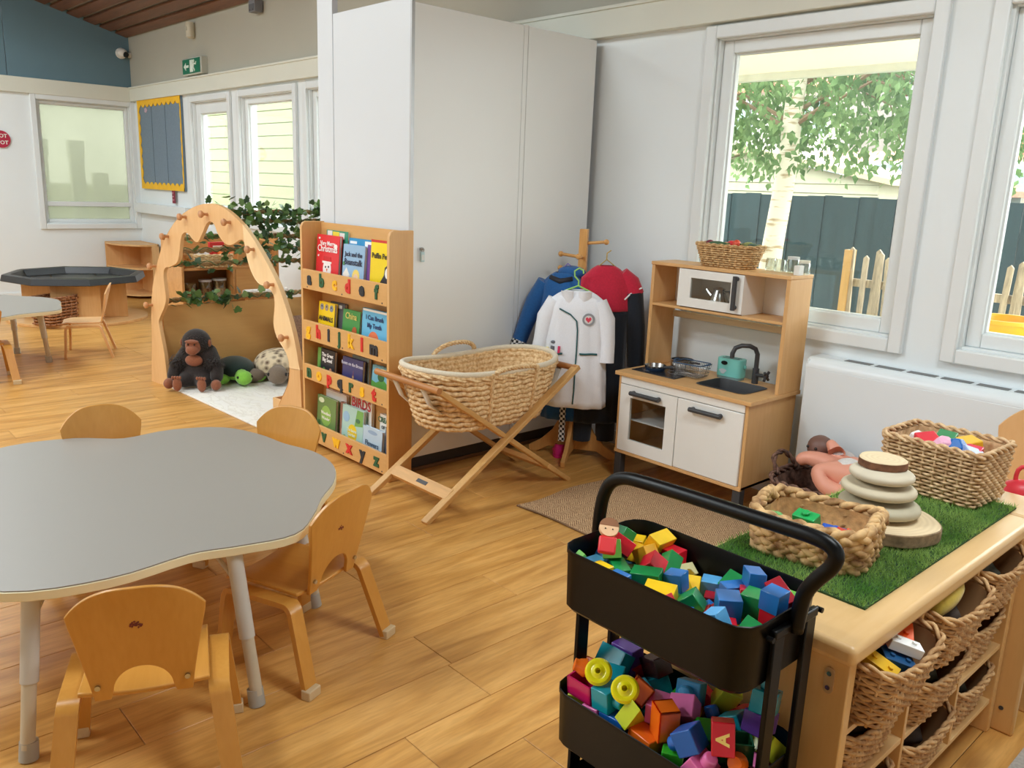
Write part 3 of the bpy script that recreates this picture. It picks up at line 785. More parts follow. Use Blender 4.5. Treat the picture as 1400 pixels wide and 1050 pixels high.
# ================================================================ alphabet book display
BKW = wood('bookcase_beech', (220, 172, 110), (206, 154, 92), 'z', 5, rough=.4, contrast=.7)
BKX = wood('bookcase_beech_x', (222, 174, 112), (208, 158, 96), 'x', 5, rough=.4, contrast=.7)
BX, BY = -3.465, 2.145          # centre of the case; front at y = 2.09
bc = thing('book_display', 'beech alphabet book display case with four front-facing tiers', 'bookcase', (BX, BY, 0))
HX = .395
for s in (-1, 1):
    x0, x1 = (-HX, -HX + .018) if s < 0 else (HX - .018, HX)
    pr = [(-.055, 0), (.075, 0), (.075, 1.155), (-.03, 1.155), (-.045, 1.148), (-.055, 1.13)]
    MB().prism(pr, x0, x1, Matrix(((0, 0, 1, 0), (1, 0, 0, 0), (0, 1, 0, 0), (0, 0, 0, 1)))).build('side_panel', BKW, bc, bevel=.003)
MB().box(-HX + .018, HX - .018, .055, .068, .02, 1.15).build('back_panel', BKX, bc)
tiers = [(.82, .92), (.56, .66), (.352, .432), (.028, .128)]
LETTERS = ['abcdef', 'ghijklm', 'nopqrst', 'uvwxyz']
LC = {'k': plain('letter_black', (36, 44, 54), .5), 'g': plain('letter_green', (38, 92, 58), .5), 'y': plain('letter_yellow', (246, 190, 32), .5), 'r': plain('letter_red', (214, 48, 44), .5)}
seqs = ['kgyrkg', 'yrkgyrk', 'gyrkgyr', 'kgyrkg']
for (z0, z1), word, sq in zip(tiers, LETTERS, seqs):
    fa = MB().box(-HX + .018, HX - .018, -.055, -.042, z0, z1).build('fascia', BKX, bc, bevel=.002)
    MB().box(-HX + .018, HX - .018, -.042, .055, z0, z0 + .012).build('shelf', BKX, bc)
    for k in (-.33, 0, .34):
        MB().cyl((k, -.0562, z0 + .012), (k, -.055, z0 + .012), .004, n=8).build('screw', GREYPL, fa)
    n = len(word)
    for i, ch in enumerate(word):
        x = -.325 + .60 * i / (n - 1) + (.02 if n == 6 else 0)
        text_mesh(ch, 'letter', .085, LC[sq[i]], fa, (x, -.0555, (z0 + z1) / 2 + .004), (PI / 2, 0, 0), .004, .0045)
def book(title, size, col, x, z0, y, tilt, label, cat='book', lines=(), shapes=(), tc=(255, 255, 255), ts=.03, ty=.36, pages=.012, rz=0.0, second=None, band=None):
    """front cover faces -Y; base sits on a shelf"""
    w, h = size
    t = thing('book', label, cat, (BX + x, BY + y, z0), 0, 'books in the alphabet display', rot=(-tilt, rz, 0))
    cm = plain('cover_%d_%d_%d' % col, col, .35, var=.03)
    MB().box(-w / 2, w / 2, 0, .0022, 0, h).box(-w / 2, w / 2, pages + .0022, pages + .0044, 0, h).box(-w / 2, -w / 2 + .002, 0, pages + .0044, 0, h).build('cover', cm, t)
    MB().box(-w / 2 + .002, w / 2 - .004, .0022, pages + .0022, .003, h - .004).build('page_block', plain('paper', (236, 232, 222), .8), t)
    for k, (kind, c, a) in enumerate(shapes):
        m_ = plain('print_%d_%d_%d' % c, c, .4, var=.03); yy = -.0006 - .0003 * k
        if kind == 'r':
            MB().box(a[0] * w / 2, a[2] * w / 2, yy, 0, a[1] * h, a[3] * h).build('printed_shape', m_, t)
        elif kind == 'e':
            MB().prism([(a[0] * w / 2 + a[2] * w / 2 * math.cos(q), a[1] * h + a[3] * h * math.sin(q)) for q in [2 * PI * j / 20 for j in range(20)]], yy, 0, Mxz).build('printed_shape', m_, t)
        elif kind == 'p':
            MB().prism([(p[0] * w / 2, p[1] * h) for p in a], yy, 0, Mxz).build('printed_shape', m_, t)
    tm = plain('print_%d_%d_%d' % tc, tc, .4)
    for (s, fy, fs, *c) in lines:
        text_mesh(s, 'title_lettering', fs, plain('print_%d_%d_%d' % c[0], c[0], .4) if c else tm, t, (0, -.0026, fy * h), (PI / 2, 0, 0), .0004, .0006)
    return t
TL = .10
r1, r2, r3, r4 = [z0 + .0125 for z0, z1 in tiers]
yb, yf = .022, -.018
W_ = (248, 246, 240); K_ = (40, 40, 46)
# top tier
book('a', (.20, .285), (52, 148, 120), -.20, r1, .034, .03, 'teal picture book behind the red Christmas book', shapes=[('r', (240, 220, 70), (-.4, .86, .2, .98)), ('r', (236, 236, 230), (-.9, .9, -.45, .99)), ('r', (236, 236, 230), (.25, .86, .7, .97))])
book('b', (.215, .262), (224, 44, 52), -.235, r1, -.004, .07, 'red Christmas picture book on the top tier', lines=[('Very Merry', .84, .03), ('Christmas', .74, .046)], ty=.7,
     shapes=[('e', (246, 240, 236), (.0, .36, .36, .19)), ('r', (246, 240, 236), (-.95, .0, .95, .045)), ('p', (206, 34, 40), [(-.42, .48), (.36, .5), (.3, .6), (-.3, .6)]), ('r', (246, 240, 236), (-.42, .47, .38, .51)), ('e', (60, 50, 50), (-.12, .4, .05, .02)), ('e', (60, 50, 50), (.14, .41, .05, .02)), ('p', (236, 120, 40), [(-.05, .37), (.06, .37), (0, .32)]), ('e', W_, (-.75, .93, .07, .02)), ('e', W_, (.72, .8, .12, .045)), ('e', W_, (-.78, .6, .05, .02))])
book('c', (.20, .26), (40, 146, 200), .02, r1, .022, .06, 'blue picture book behind the beanstalk book', shapes=[('r', W_, (.4, .84, .95, .97)), ('r', (238, 240, 244), (-.9, .9, -.3, .95))])
book('c2', (.05, .24), (128, 84, 160), .125, r1, .012, .06, 'purple book wedged beside the beanstalk book')
book('d', (.19, .232), (150, 186, 218), .005, r1, -.006, .08, 'pale blue beanstalk story book on the top tier', tc=(52, 58, 84), lines=[('Jack and the', .80, .031), ('Beanstalk', .64, .041)],
     shapes=[('p', (128, 182, 120), [(-1, .0), (1, .0), (1, .24), (.2, .16), (-.4, .22), (-1, .12)]), ('e', (244, 214, 110), (.3, .36, .34, .15)), ('e', (244, 206, 176), (.3, .3, .24, .12)), ('r', (240, 236, 228), (-.85, .16, -.35, .36)), ('p', (240, 236, 228), [(-.95, .36), (-.25, .36), (-.6, .52)]), ('r', (222, 80, 140), (-.62, .16, -.48, .27)), ('r', (40, 46, 60), (.12, .06, .5, .16)), ('e', (70, 140, 80), (.82, .3, .1, .04)), ('e', (70, 140, 80), (-.85, .6, .08, .04))])
book('e', (.185, .27), (246, 216, 22), .245, r1, -.004, .06, 'yellow puffin story book on the top tier', tc=(60, 56, 40), lines=[('Puffin Peter', .73, .034)],
     shapes=[('r', (206, 52, 46), (-1, .955, 1, 1)), ('p', (44, 48, 56), [(-.4, .0), (.2, .0), (.55, .3), (.85, .42), (.9, .55), (.6, .62), (.3, .55), (.25, .42), (-.1, .28)]), ('e', (246, 244, 238), (.55, .46, .22, .09)), ('e', (44, 48, 56), (.6, .5, .07, .03)), ('p', (236, 110, 40), [(.68, .46), (.98, .42), (.72, .4)]), ('p', (246, 244, 238), [(.25, .0), (.6, .0), (.72, .2), (.58, .27)]), ('r', (90, 84, 50), (-1, .238, .1, .243))])
# second tier
book('f', (.14, .19), (88, 88, 94), -.19, r2, .026, .05, 'grey picture book behind the yellow animal book', shapes=[('r', (200, 200, 196), (-.2, .86, .6, .95))])
book('g', (.155, .185), (250, 212, 30), -.255, r2, -.002, .08, 'yellow animal book on the second tier', tc=(44, 44, 50), lines=[('ANIMALS', .55, .033)],
     shapes=[('e', (150, 150, 156), (-.6, .86, .22, .09)), ('e', (170, 150, 130), (0, .86, .22, .09)), ('e', (140, 150, 160), (.6, .86, .22, .09)), ('e', (226, 140, 150), (-.6, .24, .22, .09)), ('e', (120, 110, 100), (0, .22, .2, .08)), ('e', (200, 130, 140), (.55, .2, .22, .09)), ('e', K_, (-.6, .88, .05, .02)), ('e', K_, (0, .88, .05, .02)), ('e', K_, (.6, .88, .05, .02))])
book('h', (.155, .175), (70, 148, 72), -.025, r2, -.002, .10, 'green book titled China on the second tier', tc=(226, 208, 110), lines=[('China', .83, .044)],
     shapes=[('p', (168, 60, 40), [(.1, .0), (.75, .0), (.8, .3), (.65, .55), (.3, .45), (.0, .2)]), ('e', (190, 96, 54), (.45, .4, .28, .17)), ('e', (60, 40, 34), (.55, .36, .06, .03)), ('e', (226, 208, 110), (-.3, .3, .16, .07)), ('e', (222, 170, 60), (-.5, .18, .14, .06))])
book('i', (.02, .2), (196, 60, 66), .335, r2, .012, .04, 'thin red book beside the blue toothbrush book')
book('j', (.02, .19), (60, 70, 90), .312, r2, .022, .04, 'thin navy book beside the blue toothbrush book')
book('k', (.215, .205), (108, 190, 230), .19, r2, -.004, .06, 'sky blue toothbrush book on the second tier', tc=(44, 70, 120), lines=[('I Can Brush', .80, .031), ('My Teeth', .62, .031)],
     shapes=[('r', W_, (-.95, .94, .95, .99)), ('e', (242, 130, 86), (-.05, .28, .42, .22)), ('p', (242, 130, 86), [(-.7, .0), (.6, .0), (.4, .2), (-.3, .2)]), ('e', K_, (-.12, .3, .05, .025)), ('e', K_, (.12, .3, .05, .025))])
# third tier
book('l', (.10, .15), (126, 180, 92), -.30, r3, .002, .06, 'light green nature book on the third tier', shapes=[('p', (226, 232, 210), [(.2, .5), (.8, .55), (.7, .95), (.3, .9)]), ('p', (86, 150, 70), [(-.8, .1), (-.2, .1), (-.4, .6)])])
book('m', (.135, .155), (44, 44, 50), -.225, r3, -.012, .06, 'black book with white lettering on the third tier', lines=[('The Great', .82, .026), ('Big Seed', .66, .028)],
     shapes=[('e', (90, 150, 80), (-.5, .3, .2, .1)), ('e', (240, 240, 234), (-.1, .22, .22, .1)), ('e', (214, 150, 120), (.45, .3, .2, .12)), ('e', (240, 226, 190), (.0, .08, .8, .09))])
book('n', (.15, .16), (150, 158, 150), .03, r3, .024, .03, 'grey green book behind the night-blue book')
book('o', (.185, .15), (66, 66, 116), .005, r3, -.01, .07, 'night-blue picture book on the third tier', tc=(206, 206, 226), lines=[('Room on the Broom', .8, .023)],
     shapes=[('p', (52, 60, 84), [(-1, 0), (1, 0), (1, .2), (.3, .3), (-.4, .18), (-1, .26)]), ('p', (112, 72, 96), [(-.1, .26), (.25, .28), (.1, .62)]), ('e', (190, 160, 120), (.1, .4, .07, .05)), ('e', (90, 110, 90), (.45, .3, .14, .07))])
book('p', (.155, .15), (120, 186, 210), .235, r3, .0, .10, 'landscape picture book with green hills on the third tier', tc=(250, 250, 250), lines=[('The Hill', .86, .022)],
     shapes=[('p', (96, 158, 70), [(-1, 0), (1, 0), (1, .4), (.2, .62), (-.5, .45), (-1, .5)]), ('p', (168, 200, 70), [(-1, 0), (.6, 0), (-.1, .3), (-1, .28)]), ('e', (54, 104, 58), (.0, .66, .35, .14)), ('e', W_, (-.4, .82, .2, .06))])
book('q', (.02, .16), (112, 92, 80), .33, r3, -.004, .03, 'thin brown book at the end of the third tier')
# bottom tier
book('r', (.20, .255), (236, 232, 230), -.215, r4, .026, .04, 'white backed book behind the woodland book')
book('s', (.04, .225), (150, 106, 90), -.12, r4, .004, .05, 'brown fox book peeping out beside the woodland book', shapes=[('e', (206, 150, 120), (.0, .3, .5, .1))])
book('t', (.185, .225), (112, 142, 84), -.25, r4, -.012, .06, 'green woodland picture book on the bottom tier', tc=(250, 250, 235), lines=[('Woodland', .62, .022), ('Wonder', .5, .022)],
     shapes=[('e', (150, 190, 90), (-.02, .56, .55, .24)), ('p', (90, 70, 54), [(-.9, 0), (-.3, .2), (-.5, .0)]), ('e', (206, 120, 86), (.6, .18, .18, .09)), ('e', (214, 224, 190), (-.55, .9, .3, .06)), ('e', (70, 110, 60), (-.75, .3, .15, .12))])
book('u', (.185, .27), (240, 240, 236), .03, r4, .022, .04, 'white BIRDS book with red title on the bottom tier', tc=(204, 28, 52), lines=[('BIRDS', .90, .066)], shapes=[('e', (190, 206, 180), (.4, .66, .3, .08))])
book('v', (.195, .225), (176, 212, 204), .0, r4, -.012, .07, 'pale turquoise garden book on the bottom tier', tc=(236, 246, 226), lines=[('The Secret', .48, .02), ('Garden', .38, .022)],
     shapes=[('e', (236, 206, 40), (.02, .42, .44, .2)), ('p', (120, 176, 90), [(.2, .6), (.95, .65), (.95, .98), (.4, .98)]), ('e', (150, 190, 220), (-.6, .75, .3, .12)), ('e', (110, 170, 110), (-.7, .2, .2, .12)), ('e', (90, 150, 190), (.7, .2, .18, .1)), ('e', (70, 120, 90), (.5, .74, .2, .05))])
book('w', (.165, .235), (236, 238, 234), .275, r4, .026, .03, 'white sea creature book with green title on the bottom tier', tc=(24, 110, 80), lines=[('CREATURES', .88, .036), ('OF THE DEEP', .73, .022, (70, 76, 80))], shapes=[('e', (90, 98, 106), (-.2, .52, .5, .07))])
book('x', (.03, .18), (150, 160, 176), .325, r4, -.006, .02, 'slim grey book at the end of the bottom tier')
book('y', (.03, .175), (110, 118, 130), .292, r4, .004, .02, 'slim slate book at the end of the bottom tier')
book('z', (.165, .165), (186, 208, 226), .19, r4, -.018, .07, 'pale blue flower book on the bottom tier', tc=(84, 104, 128), lines=[('Flowers', .52, .036), ('and me', .32, .026)], shapes=[('e', (150, 176, 206), (.0, .87, .5, .06)), ('e', (214, 90, 90), (.75, .1, .07, .04)), ('e', (120, 160, 140), (-.7, .12, .15, .07))])

# ================================================================ the reading den: arch panel, railed divider, mat
ANG = math.radians(6.32)
OUT = [(-.055, 0), (-.032, .173), (-.011, .336), (.003, .495), (.046, .655), (.13, .815), (.222, .941), (.324, 1.035), (.449, 1.113), (.596, 1.168), (.734, 1.197), (.865, 1.2), (.99, 1.172), (1.108, 1.12), (1.2, 1.061), (1.289, .99), (1.376, .908), (1.461, .814), (1.523, .719), (1.583, .599), (1.622, .489), (1.65, .365), (1.662, .236), (1.668, 0)]
INN = [(.168, 0), (.15, .202), (.106, .368), (.098, .429), (.15, .49), (.187, .535), (.212, .597), (.196, .716), (.218, .778), (.297, .797), (.39, .837), (.431, .941), (.451, .992), (.49, 1.018), (.538, 1.012), (.605, .975), (.65, .975), (.691, 1.015), (.75, 1.08), (.792, 1.1), (.843, 1.085), (.877, 1.034), (.95, .985), (1.025, .984), (1.101, 1.015), (1.149, 1.012), (1.169, .942), (1.211, .854), (1.278, .795), (1.369, .779), (1.424, .746), (1.432, .683), (1.417, .59), (1.447, .515), (1.533, .437), (1.556, .362), (1.537, .266), (1.452, .142), (1.40, .0)]
def smooth_poly(p, n=3):
    out = []
    for i in range(len(p) - 1):
        p0, p1, p2, p3 = p[max(i - 1, 0)], p[i], p[i + 1], p[min(i + 2, len(p) - 1)]
        for k in range(n):
            t = k / n
            out.append(tuple(.5 * (2 * p1[d] + (p2[d] - p0[d]) * t + (2 * p0[d] - 5 * p1[d] + 4 * p2[d] - p3[d]) * t * t + (3 * p1[d] - p0[d] - 3 * p2[d] + p3[d]) * t ** 3) for d in (0, 1)))
    return out + [p[-1]]
So, Si = smooth_poly(OUT), smooth_poly(INN)
ARW = wood('arch_ply', (230, 188, 134), (216, 168, 112), 'z', 4, rough=.5, contrast=.7)
ARP = wood('arch_ply_pale', (246, 216, 168), (236, 200, 150), 'z', 4, rough=.5, contrast=.7)
arch = thing('den_arch', 'wavy plywood cave arch with round pegs at the den entrance', 'arch panel', (-5.60, 1.955, 0), ANG)
def cut(pts, f): return [p for p in pts if f(p)]
iO1 = min(range(len(So)), key=lambda i: abs(So[i][0] - 1.155) + 9 * (So[i][1] < .9)); iI1 = min(range(len(Si)), key=lambda i: math.hypot(Si[i][0] - 1.149, Si[i][1] - 1.012))
iO2 = min(range(len(So)), key=lambda i: abs(So[i][1] - .36) + 9 * (So[i][0] < 1)); iI2 = min(range(len(Si)), key=lambda i: abs(Si[i][1] - .362) + 9 * (Si[i][0] < 1))
for nm, po, m_ in (('arch_board', So[:iO1 + 1] + Si[:iI1 + 1][::-1], ARW), ('arch_board', So[iO1:iO2 + 1] + Si[iI1:iI2 + 1][::-1], ARP), ('arch_board', So[iO2:] + Si[iI2:][::-1], ARW)):
    MB().prism(po, -.011, .011, Mxz).build(nm, m_, arch, bevel=.0025)
PEGW = wood('peg_wood', (206, 150, 104), None, 'y', 8)
pgm = MB().lathe([(0, 0), (.012, 0), (.010, .02), (.011, .035), (.022, .04), (.026, .048), (.024, .06), (.014, .066), (0, .067)], 14, Matrix.Rotation(PI / 2, 4, 'X')).mesh('peg'); pgm.materials.append(PEGW)
for (u, z) in [(.288, .982), (.52, 1.112), (.77, 1.14), (1.015, 1.108), (1.246, .974), (1.425, .80), (1.546, .53), (.10, .782), (.02, .524)]:
    inst(pgm, 'peg', arch, (u, -.011, z), (0, 0, 0), (.82, .82, .82))
dv = thing('railed_divider', 'low plywood divider with rope-bound rails above it', 'divider', (-5.56, 2.62, 0))
PLYB = wood('divider_ply', (226, 180, 112), (212, 160, 94), 'y', 2.2, rough=.55, contrast=.6)
MB().box(-.011, .011, -.62, .62, .02, .515).build('board', PLYB, dv, bevel=.003)
MB().box(-.025, .025, .59, .63, 0, 1.16).build('post', ARW, dv, bevel=.003)
MB().box(-.14, .14, .57, .65, 0, .03).build('foot', ARW, dv, bevel=.004)
ROPE = wood('jute_rope', (184, 150, 104), (148, 114, 72), 'y', 30, rough=.9, stretch=1)
RAILZ = [.548, .78, .87, .957, 1.06, 1.122]
for z in RAILZ:
    m = MB()
    ys_ = -.36 if z > 1.0 else -.60
    pts = [(0, ys_ + (.62 - ys_) * i / 90, z + .004 * math.sin(i * .21 + z * 9)) for i in range(91)]
    m.rope(pts, .011, .009, .14, 6); m.build('rail', ROPE, dv, sharp=180)
# ivy
IVY = [plain('ivy_leaf_%d' % i, c, .45, var=.15, scale=40) for i, c in enumerate([(66, 102, 56), (92, 132, 70), (52, 82, 48), (128, 158, 98)])]
ivp = [(0, 0), (.3, -.12), (.5, .12), (.42, .3), (.62, .48), (.34, .56), (.3, .74), (0, 1.0), (-.3, .74), (-.34, .56), (-.62, .48), (-.42, .3), (-.5, .12), (-.3, -.12)]
ivm = []
for m_ in IVY:
    b = MB()
    pts = [(x, y, -.12 * x * x + .05 * math.sin(3 * y)) for x, y in ivp]
    b.add([(0, .35, .06)] + pts, [(0, i + 1, (i + 1) % 14 + 1) for i in range(14)])
    me = b.mesh('leaf', 60); me.materials.append(m_); ivm.append(me)
gl = ['ivy garland wound along the lowest den rail', 'ivy garland on the den rail above the basket', 'ivy garland on the third den rail up', 'ivy garland on the fourth den rail up', 'ivy garland on the second den rail from the top', 'ivy garland along the topmost den rail']
for gi, z in enumerate(RAILZ):
    t = thing('ivy_garland', gl[gi], 'ivy garland', (-5.535, 2.62, z), 0, 'ivy on the den rails')
    st = MB().tube([(.012 + .016 * math.sin(i * .9), (-.35 if gi > 3 else -.60) + (.96 if gi > 3 else 1.21) * i / 60, .016 * math.cos(i * .9) + .006) for i in range(61)], .0035, 5)
    st.build('stem', plain('ivy_stem', (96, 104, 62), .7), t, sharp=180)
    n = [62, 60, 50, 70, 66, 96][gi]
    for k in range(n):
        y = rnd.uniform(-.34 if gi > 3 else -.59, .6)
        if gi == 0 and rnd.random() < .5: y = rnd.uniform(-.58, -.1)
        if gi >= 2 and y < -.15 and rnd.random() < .6: y = rnd.uniform(-.1, .6)
        sft = rnd.gauss(0, .022); s_ = rnd.uniform(.034, .058)
        inst(rnd.choice(ivm), 'leaf', t, (rnd.uniform(.0, .05), y, .006 + sft * 1.3 + (.03 if gi == 5 and rnd.random() < .4 else 0) - (.03 if rnd.random() < .3 else 0)),
             (rnd.uniform(.2, 2.9), rnd.uniform(-.6, .6), PI / 2 + rnd.uniform(-1.1, 1.1)), (s_, s_, s_))
# mat
def mat_marble():
    m, nt, p = nmat('marbled_mat')
    tc = nt.nodes.new('ShaderNodeTexCoord'); no = nt.nodes.new('ShaderNodeTexNoise'); no.inputs['Scale'].default_value = 5; no.inputs['Detail'].default_value = 8; no.inputs['Distortion'].default_value = 1.6
    mp = nt.nodes.new('ShaderNodeMapping'); mp.inputs['Scale'].default_value = (1, 2.6, 1); mp.inputs['Rotation'].default_value = (0, 0, .5)
    L_(nt, tc, 'Object', mp, 'Vector'); L_(nt, mp, 0, no, 'Vector')
    rp = nt.nodes.new('ShaderNodeValToRGB'); e = rp.color_ramp.elements
    e[0].position = .46; e[0].color = (*lin((240, 236, 226)), 1); e[1].position = .54; e[1].color = (*lin((238, 234, 226)), 1)
    k = e.new(.5); k.color = (*lin((224, 218, 206)), 1)
    L_(nt, no, 'Fac', rp, 'Fac'); L_(nt, rp, 'Color', p, 'Base Color'); p.inputs['Roughness'].default_value = .6; return m
tag(MB().box(-.64, .64, -.42, .42, 0.001, .012).build('play_mat', mat_marble(), bevel=.003, loc=(-4.85, 2.40, 0), rot=(0, 0, .035)), 'white marbled foam mat on the den floor', 'mat')
# wooden box with red toys by the arch foot
bx = thing('wooden_box', 'open wooden box just inside the arch foot', 'box', (-4.2, 2.27, .0125), .1)
for nm, a in (('front_board', (-.15, .15, -.1, -.088, 0, .12)), ('back_board', (-.15, .15, .088, .1, 0, .12)), ('end_board', (-.15, -.138, -.088, .088, 0, .12)), ('end_board', (.138, .15, -.088, .088, 0, .12)), ('base_board', (-.138, .138, -.088, .088, 0, .01))):
    MB().box(*a).build(nm, ARW, bx, bevel=.002)
for i, (x, y, c) in enumerate([(-4.27, 2.25, (226, 90, 60)), (-4.2, 2.30, (236, 140, 90)), (-4.16, 2.24, (206, 60, 60))]):
    tag(MB().ell((0, 0, .05), (.035, .032, .05), 12, 8, f=lambda p: 1 + .12 * math.sin(5 * p.x)).build('soft_toy', fabric('toy_red_%d' % i, c), loc=(x, y, .045), rot=(.3 * i, .2, 0)), ['orange', 'pale orange', 'red'][i] + ' knitted toy sticking out of the wooden box', 'soft toy')
tag(MB().sheet(lambda u, v: (.05 * math.sin(PI * u) * math.sin(PI * v) , -.2 + .4 * u, .4 * v), 10, 10, lambda u, v: (-.05 - .05 * math.sin(PI * u) * math.sin(PI * v), 0, 0)).build('woven_cushion', fabric('brown_weave', (168, 132, 110), 90, .35), loc=(-5.34, 3.02, .012), rot=(0, -.18, 0), sharp=80), 'brown woven cushion leaning on the den board', 'cushion')

# ---------------------------------------------------------------- plush toys
FUR = fabric('dark_brown_fur', (44, 32, 28), 140, .4, rgb2=(24, 18, 17))
FACE = fabric('monkey_skin', (148, 88, 60), 160, .2)
def skin_body(name, edges, verts, radii, mat, parent, sub=2, root=0):
    me = bpy.data.meshes.new(name); me.from_pydata(verts, edges, []); me.update()
    o = bpy.data.objects.new(name, me); COL.objects.link(o); o.parent = parent
    sk = o.modifiers.new('skin', 'SKIN'); sk.use_smooth_shade = True
    sv = me.skin_vertices[0].data if me.skin_vertices else None
    if sv is None:
        raise RuntimeError('skin layer')
    for i, r in enumerate(radii):
        sv[i].radius = (r, r) if not isinstance(r, tuple) else r
    sv[root].use_root = True
    ss = o.modifiers.new('subsurf', 'SUBSURF'); ss.levels = sub; ss.render_levels = sub
    me.materials.append(mat)
    return o
def add_skin_layer(me):
    if not me.skin_vertices: me.skin_vertices
def skin_thing(name, edges, verts, radii, mat, parent, sub=2, root=0):
    me = bpy.data.meshes.new(name); me.from_pydata(verts, edges, []); me.update()
    o = bpy.data.objects.new(name, me); COL.objects.link(o); o.parent = parent
    sk = o.modifiers.new('skin', 'SKIN'); sk.use_smooth_shade = True
    import bmesh
    bm = bmesh.new(); bm.from_mesh(me)
    ly = bm.verts.layers.skin.verify()
    bm.verts.ensure_lookup_table()
    for i, v in enumerate(bm.verts):
        r = radii[i]; v[ly].radius = (r, r) if not isinstance(r, tuple) else r
        v[ly].use_root = (i == root)
    bm.to_mesh(me); bm.free()
    ss = o.modifiers.new('subsurf', 'SUBSURF'); ss.levels = sub; ss.render_levels = sub
    me.materials.append(mat)
    return o
mk = thing('plush_monkey', 'dark brown plush monkey sitting against the den board', 'soft toy', (-5.29, 2.11, .0125), math.radians(48)); mk.scale = (.86, .86, .86)
# local: faces -Y
V = [(0, .02, .09), (0, .03, .18), (0, .02, .26), (0, .0, .335), (.10, .01, .235), (.155, -.03, .15), (.17, -.10, .06), (-.10, .01, .235), (-.155, -.03, .15), (-.16, -.10, .06), (.07, -.05, .07), (.085, -.14, .05), (-.07, -.05, .07), (-.085, -.14, .05)]
Eg = [(0, 1), (1, 2), (2, 3), (2, 4), (4, 5), (5, 6), (2, 7), (7, 8), (8, 9), (0, 10), (10, 11), (0, 12), (12, 13)]
skin_thing('body', Eg, V, [.10, .105, .09, .095, .065, .055, .045, .065, .055, .045, .065, .05, .065, .05], FUR, mk)
MB().ell((0, .0, .345), (.103, .098, .098), 20, 14).build('head', FUR, mk, sharp=180)
MB().ell((0, -.072, .325), (.058, .04, .062)).ell((0, -.098, .298), (.047, .042, .036)).build('face', FACE, mk, sharp=180)
MB().ell((0, -.098, .362), (.052, .026, .014)).build('brow', FACE, mk, sharp=180)
for s in (-1, 1):
    MB().ell((.102 * s, -.015, .34), (.014, .02, .028)).build('ear', FACE, mk, sharp=180)
    MB().ell((.024 * s, -.112, .342), (.007, .006, .007), 10, 6).build('eye', plain('black_bead', (12, 12, 12), .15), mk, sharp=180)
    MB().ell((.175 * s, -.125, .045), (.038, .044, .04)).build('hand', FACE, mk, sharp=180)
    ft = MB().ell((.09 * s, -.185, .055), (.034, .024, .052))
    for k in range(4): ft.ell(((.09 + (k - 1.5) * .018) * s, -.195, .108), (.011, .011, .013), 8, 6)
    ft.build('foot', FACE, mk, sharp=180)
MB().ell((0, -.07, .215), (.066, .028, .045)).build('chest_patch', FACE, mk, sharp=180)
fur = MB()
for k in range(3600):
    a = rnd.uniform(0, 2 * PI); c_ = rnd.choice([(0, .03, .17, .125), (0, .0, .345, .100), (0, .0, .345, .100), (.13, -.02, .19, .068), (-.13, -.02, .19, .068), (0, .02, .25, .115)])
    v = rnd.uniform(-1, 1); h_ = math.sqrt(1 - v * v); d = Vector((h_ * math.cos(a), h_ * math.sin(a), v))
    if d.y < -.45 and abs(d.x) < .62 and c_[0] == 0 and not (c_[2] > .3 and d.z > .45): continue
    p = Vector(c_[:3]) + d * c_[3] * .93; q = p + d * .022 + Vector((rnd.uniform(-.006, .006), 0, -.016)); w_ = d.cross(Vector((0, 0, 1))) * .005
    fur.add([p - w_, p + w_, q], [(0, 1, 2)])
o = fur.build('fur', FUR, mk, sharp=180); o['kind'] = 'stuff'
def shell_mat():
    m, nt, p = nmat('tortoise_shell')
    tc = nt.nodes.new('ShaderNodeTexCoord'); vo = nt.nodes.new('ShaderNodeTexVoronoi'); vo.inputs['Scale'].default_value = 26; vo.feature = 'F1'
    L_(nt, tc, 'Object', vo, 'Vector')
    rp = nt.nodes.new('ShaderNodeValToRGB'); e = rp.color_ramp.elements
    e[0].position = .12; e[0].color = (*lin((96, 74, 60)), 1); e[1].position = .62; e[1].color = (*lin((226, 208, 176)), 1)
    L_(nt, vo, 'Distance', rp, 'Fac'); L_(nt, rp, 'Color', p, 'Base Color'); p.inputs['Roughness'].default_value = .95
    b = nt.nodes.new('ShaderNodeBump'); b.inputs['Strength'].default_value = .6; b.inputs['Distance'].default_value = .01
    L_(nt, vo, 'Distance', b, 'Height'); L_(nt, b, 'Normal', p, 'Normal'); return m
def turtle(loc, rz, label, shellm, skinm, s=1.0):
    t = thing('plush_turtle', label, 'soft toy', loc, rz); t.scale = (s, s, s)
    MB().ell((0, 0, .10), (.20, .16, .10), 24, 14).build('shell', shellm, t, sharp=180)
    MB().ell((0, 0, .06), (.19, .15, .05), 20, 10).build('belly', skinm, t, sharp=180)
    MB().tube([(-.14, 0, .08), (-.20, -.01, .075), (-.27, -.01, .07)], [.05, .055, .05], 12).ell((-.265, -.01, .072), (.075, .068, .06)).build('head', skinm, t, sharp=180)
    for sy in (-1, 1):
        MB().ell((-.30, -.01 + .055 * sy, .085), (.012, .01, .012), 10, 6).build('eye', MATS['black_bead'], t, sharp=180)
        MB().ell((-.14, .15 * sy, .045), (.06, .075, .045), 14, 10).build('front_leg', skinm, t, sharp=180)
        MB().ell((.15, .13 * sy, .045), (.06, .07, .045), 14, 10).build('hind_leg', skinm, t, sharp=180)
    MB().ell((.21, 0, .05), (.04, .02, .02), 10, 8).build('tail', skinm, t, sharp=180)
    return t
turtle((-5.26, 2.66, .0125), math.radians(150), 'brown plush tortoise with a mottled cream shell', shell_mat(), fabric('tortoise_skin', (128, 112, 96), 120), 1.0)
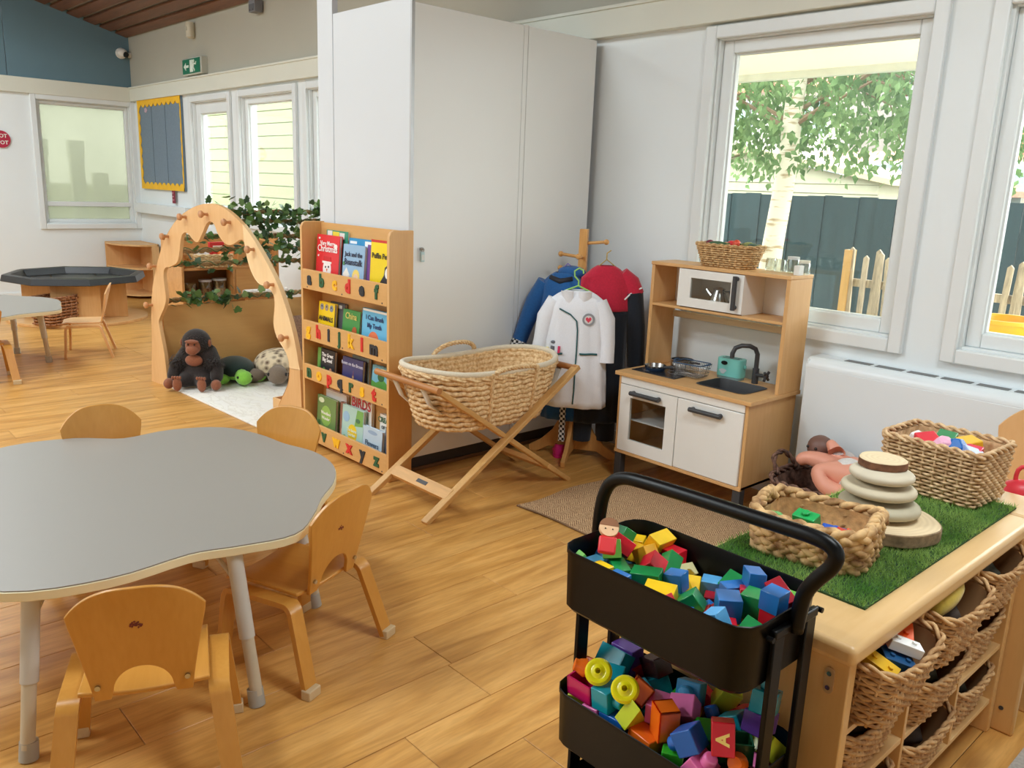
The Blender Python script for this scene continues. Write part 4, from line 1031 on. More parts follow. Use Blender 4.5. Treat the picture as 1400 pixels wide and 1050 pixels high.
turtle((-5.34, 2.385, .0125), math.radians(168), 'plush turtle with dark green shell and lime green head', fabric('turtle_shell_green', (24, 48, 40), 120, .3), fabric('turtle_lime', (140, 206, 74), 120), .80)

# ================================================================ shelf unit behind the rails and its contents
su = thing('open_shelf', 'low beech open shelf unit behind the den rails', 'shelf', (-6.05, 2.62, 0))
SW = wood('shelf_beech', (214, 160, 98), (196, 140, 80), 'y', 4)
for nm, a in (('end_panel', (-.18, .18, -.36, -.342, 0, .93)), ('end_panel', (-.18, .18, .36, .378, 0, .93)), ('shelf', (-.17, .17, -.342, .36, .07, .088)), ('shelf', (-.17, .17, -.342, .36, .47, .488)), ('shelf', (-.17, .17, -.342, .36, .70, .718)), ('back_panel', (-.18, -.168, -.342, .36, .08, .93)), ('centre_panel', (.05, .17, .02, .036, .488, .70))):
    MB().box(*a).build(nm, SW, su, bevel=.002)
MB().box(.155, .168, .04, .36, .49, .70).build('cupboard_door', wood('door_ply', (222, 170, 104), (208, 150, 84), 'y', 3), su, bevel=.003)
MB().prism([(.06, .718), (.34, .718), (.34, .84), (.28, .90), (.16, .92), (.08, .86)], .14, .155, Matrix(((0, 0, 1, 0), (1, 0, 0, 0), (0, 1, 0, 0), (0, 0, 0, 1)))).build('rounded_divider', SW, su, bevel=.002)
# ================================================================ basket makers
def strawmat(name, c1, c2, scale=60):
    m, nt, p = nmat(name)
    tc = nt.nodes.new('ShaderNodeTexCoord'); no = nt.nodes.new('ShaderNodeTexNoise'); no.inputs['Scale'].default_value = scale; no.inputs['Detail'].default_value = 5
    L_(nt, tc, 'Object', no, 'Vector')
    rp = nt.nodes.new('ShaderNodeValToRGB'); e = rp.color_ramp.elements
    e[0].position = .32; e[0].color = (*lin(c1), 1); e[1].position = .62; e[1].color = (*lin(c2), 1)
    L_(nt, no, 'Fac', rp, 'Fac'); L_(nt, rp, 'Color', p, 'Base Color'); p.inputs['Roughness'].default_value = .75
    b = nt.nodes.new('ShaderNodeBump'); b.inputs['Strength'].default_value = .35; b.inputs['Distance'].default_value = .003
    L_(nt, no, 'Fac', b, 'Height'); L_(nt, b, 'Normal', p, 'Normal'); MATS[name] = m; return m
def ring_pts(a, b, r, N, z, hf=None):
    """hf(x,y) -> z multiplier"""
    return [(x, y, z * (hf(x / a, y / b) if hf else 1.0), nx, ny) for x, y, nx, ny in rrect(a, b, r, N)]
def woven(par, a, b, h, r, mat, rows=12, N=60, sr=.004, amp=.004, taper=.85, hf=None, stakes=True, rim='rope', rimr=.007, liner=None, flat=1.0, linermat=None):
    """wicker basket: weavers alternating in and out of stakes; base on z=0"""
    mb = MB()
    sf = lambda t: taper + (1 - taper) * t
    for i in range(rows):
        t = (i + .5) / rows; f_ = sf(t)
        pts = [(x * f_ + nx * amp * (1 if (k + i) % 2 else -1), y * f_ + ny * amp * (1 if (k + i) % 2 else -1), z) for k, (x, y, z, nx, ny) in enumerate(ring_pts(a, b, r, N, t * h, hf))]
        mb.tube(pts, sr, 5, closed=True, flat=flat)
    mb.build('woven_side', mat, par, sharp=180)
    if stakes:
        sk = MB()
        top = ring_pts(a, b, r, N, h, hf)
        for k in range(0, N, 2):
            x, y, z, nx, ny = top[k]
            sk.tube([(x * taper, y * taper, 0), (x, y, z)], sr * .8, 4)
        sk.build('stakes', mat, par, sharp=180)
    # inner lining so the basket is closed
    lm = linermat or mat
    M2 = 40; lo = rrect(a, b, r, M2)
    v = []
    for t in (0, 1):
        for x, y, nx, ny in lo:
            z = t * h * (hf(x / a, y / b) if hf else 1.0) * .97
            f_ = sf(t); v.append((x * f_ - nx * (amp + sr * 1.3), y * f_ - ny * (amp + sr * 1.3), z + .002 * (1 - t)))
    MB().add(v, [(k, (k + 1) % M2, M2 + (k + 1) % M2, M2 + k) for k in range(M2)] + [tuple(range(M2))[::-1]]).build('inner_wall', lm, par, sharp=180)
    if rim:
        rb = MB(); tp = [(x, y, z + rimr * .3) for x, y, z, nx, ny in ring_pts(a, b, r, N * 2, h, hf)]
        if rim == 'rope': rb.rope(tp, rimr * .7, rimr * .75, .125, 6, closed=True)
        else: rb.tube(tp, rimr, 8, closed=True)
        rb.build('rim', mat, par, sharp=180)
# ================================================================ Moses basket on its folding stand
STW = wood('stand_beech', (214, 170, 108), (198, 150, 88), 'y', 7, rough=.4)
st = thing('folding_stand', 'beech folding cross-leg stand carrying the Moses basket', 'stand', (-2.79, 2.375, 0))
for s, nm in ((.195, 'a'), (-.195, 'b')):
    sx = s + (.012 if s > 0 else -.012)
    MB().bar((sx + (.0 if s > 0 else 0), -.44, 0.0), (sx, .43, .56), .022, .038, up=(1, 0, 0)).build('leg', STW, st, bevel=.003)
    sx2 = s - (.012 if s > 0 else -.012)
    MB().bar((sx2, .43, 0.0), (sx2, -.385, .56), .022, .038, up=(1, 0, 0)).build('leg', STW, st, bevel=.003)
    MB().cyl((s - .03, -.0, .283), (s + .03, -.0, .283), .006, n=10).build('pivot_bolt', STEEL, st)
MB().cyl((-.235, -.38, .552), (.215, -.38, .552), .014, n=14).build('top_rod', wood('rod_wood', (190, 128, 72), None, 'x', 8), st)
MB().cyl((-.215, .42, .552), (.215, .42, .552), .014, n=14).build('top_rod', MATS['rod_wood'], st)
cbr = MB().box(-.20, .205, -.012, .012, -.028, .028, Matrix.Translation((0, -.305, .088)) @ Matrix.Rotation(-.95, 4, 'X')).build('cross_slat', wood('slat_wood', (222, 172, 108), None, 'x', 7), st, bevel=.002)
MB().box(-.02, .05, -.0135, -.012, -.009, .009, Matrix.Translation((0, -.305, .088)) @ Matrix.Rotation(-.95, 4, 'X')).build('maker_plate', GREYPL, cbr)
MB().box(-.20, .205, -.012, .012, -.028, .028, Matrix.Translation((0, .30, .088)) @ Matrix.Rotation(.95, 4, 'X')).build('cross_slat', MATS['slat_wood'], st, bevel=.002)
for x in (-.1, .1):
    MB().sheet(lambda u, v: (x - .02 + .04 * u, -.38 + .8 * v, .545 - .215 * math.sin(PI * v) ** .55), 2, 20, (0, 0, -.003)).build('sling_strap', fabric('strap_cotton', (210, 200, 180)), st, sharp=180)
mo = thing('moses_basket', 'oval palm-leaf Moses basket with cream bound rim and looped handles', 'basket', (-2.79, 2.395, .335))
PALM = strawmat('palm_leaf', (196, 152, 98), (240, 212, 166), 70)
ma, mb_, mh = .205, .385, .245
mhf = lambda x, y: 1.0 + .10 * abs(y) ** 2.2 
body = MB(); NR = 11
for i in range(NR):
    t = i / (NR - 1); f_ = .80 + .20 * t ** .8
    pts = []; rs = []
    N = 150
    for k, (x, y, nx, ny) in enumerate(rrect(ma, mb_, ma * .98, N)):
        z = .014 + t * (mh - .02) * mhf(x / ma, y / mb_)
        lum = abs(math.sin(PI * (k / 3.0 + i * .37)))
        pts.append((x * f_, y * f_, z + .003 * math.sin(k * 1.3 + i))); rs.append(.0105 + .0035 * lum)
    body.tube(pts, rs, 7, closed=True)
body.build('coiled_side', PALM, mo, sharp=180)
bs = MB().prism([(x * .80, y * .80) for x, y, nx, ny in rrect(ma, mb_, ma * .98, 48)], .0, .016); bs.build('base', PALM, mo)
v = []
for t in (0, 1):
    for x, y, nx, ny in rrect(ma, mb_, ma * .98, 60):
        f_ = .80 + .20 * t; v.append((x * f_ - nx * .006, y * f_ - ny * .006, .014 + t * (mh - .02) * mhf(x / ma, y / mb_)))
MB().add(v, [(k, (k + 1) % 60, 60 + (k + 1) % 60, 60 + k) for k in range(60)]).build('inner_wall', PALM, mo, sharp=180)
rp_ = [(x * 1.0, y * 1.0, mh * mhf(x / ma, y / mb_) + .006) for x, y, nx, ny in rrect(ma, mb_, ma * .98, 100)]
MB().tube(rp_, .0125, 10, closed=True).build('rim_binding', fabric('cream_binding', (226, 214, 190), 200), mo, sharp=180)
MB().rope([(p[0] * 1.02, p[1] * 1.01, p[2] - .02) for p in rp_], .007, .006, .15, 5, closed=True).build('braided_band', PALM, mo, sharp=180)
for s in (-1, 1):
    hb = MB()
    pts = []
    for k in range(41):
        a = PI * k / 40; yy = -.12 * math.cos(a) + .02
        up_ = math.sin(a)
        fall = .055 * up_
        pts.append((s * (ma + .016 - .028 * up_ * (1 if s < 0 else .35)), yy, mh * 1.0 + .012 + fall if s < 0 else mh + .01 + .012 * up_))
    lead = [(s * (ma * (.80 + .2 * t) + .013), -.10 - .02 * t, .01 + t * (mh)) for t in [k / 14 for k in range(15)]]
    tail = [(s * (ma * (.80 + .2 * t) + .013), .14 - .0 * t, .01 + t * (mh)) for t in [k / 14 for k in range(15)]]
    hb.rope(lead, .006, .006, .16, 5, strands=3); hb.rope(tail[::-1], .006, .006, .16, 5, strands=3); hb.rope(pts, .006, .006, .16, 5, strands=3)
    hb.build('handle', PALM, mo, sharp=180)

# ================================================================ coat stand with dressing-up clothes
cs = thing('coat_stand', 'wooden coat stand with crossed curved feet and dowel pegs', 'coat stand', (-2.857, 3.10, 0), math.atan2(.52, .85))
CSW = wood('coat_stand_wood', (216, 164, 98), (198, 144, 80), 'z', 6)
prof = [(-.23, 0), (-.19, 0), (-.13, .035), (.13, .035), (.19, 0), (.23, 0), (.235, .03), (.17, .07), (.11, .13), (.075, .2), (.05, .245), (.0, .262), (-.05, .245), (-.075, .2), (-.11, .13), (-.17, .07), (-.235, .03)]
MB().prism(prof, -.011, .011, Mxz).build('foot_board', CSW, cs, bevel=.003)
MB().prism([(p[0], p[1]) for p in prof], -.011, .011, Matrix(((0, 0, 1, 0), (1, 0, 0, 0), (0, 1, 0, 0), (0, 0, 0, 1)))).build('foot_board', CSW, cs, bevel=.003)
MB().box(-.02, .02, -.02, .02, .04, 1.17).build('pole', CSW, cs, bevel=.003)
for z, dx, dy in ((1.10, 1, 0), (1.03, 0, -1), (.96, -1, 0), (.90, 0, 1), (1.03, -1, 0), (.92, 1, 0)):
    MB().cyl((dx * .0, dy * .0, z), (dx * .11, dy * .11, z + .012), .008, n=10).ell((dx * .113, dy * .113, z + .012), (.014, .014, .014), 10, 8).build('peg', CSW, cs)
# clothes: lofted garments facing local -Y
def garment(par, name, prof, mat, fold=.004, n=40, nf=9, thick=.004, ph=0.0):
    """prof: (z, halfwidth, halfdepth, yshift) from hem up"""
    m = MB()
    def fn(u, v):
        f = v * (len(prof) - 1); i = min(int(f), len(prof) - 2); w = f - i
        z, a, b, ys = [prof[i][k] * (1 - w) + prof[i + 1][k] * w for k in range(4)]
        q = 2 * PI * u; g = fold * math.sin(nf * q + ph + 3 * v) * (1 - v) ** .6
        sx = math.copysign(abs(math.cos(q)) ** .8, math.cos(q)); sy = math.copysign(abs(math.sin(q)) ** .9, math.sin(q))
        return (sx * (a + g), sy * (b + g * 1.5) + ys, z)
    def th(u, v):
        q = 2 * PI * u; return (-thick * math.cos(q), -thick * math.sin(q), 0)
    m.sheet(fn, n, 26, th, closedu=True)
    o = m.build(name, mat, par, sharp=180); return o, fn
def sleeve(par, pts, rs, mat, name='sleeve'):
    return MB().tube(pts, rs, 14).build(name, mat, par, sharp=60)
# white doctor's coat
COATW = fabric('white_cotton', (238, 241, 248), 260, .05)
TEAL = plain('teal_trim', (30, 88, 92), .6)
fdir = math.atan2(.66, .75) - .12
wc = thing('doctor_coat', "child's white doctor coat with teal trim on a green hanger", 'costume coat', (-2.755, 2.965, 0), .62)
o, fn = garment(wc, 'coat_body', [(.315, .165, .075, 0), (.45, .160, .072, 0), (.60, .150, .068, 0), (.72, .142, .064, 0), (.80, .138, .06, .0), (.845, .125, .052, .004), (.87, .09, .045, .01), (.885, .055, .04, .014)], COATW, .005)
sleeve(wc, [(-.105, .0, .835), (-.148, -.005, .75), (-.165, -.012, .64), (-.178, -.03, .55)], [.04, .045, .038, .038], COATW)
sleeve(wc, [(.105, .0, .835), (.145, -.005, .75), (.158, -.01, .64), (.16, -.022, .545)], [.04, .045, .038, .038], COATW)
for s in (-1, 1):
    MB().sheet(lambda u, v: (s * (.012 + .062 * u), -.040 - .014 * math.sin(PI * u) + .03 * u * v - .004, .885 - .062 * v - .03 * (1 - u) * v), 6, 4, (0, .005, 0)).build('collar', COATW, wc, sharp=80)
def front(x, z, off=.003):
    best = None
    for k in range(200):
        u = .5 + .5 * k / 200
        v = 0.0
        lo, hi = 0.0, 1.0
        for _ in range(24):
            mid = (lo + hi) / 2
            if fn(u, mid)[2] < z: lo = mid
            else: hi = mid
        p = fn(u, lo)
        if best is None or abs(p[0] - x) < abs(best[0] - x): best = p
    return (best[0], best[1] - off, best[2])
MB().tube([front(x, z, .004) for x, z in [(-.075, .80), (-.02, .775), (.012, .745), (.02, .70), (.02, .6), (.018, .5), (.016, .4), (.012, .335)]], .0035, 6).build('front_trim', TEAL, wc, sharp=180)
for (xa, xb, z, dz) in ((-.125, -.05, .575, .008), (.035, .118, .588, .0)):
    MB().tube([front(xa + (xb - xa) * i / 8, z + dz * i / 8, .003) for i in range(9)], .005, 6).build('pocket_trim', TEAL, wc, sharp=180)
MB().tube([front(-.10, .585, .002), front(-.10, .615, .004)], .011, 8).ell(front(-.098, .635, .004), (.013, .006, .008), 10, 6).build('printed_otoscope', plain('print_grey', (110, 112, 120), .6), wc)
MB().tube([front(-.066, .585, .002), front(-.065, .618, .004)], .006, 8).build('printed_pen', plain('print_pink', (226, 60, 110), .6), wc)
MB().tube([front(-.128, .585, .002), front(-.127, .605, .004)], .007, 8).build('printed_tool', plain('print_yellow', (236, 214, 80), .6), wc)
em = front(.068, .755, .004)
bd = MB().lathe([(0, 0), (.030, 0), (.030, .002), (0, .002)], 28, Matrix.Translation(em) @ Matrix.Rotation(.25, 4, 'Z') @ Matrix.Rotation(PI / 2, 4, 'X')).build('badge', plain('badge_grey', (150, 154, 160), .6), wc)
MB().lathe([(0, 0), (.020, 0), (.020, .001), (0, .001)], 24, Matrix.Translation((em[0], em[1] - .0022, em[2])) @ Matrix.Rotation(.25, 4, 'Z') @ Matrix.Rotation(PI / 2, 4, 'X')).build('badge_disc', plain('badge_white', (232, 228, 230), .6), bd)
MB().prism([(.014 * 1.0 * math.sin(t) ** 3, .0011 * (11 * math.cos(t) - 4.5 * math.cos(2 * t) - 2 * math.cos(3 * t) - math.cos(4 * t))) for t in [2 * PI * k / 28 for k in range(28)]], .0, .0012, Matrix.Translation((em[0], em[1] - .0034, em[2])) @ Matrix.Rotation(.25, 4, 'Z') @ Matrix.Rotation(PI / 2, 4, 'X')).build('badge_heart', plain('heart_red', (226, 70, 96), .6), bd)
hg = thing('clothes_hanger', 'light green plastic hanger inside the white coat', 'hanger', (-2.755, 2.965, 0), .62)
LIM = plain('hanger_green', (160, 214, 110), .4)
MB().tube([(.0, .02, .905), (.0, .02, .93), (-.02, .02, .95), (-.022, .02, .975), (0, .02, .99), (.02, .02, .98), (.022, .02, .965)], .004, 8).build('hook', LIM, hg)
MB().tube([(-.12, .012, .838), (-.06, .015, .88), (0, .018, .905), (.06, .015, .88), (.12, .012, .838)], .0045, 8).tube([(-.115, .0, .83), (.115, .0, .83)], .004, 8).build('arms', LIM, hg)
# blue costume
BLU = fabric('blue_felt', (28, 92, 156), 120, .15)
bl = thing('blue_costume', 'blue costume jacket with chequered cuffs hanging from the coat stand', 'costume', (-2.90, 3.02, 0), .35)
garment(bl, 'jacket_body', [(.20, .10, .05, .02), (.40, .105, .05, .015), (.6, .115, .055, .01), (.8, .125, .06, 0), (.89, .125, .055, 0), (.935, .08, .045, 0), (.955, .05, .04, 0)], BLU, .004)
sleeve(bl, [(-.10, 0, .90), (-.15, -.01, .80), (-.19, -.03, .68), (-.215, -.05, .585)], [.045, .05, .042, .038], BLU)
def checks():
    m, nt, p = nmat('black_white_checks')
    tc = nt.nodes.new('ShaderNodeTexCoord'); ck = nt.nodes.new('ShaderNodeTexChecker'); ck.inputs['Scale'].default_value = 75
    ck.inputs['Color1'].default_value = (.02, .02, .02, 1); ck.inputs['Color2'].default_value = (.8, .8, .8, 1)
    L_(nt, tc, 'Object', ck, 'Vector'); L_(nt, ck, 'Color', p, 'Base Color'); p.inputs['Roughness'].default_value = .8; return m
CHK = checks()
MB().tube([(-.212, -.047, .595), (-.222, -.056, .56)], [.041, .041], 14).build('cuff', CHK, bl, sharp=60)
MB().box(.035, .065, -.055, -.045, .10, .32).build('side_stripe', CHK, bl)
MB().tube([(-.06, -.035, .93), (0, -.05, .915), (.06, -.035, .93)], [.012, .014, .012], 8).build('collar', plain('dark_collar', (40, 40, 50), .8), bl, sharp=180)
MB().tube([(0, 0, .95), (0, 0, .985), (.015, 0, 1.0), (.03, 0, .99)], .003, 6).build('hanger_hook', plain('mauve_wire', (120, 110, 190), .4), bl)
MB().ell((.03, .02, .955), (.075, .05, .035)).build('hood', BLU, bl, sharp=180)
# red and navy costume
REDF = fabric('red_felt', (200, 30, 62), 120, .12); NAVY = fabric('navy_felt', (22, 30, 42), 120, .2)
rc = thing('red_costume', 'red and navy tunic costume with white piping on the coat stand', 'costume', (-2.735, 3.14, 0), .95)
garment(rc, 'tunic_body', [(.20, .125, .055, .02), (.35, .128, .058, .01), (.6, .125, .06, 0), (.78, .13, .06, 0)], NAVY, .005)
garment(rc, 'red_yoke', [(.78, .132, .062, 0), (.88, .135, .06, 0), (.94, .12, .05, 0), (.985, .07, .04, 0), (1.0, .045, .035, 0)], REDF, .002)
sleeve(rc, [(.08, 0, .965), (.125, -.005, .92), (.15, -.01, .86)], [.035, .047, .048], REDF)
sleeve(rc, [(.142, -.01, .87), (.165, -.02, .7), (.175, -.03, .50)], [.05, .046, .042], NAVY)
MB().tube([(.09, -.052, .84), (.12, -.048, .87), (.175, -.045, .9)], .004, 6).build('piping', plain('white_piping', (235, 235, 235), .6), rc)
MB().tube([(-.05, 0, .985), (0, 0, 1.03), (.06, 0, .985)], .003, 6).tube([(0, 0, 1.03), (0, 0, 1.06), (.02, 0, 1.075)], .003, 6).build('wire_hanger', plain('brass_wire', (200, 170, 90), .4, .6), rc)
for x in (-.065, .05): MB().tube([(x, .03, .30), (x * 1.1, .03, .10)], [.055, .05], 12).build('trouser_leg', NAVY, rc, sharp=60)
bt_ = thing('pink_shoe', 'pink dressing-up shoe under the costumes', 'shoe', (-2.90, 3.06, 0), .5)
MB().sheet(lambda u, v: ((.035 - .01 * math.cos(2 * PI * v)) * math.cos(2 * PI * u), .075 * math.sin(2 * PI * u), .055 * v * (1 - .35 * math.sin(2 * PI * u))), 20, 4, (0, 0, -.002), closedu=True).build('upper', plain('pink_satin', (214, 40, 130), .4), bt_, sharp=80)
MB().prism([(.038 * math.cos(a), .08 * math.sin(a)) for a in [2 * PI * k / 24 for k in range(24)]], 0, .012).build('sole', MATS['pink_satin'], bt_)

# ================================================================ play kitchen
KW = wood('kitchen_birch', (222, 178, 122), (208, 158, 100), 'z', 5, rough=.45, contrast=.7)
KX = wood('kitchen_birch_x', (224, 180, 124), (208, 158, 100), 'x', 5, rough=.45, contrast=.7)
KWH = plain('kitchen_white', (236, 236, 232), .4, var=.01)
kt = thing('play_kitchen', 'wooden toy kitchen with white doors, sink and microwave hood', 'play kitchen', (-2.148, 3.20, 0))
X0, X1 = -.352, .352
def kb(nm, a, m, par=kt, bev=.002): return MB().box(*a).build(nm, m, par, bevel=bev)
# worktop with sink cut-out
sk_ = [(.165 + p[0] - .02, -.005 + p[1]) for p in [(q[0], q[1]) for q in rrect(.125, .10, .03, 32)]]
wt = MB().prism([[(-.368, -.20), (.368, -.20), (.368, .20), (-.368, .20)], sk_[::-1]], .512, .53).build('worktop', KX, kt, bevel=.0015)
sb = MB(); n_ = 32
rows_ = [(1.06, .532), (1.0, .534), (.98, .528), (.92, .462), (.85, .455)]
vs = []
for f_, z in rows_:
    for q in rrect(.125, .10, .03, n_): vs.append((.145 + q[0] * f_, -.005 + q[1] * f_, z))
sb.add(vs, [(i * n_ + k, i * n_ + (k + 1) % n_, (i + 1) * n_ + (k + 1) % n_, (i + 1) * n_ + k) for i in range(4) for k in range(n_)] + [tuple(4 * n_ + k for k in range(n_))])
sb.build('sink', GREYPL, kt)
kb('hob', (-.335, -.085, -.12, .07, .5302, .534), plain('hob_black', (44, 46, 52), .25), bev=.001)
for (x, y) in ((-.27, -.05), (-.16, -.0)): MB().tube([(x + .042 * math.cos(a), y + .042 * math.sin(a), .5345) for a in [2 * PI * k / 28 for k in range(28)]], .0012, 4, closed=True).build('hob_ring', plain('hob_ring', (120, 120, 126), .4), kt)
for s, x in (('l', X0), ('r', X1 - .016)): kb('side_panel', (x, x + .016, -.185, .195, .135, .512), KW)
kb('bottom_panel', (X0, X1, -.185, .195, .135, .15), KX)
kb('bottom_rail', (X0, X1, -.19, -.175, .132, .148), KX)
kb('back_panel', (X0 + .016, X1 - .016, .185, .195, .15, .512), KWH)
kb('fascia', (X0 + .016, X1 - .016, -.19, -.175, .475, .512), KWH)
kb('oven_shelf', (X0 + .016, -.01, -.17, .185, .30, .306), plain('oven_shelf', (200, 202, 204), .4))
kb('mid_panel', (-.008, .004, -.172, .185, .15, .475), KWH)
# oven door with window
od = MB()
dx0, dx1, dz0, dz1, wx0, wx1, wz0, wz1 = X0 + .018, -.006, .15, .472, X0 + .08, -.066, .21, .415
for a in ((dx0, wx0, dz0, dz1), (wx1, dx1, dz0, dz1), (wx0, wx1, wz1, dz1), (wx0, wx1, dz0, wz0)): od.box(a[0], a[1], -.192, -.178, a[2], a[3])
od = od.build('oven_door', KWH, kt)
kb('window_pane', (wx0, wx1, -.186, -.183, wz0, wz1), GLASS, od, 0)
dr2 = kb('cupboard_door', (-.002, X1 - .018, -.192, -.178, .15, .472), KWH, bev=.003)
def handle(par, x0, x1, z, y=-.192):
    MB().cyl((x0, y, z), (x0, y - .024, z), .011, n=12).cyl((x1, y, z), (x1, y - .024, z), .011, n=12).cyl((x0 - .012, y - .02, z), (x1 + .012, y - .02, z), .0105, n=12).build('handle', GREYPL, par, bevel=.002)
handle(od, -.25, -.105, .442); handle(dr2, .085, .225, .439)
for x in (X0 + .002, X1 - .04):
    for y in (-.185, .155): kb('leg', (x, x + .038, y, y + .038, 0, .137), GREYPL if True else None)
# hood
HY = .015
for x in (X0 - .012, X1 - .006): kb('hood_side', (x, x + .018, HY, .20, .53, 1.025), KW)
kb('hood_top', (X0 - .014, X1 + .014, HY - .004, .20, 1.025, 1.041), KX)
kb('hood_shelf', (X0 + .006, X1 - .006, HY, .20, .832, .844), KX)
kb('hood_back', (X0 + .006, X1 - .006, .19, .198, .844, 1.025), KWH)
mw = kb('microwave_side', (-.198, -.192, HY + .012, .19, .844, 1.025), KWH); kb('microwave_side', (.138, .144, HY + .012, .19, .844, 1.025), KWH)
md = MB()
for a in ((-.20, -.132, .85, 1.022), (.082, .146, .85, 1.022), (-.132, .082, .985, 1.022), (-.132, .082, .85, .892)): md.box(a[0], a[1], HY - .004, HY + .010, a[2], a[3])
md = md.build('microwave_door', KWH, kt)
kb('window_pane', (-.132, .082, HY + .002, HY + .005, .892, .985), GLASS, md, 0)
MB().cyl((.113, HY - .004, 1.004), (.113, HY - .028, 1.004), .010, n=12).cyl((.113, HY - .004, .878), (.113, HY - .028, .878), .010, n=12).cyl((.113, HY - .024, .866), (.113, HY - .024, 1.016), .0105, n=12).build('handle', GREYPL, md, bevel=.002)
kb('back_rail', (X0 + .006, X1 - .006, .185, .20, .765, .795), wood('pale_rail', (232, 216, 178), None, 'x', 5))
# tap
tp_ = MB().tube([(.175, .135, .53), (.175, .135, .60)], .015, 14).tube([(.175, .135, .60), (.175, .135, .665), (.168, .125, .69), (.15, .105, .702), (.125, .08, .702), (.105, .06, .69), (.098, .052, .665), (.098, .052, .645)], .0105, 12)
tp_.build('tap', GREYPL, kt, sharp=60)
MB().cyl((.185, .13, .572), (.235, .115, .578), .0085, n=10).build('tap_stem', GREYPL, kt)
tk = MB()
for k in range(4):
    a = PI / 4 + k * PI / 2; tk.tube([(.24, .113, .578), (.24 + .004, .113 + .026 * math.cos(a), .578 + .026 * math.sin(a))], .0065, 8)
tk.ell((.242, .113, .578), (.012, .012, .012), 10, 8).build('tap_knob', GREYPL, kt)
# ---- things on the kitchen
KX_, KY_ = -2.148, 3.20
to = thing('toy_toaster', 'turquoise toy toaster on the kitchen worktop', 'toaster', (-2.10, 3.335, .5303), .10)
TQ = plain('turquoise_plastic', (126, 206, 196), .35, var=.02)
MB().prism([(q[0], q[1]) for q in rrect(.062, .035, .02, 32)], .012, .095).build('body', TQ, to, bevel=.01, seg=3)
MB().prism([(q[0], q[1]) for q in rrect(.06, .033, .02, 32)], 0, .012).build('base', plain('grey_turquoise', (120, 150, 150), .5), to)
for y in (-.012, .012): MB().box(-.042, .042, y - .004, y + .004, .0952, .0962).build('slot', GREYPL, to)
MB().lathe([(0, 0), (.012, 0), (.012, .003), (0, .003)], 16, Matrix.Translation((-.02, -.035, .075)) @ Matrix.Rotation(PI / 2, 4, 'X') @ Matrix.Diagonal((1.3, .8, 1, 1))).build('dial', BLACKM, to)
MB().box(.062, .072, -.006, .006, .055, .07).build('lever', TQ, to, bevel=.002)
MB().prism([(.016 * math.cos(a) * (1 + .3 * math.sin(3 * a)), .012 * math.sin(a)) for a in [2 * PI * k / 20 for k in range(20)]], -.0365, -.0352, Matrix.Translation((-.025, 0, .035)) @ Mxz).build('sticker', plain('sticker_pink', (196, 206, 210), .5), to)
rk = thing('wire_rack', 'small wire dish rack with blue coated rim', 'dish rack', (-2.225, 3.20, .5345), .1)
rw = MB(); RA, RB, RH = .072, .055, .062
for k in range(17):
    x = -RA + 2 * RA * k / 16
    rw.tube([(x, -RB, RH), (x * .86, -RB * .8, .004), (x * .86, RB * .8, .004), (x, RB, RH)], .0011, 4)
for k in range(11):
    y = -RB + 2 * RB * k / 10
    rw.tube([(-RA, y, RH), (-RA * .86, y * .8, .004), (RA * .86, y * .8, .004), (RA, y, RH)], .0011, 4)
for z in (.02, .04):
    f_ = .86 + .14 * z / RH; rw.tube([(x, y, z) for x, y in ((-RA * f_, -RB * f_), (RA * f_, -RB * f_), (RA * f_, RB * f_), (-RA * f_, RB * f_))], .0011, 4, closed=True)
rw.build('wire_grid', STEEL, rk, sharp=180)
MB().tube([(q[0], q[1], RH) for q in rrect(RA, RB, .012, 36)], .0026, 6, closed=True).build('rim_wire', plain('navy_coating', (50, 84, 120), .4), rk, sharp=180)
for s in (-1, 1): MB().tube([(s * RA, -.02, RH), (s * (RA + .016), -.018, RH + .004), (s * (RA + .016), .018, RH + .004), (s * RA, .02, RH)], .0026, 6).build('grip', MATS['navy_coating'], rk, sharp=180)
pn = thing('toy_frying_pan', 'shallow steel toy frying pan with dark handle on the hob', 'pan', (-2.40, 3.155, .5345))
MB().lathe([(0, 0), (.042, 0), (.046, .004), (.053, .024), (.051, .025), (.043, .005), (0, .004)], 28).build('bowl', STEEL, pn)
MB().lathe([(0, -.0), (.0425, -.0), (.047, .006), (.050, .016), (.0505, .0155), (.0475, .005), (.043, -.0005), (0, -.0005)], 28).build('enamel_base', plain('navy_enamel', (40, 58, 84), .3), pn)
MB().tube([(.05, 0, .022), (.09, -.0, .03), (.12, -.0, .031)], [.006, .008, .006], 10).build('handle', GREYPL, pn)
pt = thing('toy_saucepan', 'taller steel toy saucepan at the back of the hob', 'saucepan', (-2.345, 3.29, .5302))
MB().lathe([(0, 0), (.052, 0), (.055, .004), (.055, .05), (.058, .052), (.053, .052), (.052, .005), (0, .004)], 30).build('pot', STEEL, pt)
MB().tube([(.055, 0, .042), (.075, 0, .046), (.10, 0, .046)], .005, 8).build('handle', GREYPL, pt)
MB().tube([(.0, .0, .052)] + [(0, 0, .0521)], .001, 4) 
ke = thing('steel_kettle', 'steel toy kettle inside the microwave', 'kettle', (-2.175, 3.29, .8442))
MB().lathe([(0, 0), (.05, 0), (.052, .006), (.045, .04), (.032, .075), (.026, .09), (.028, .096), (.012, .104), (0, .105)], 28).build('body', STEEL, ke)
MB().tube([(-.035, 0, .06), (-.055, 0, .075), (-.068, 0, .088)], [.012, .009, .006], 10).build('spout', STEEL, ke)
MB().tube([(.03, 0, .085), (.055, 0, .09), (.066, 0, .06), (.05, 0, .02)], .005, 8).build('handle', BLACKM, ke)
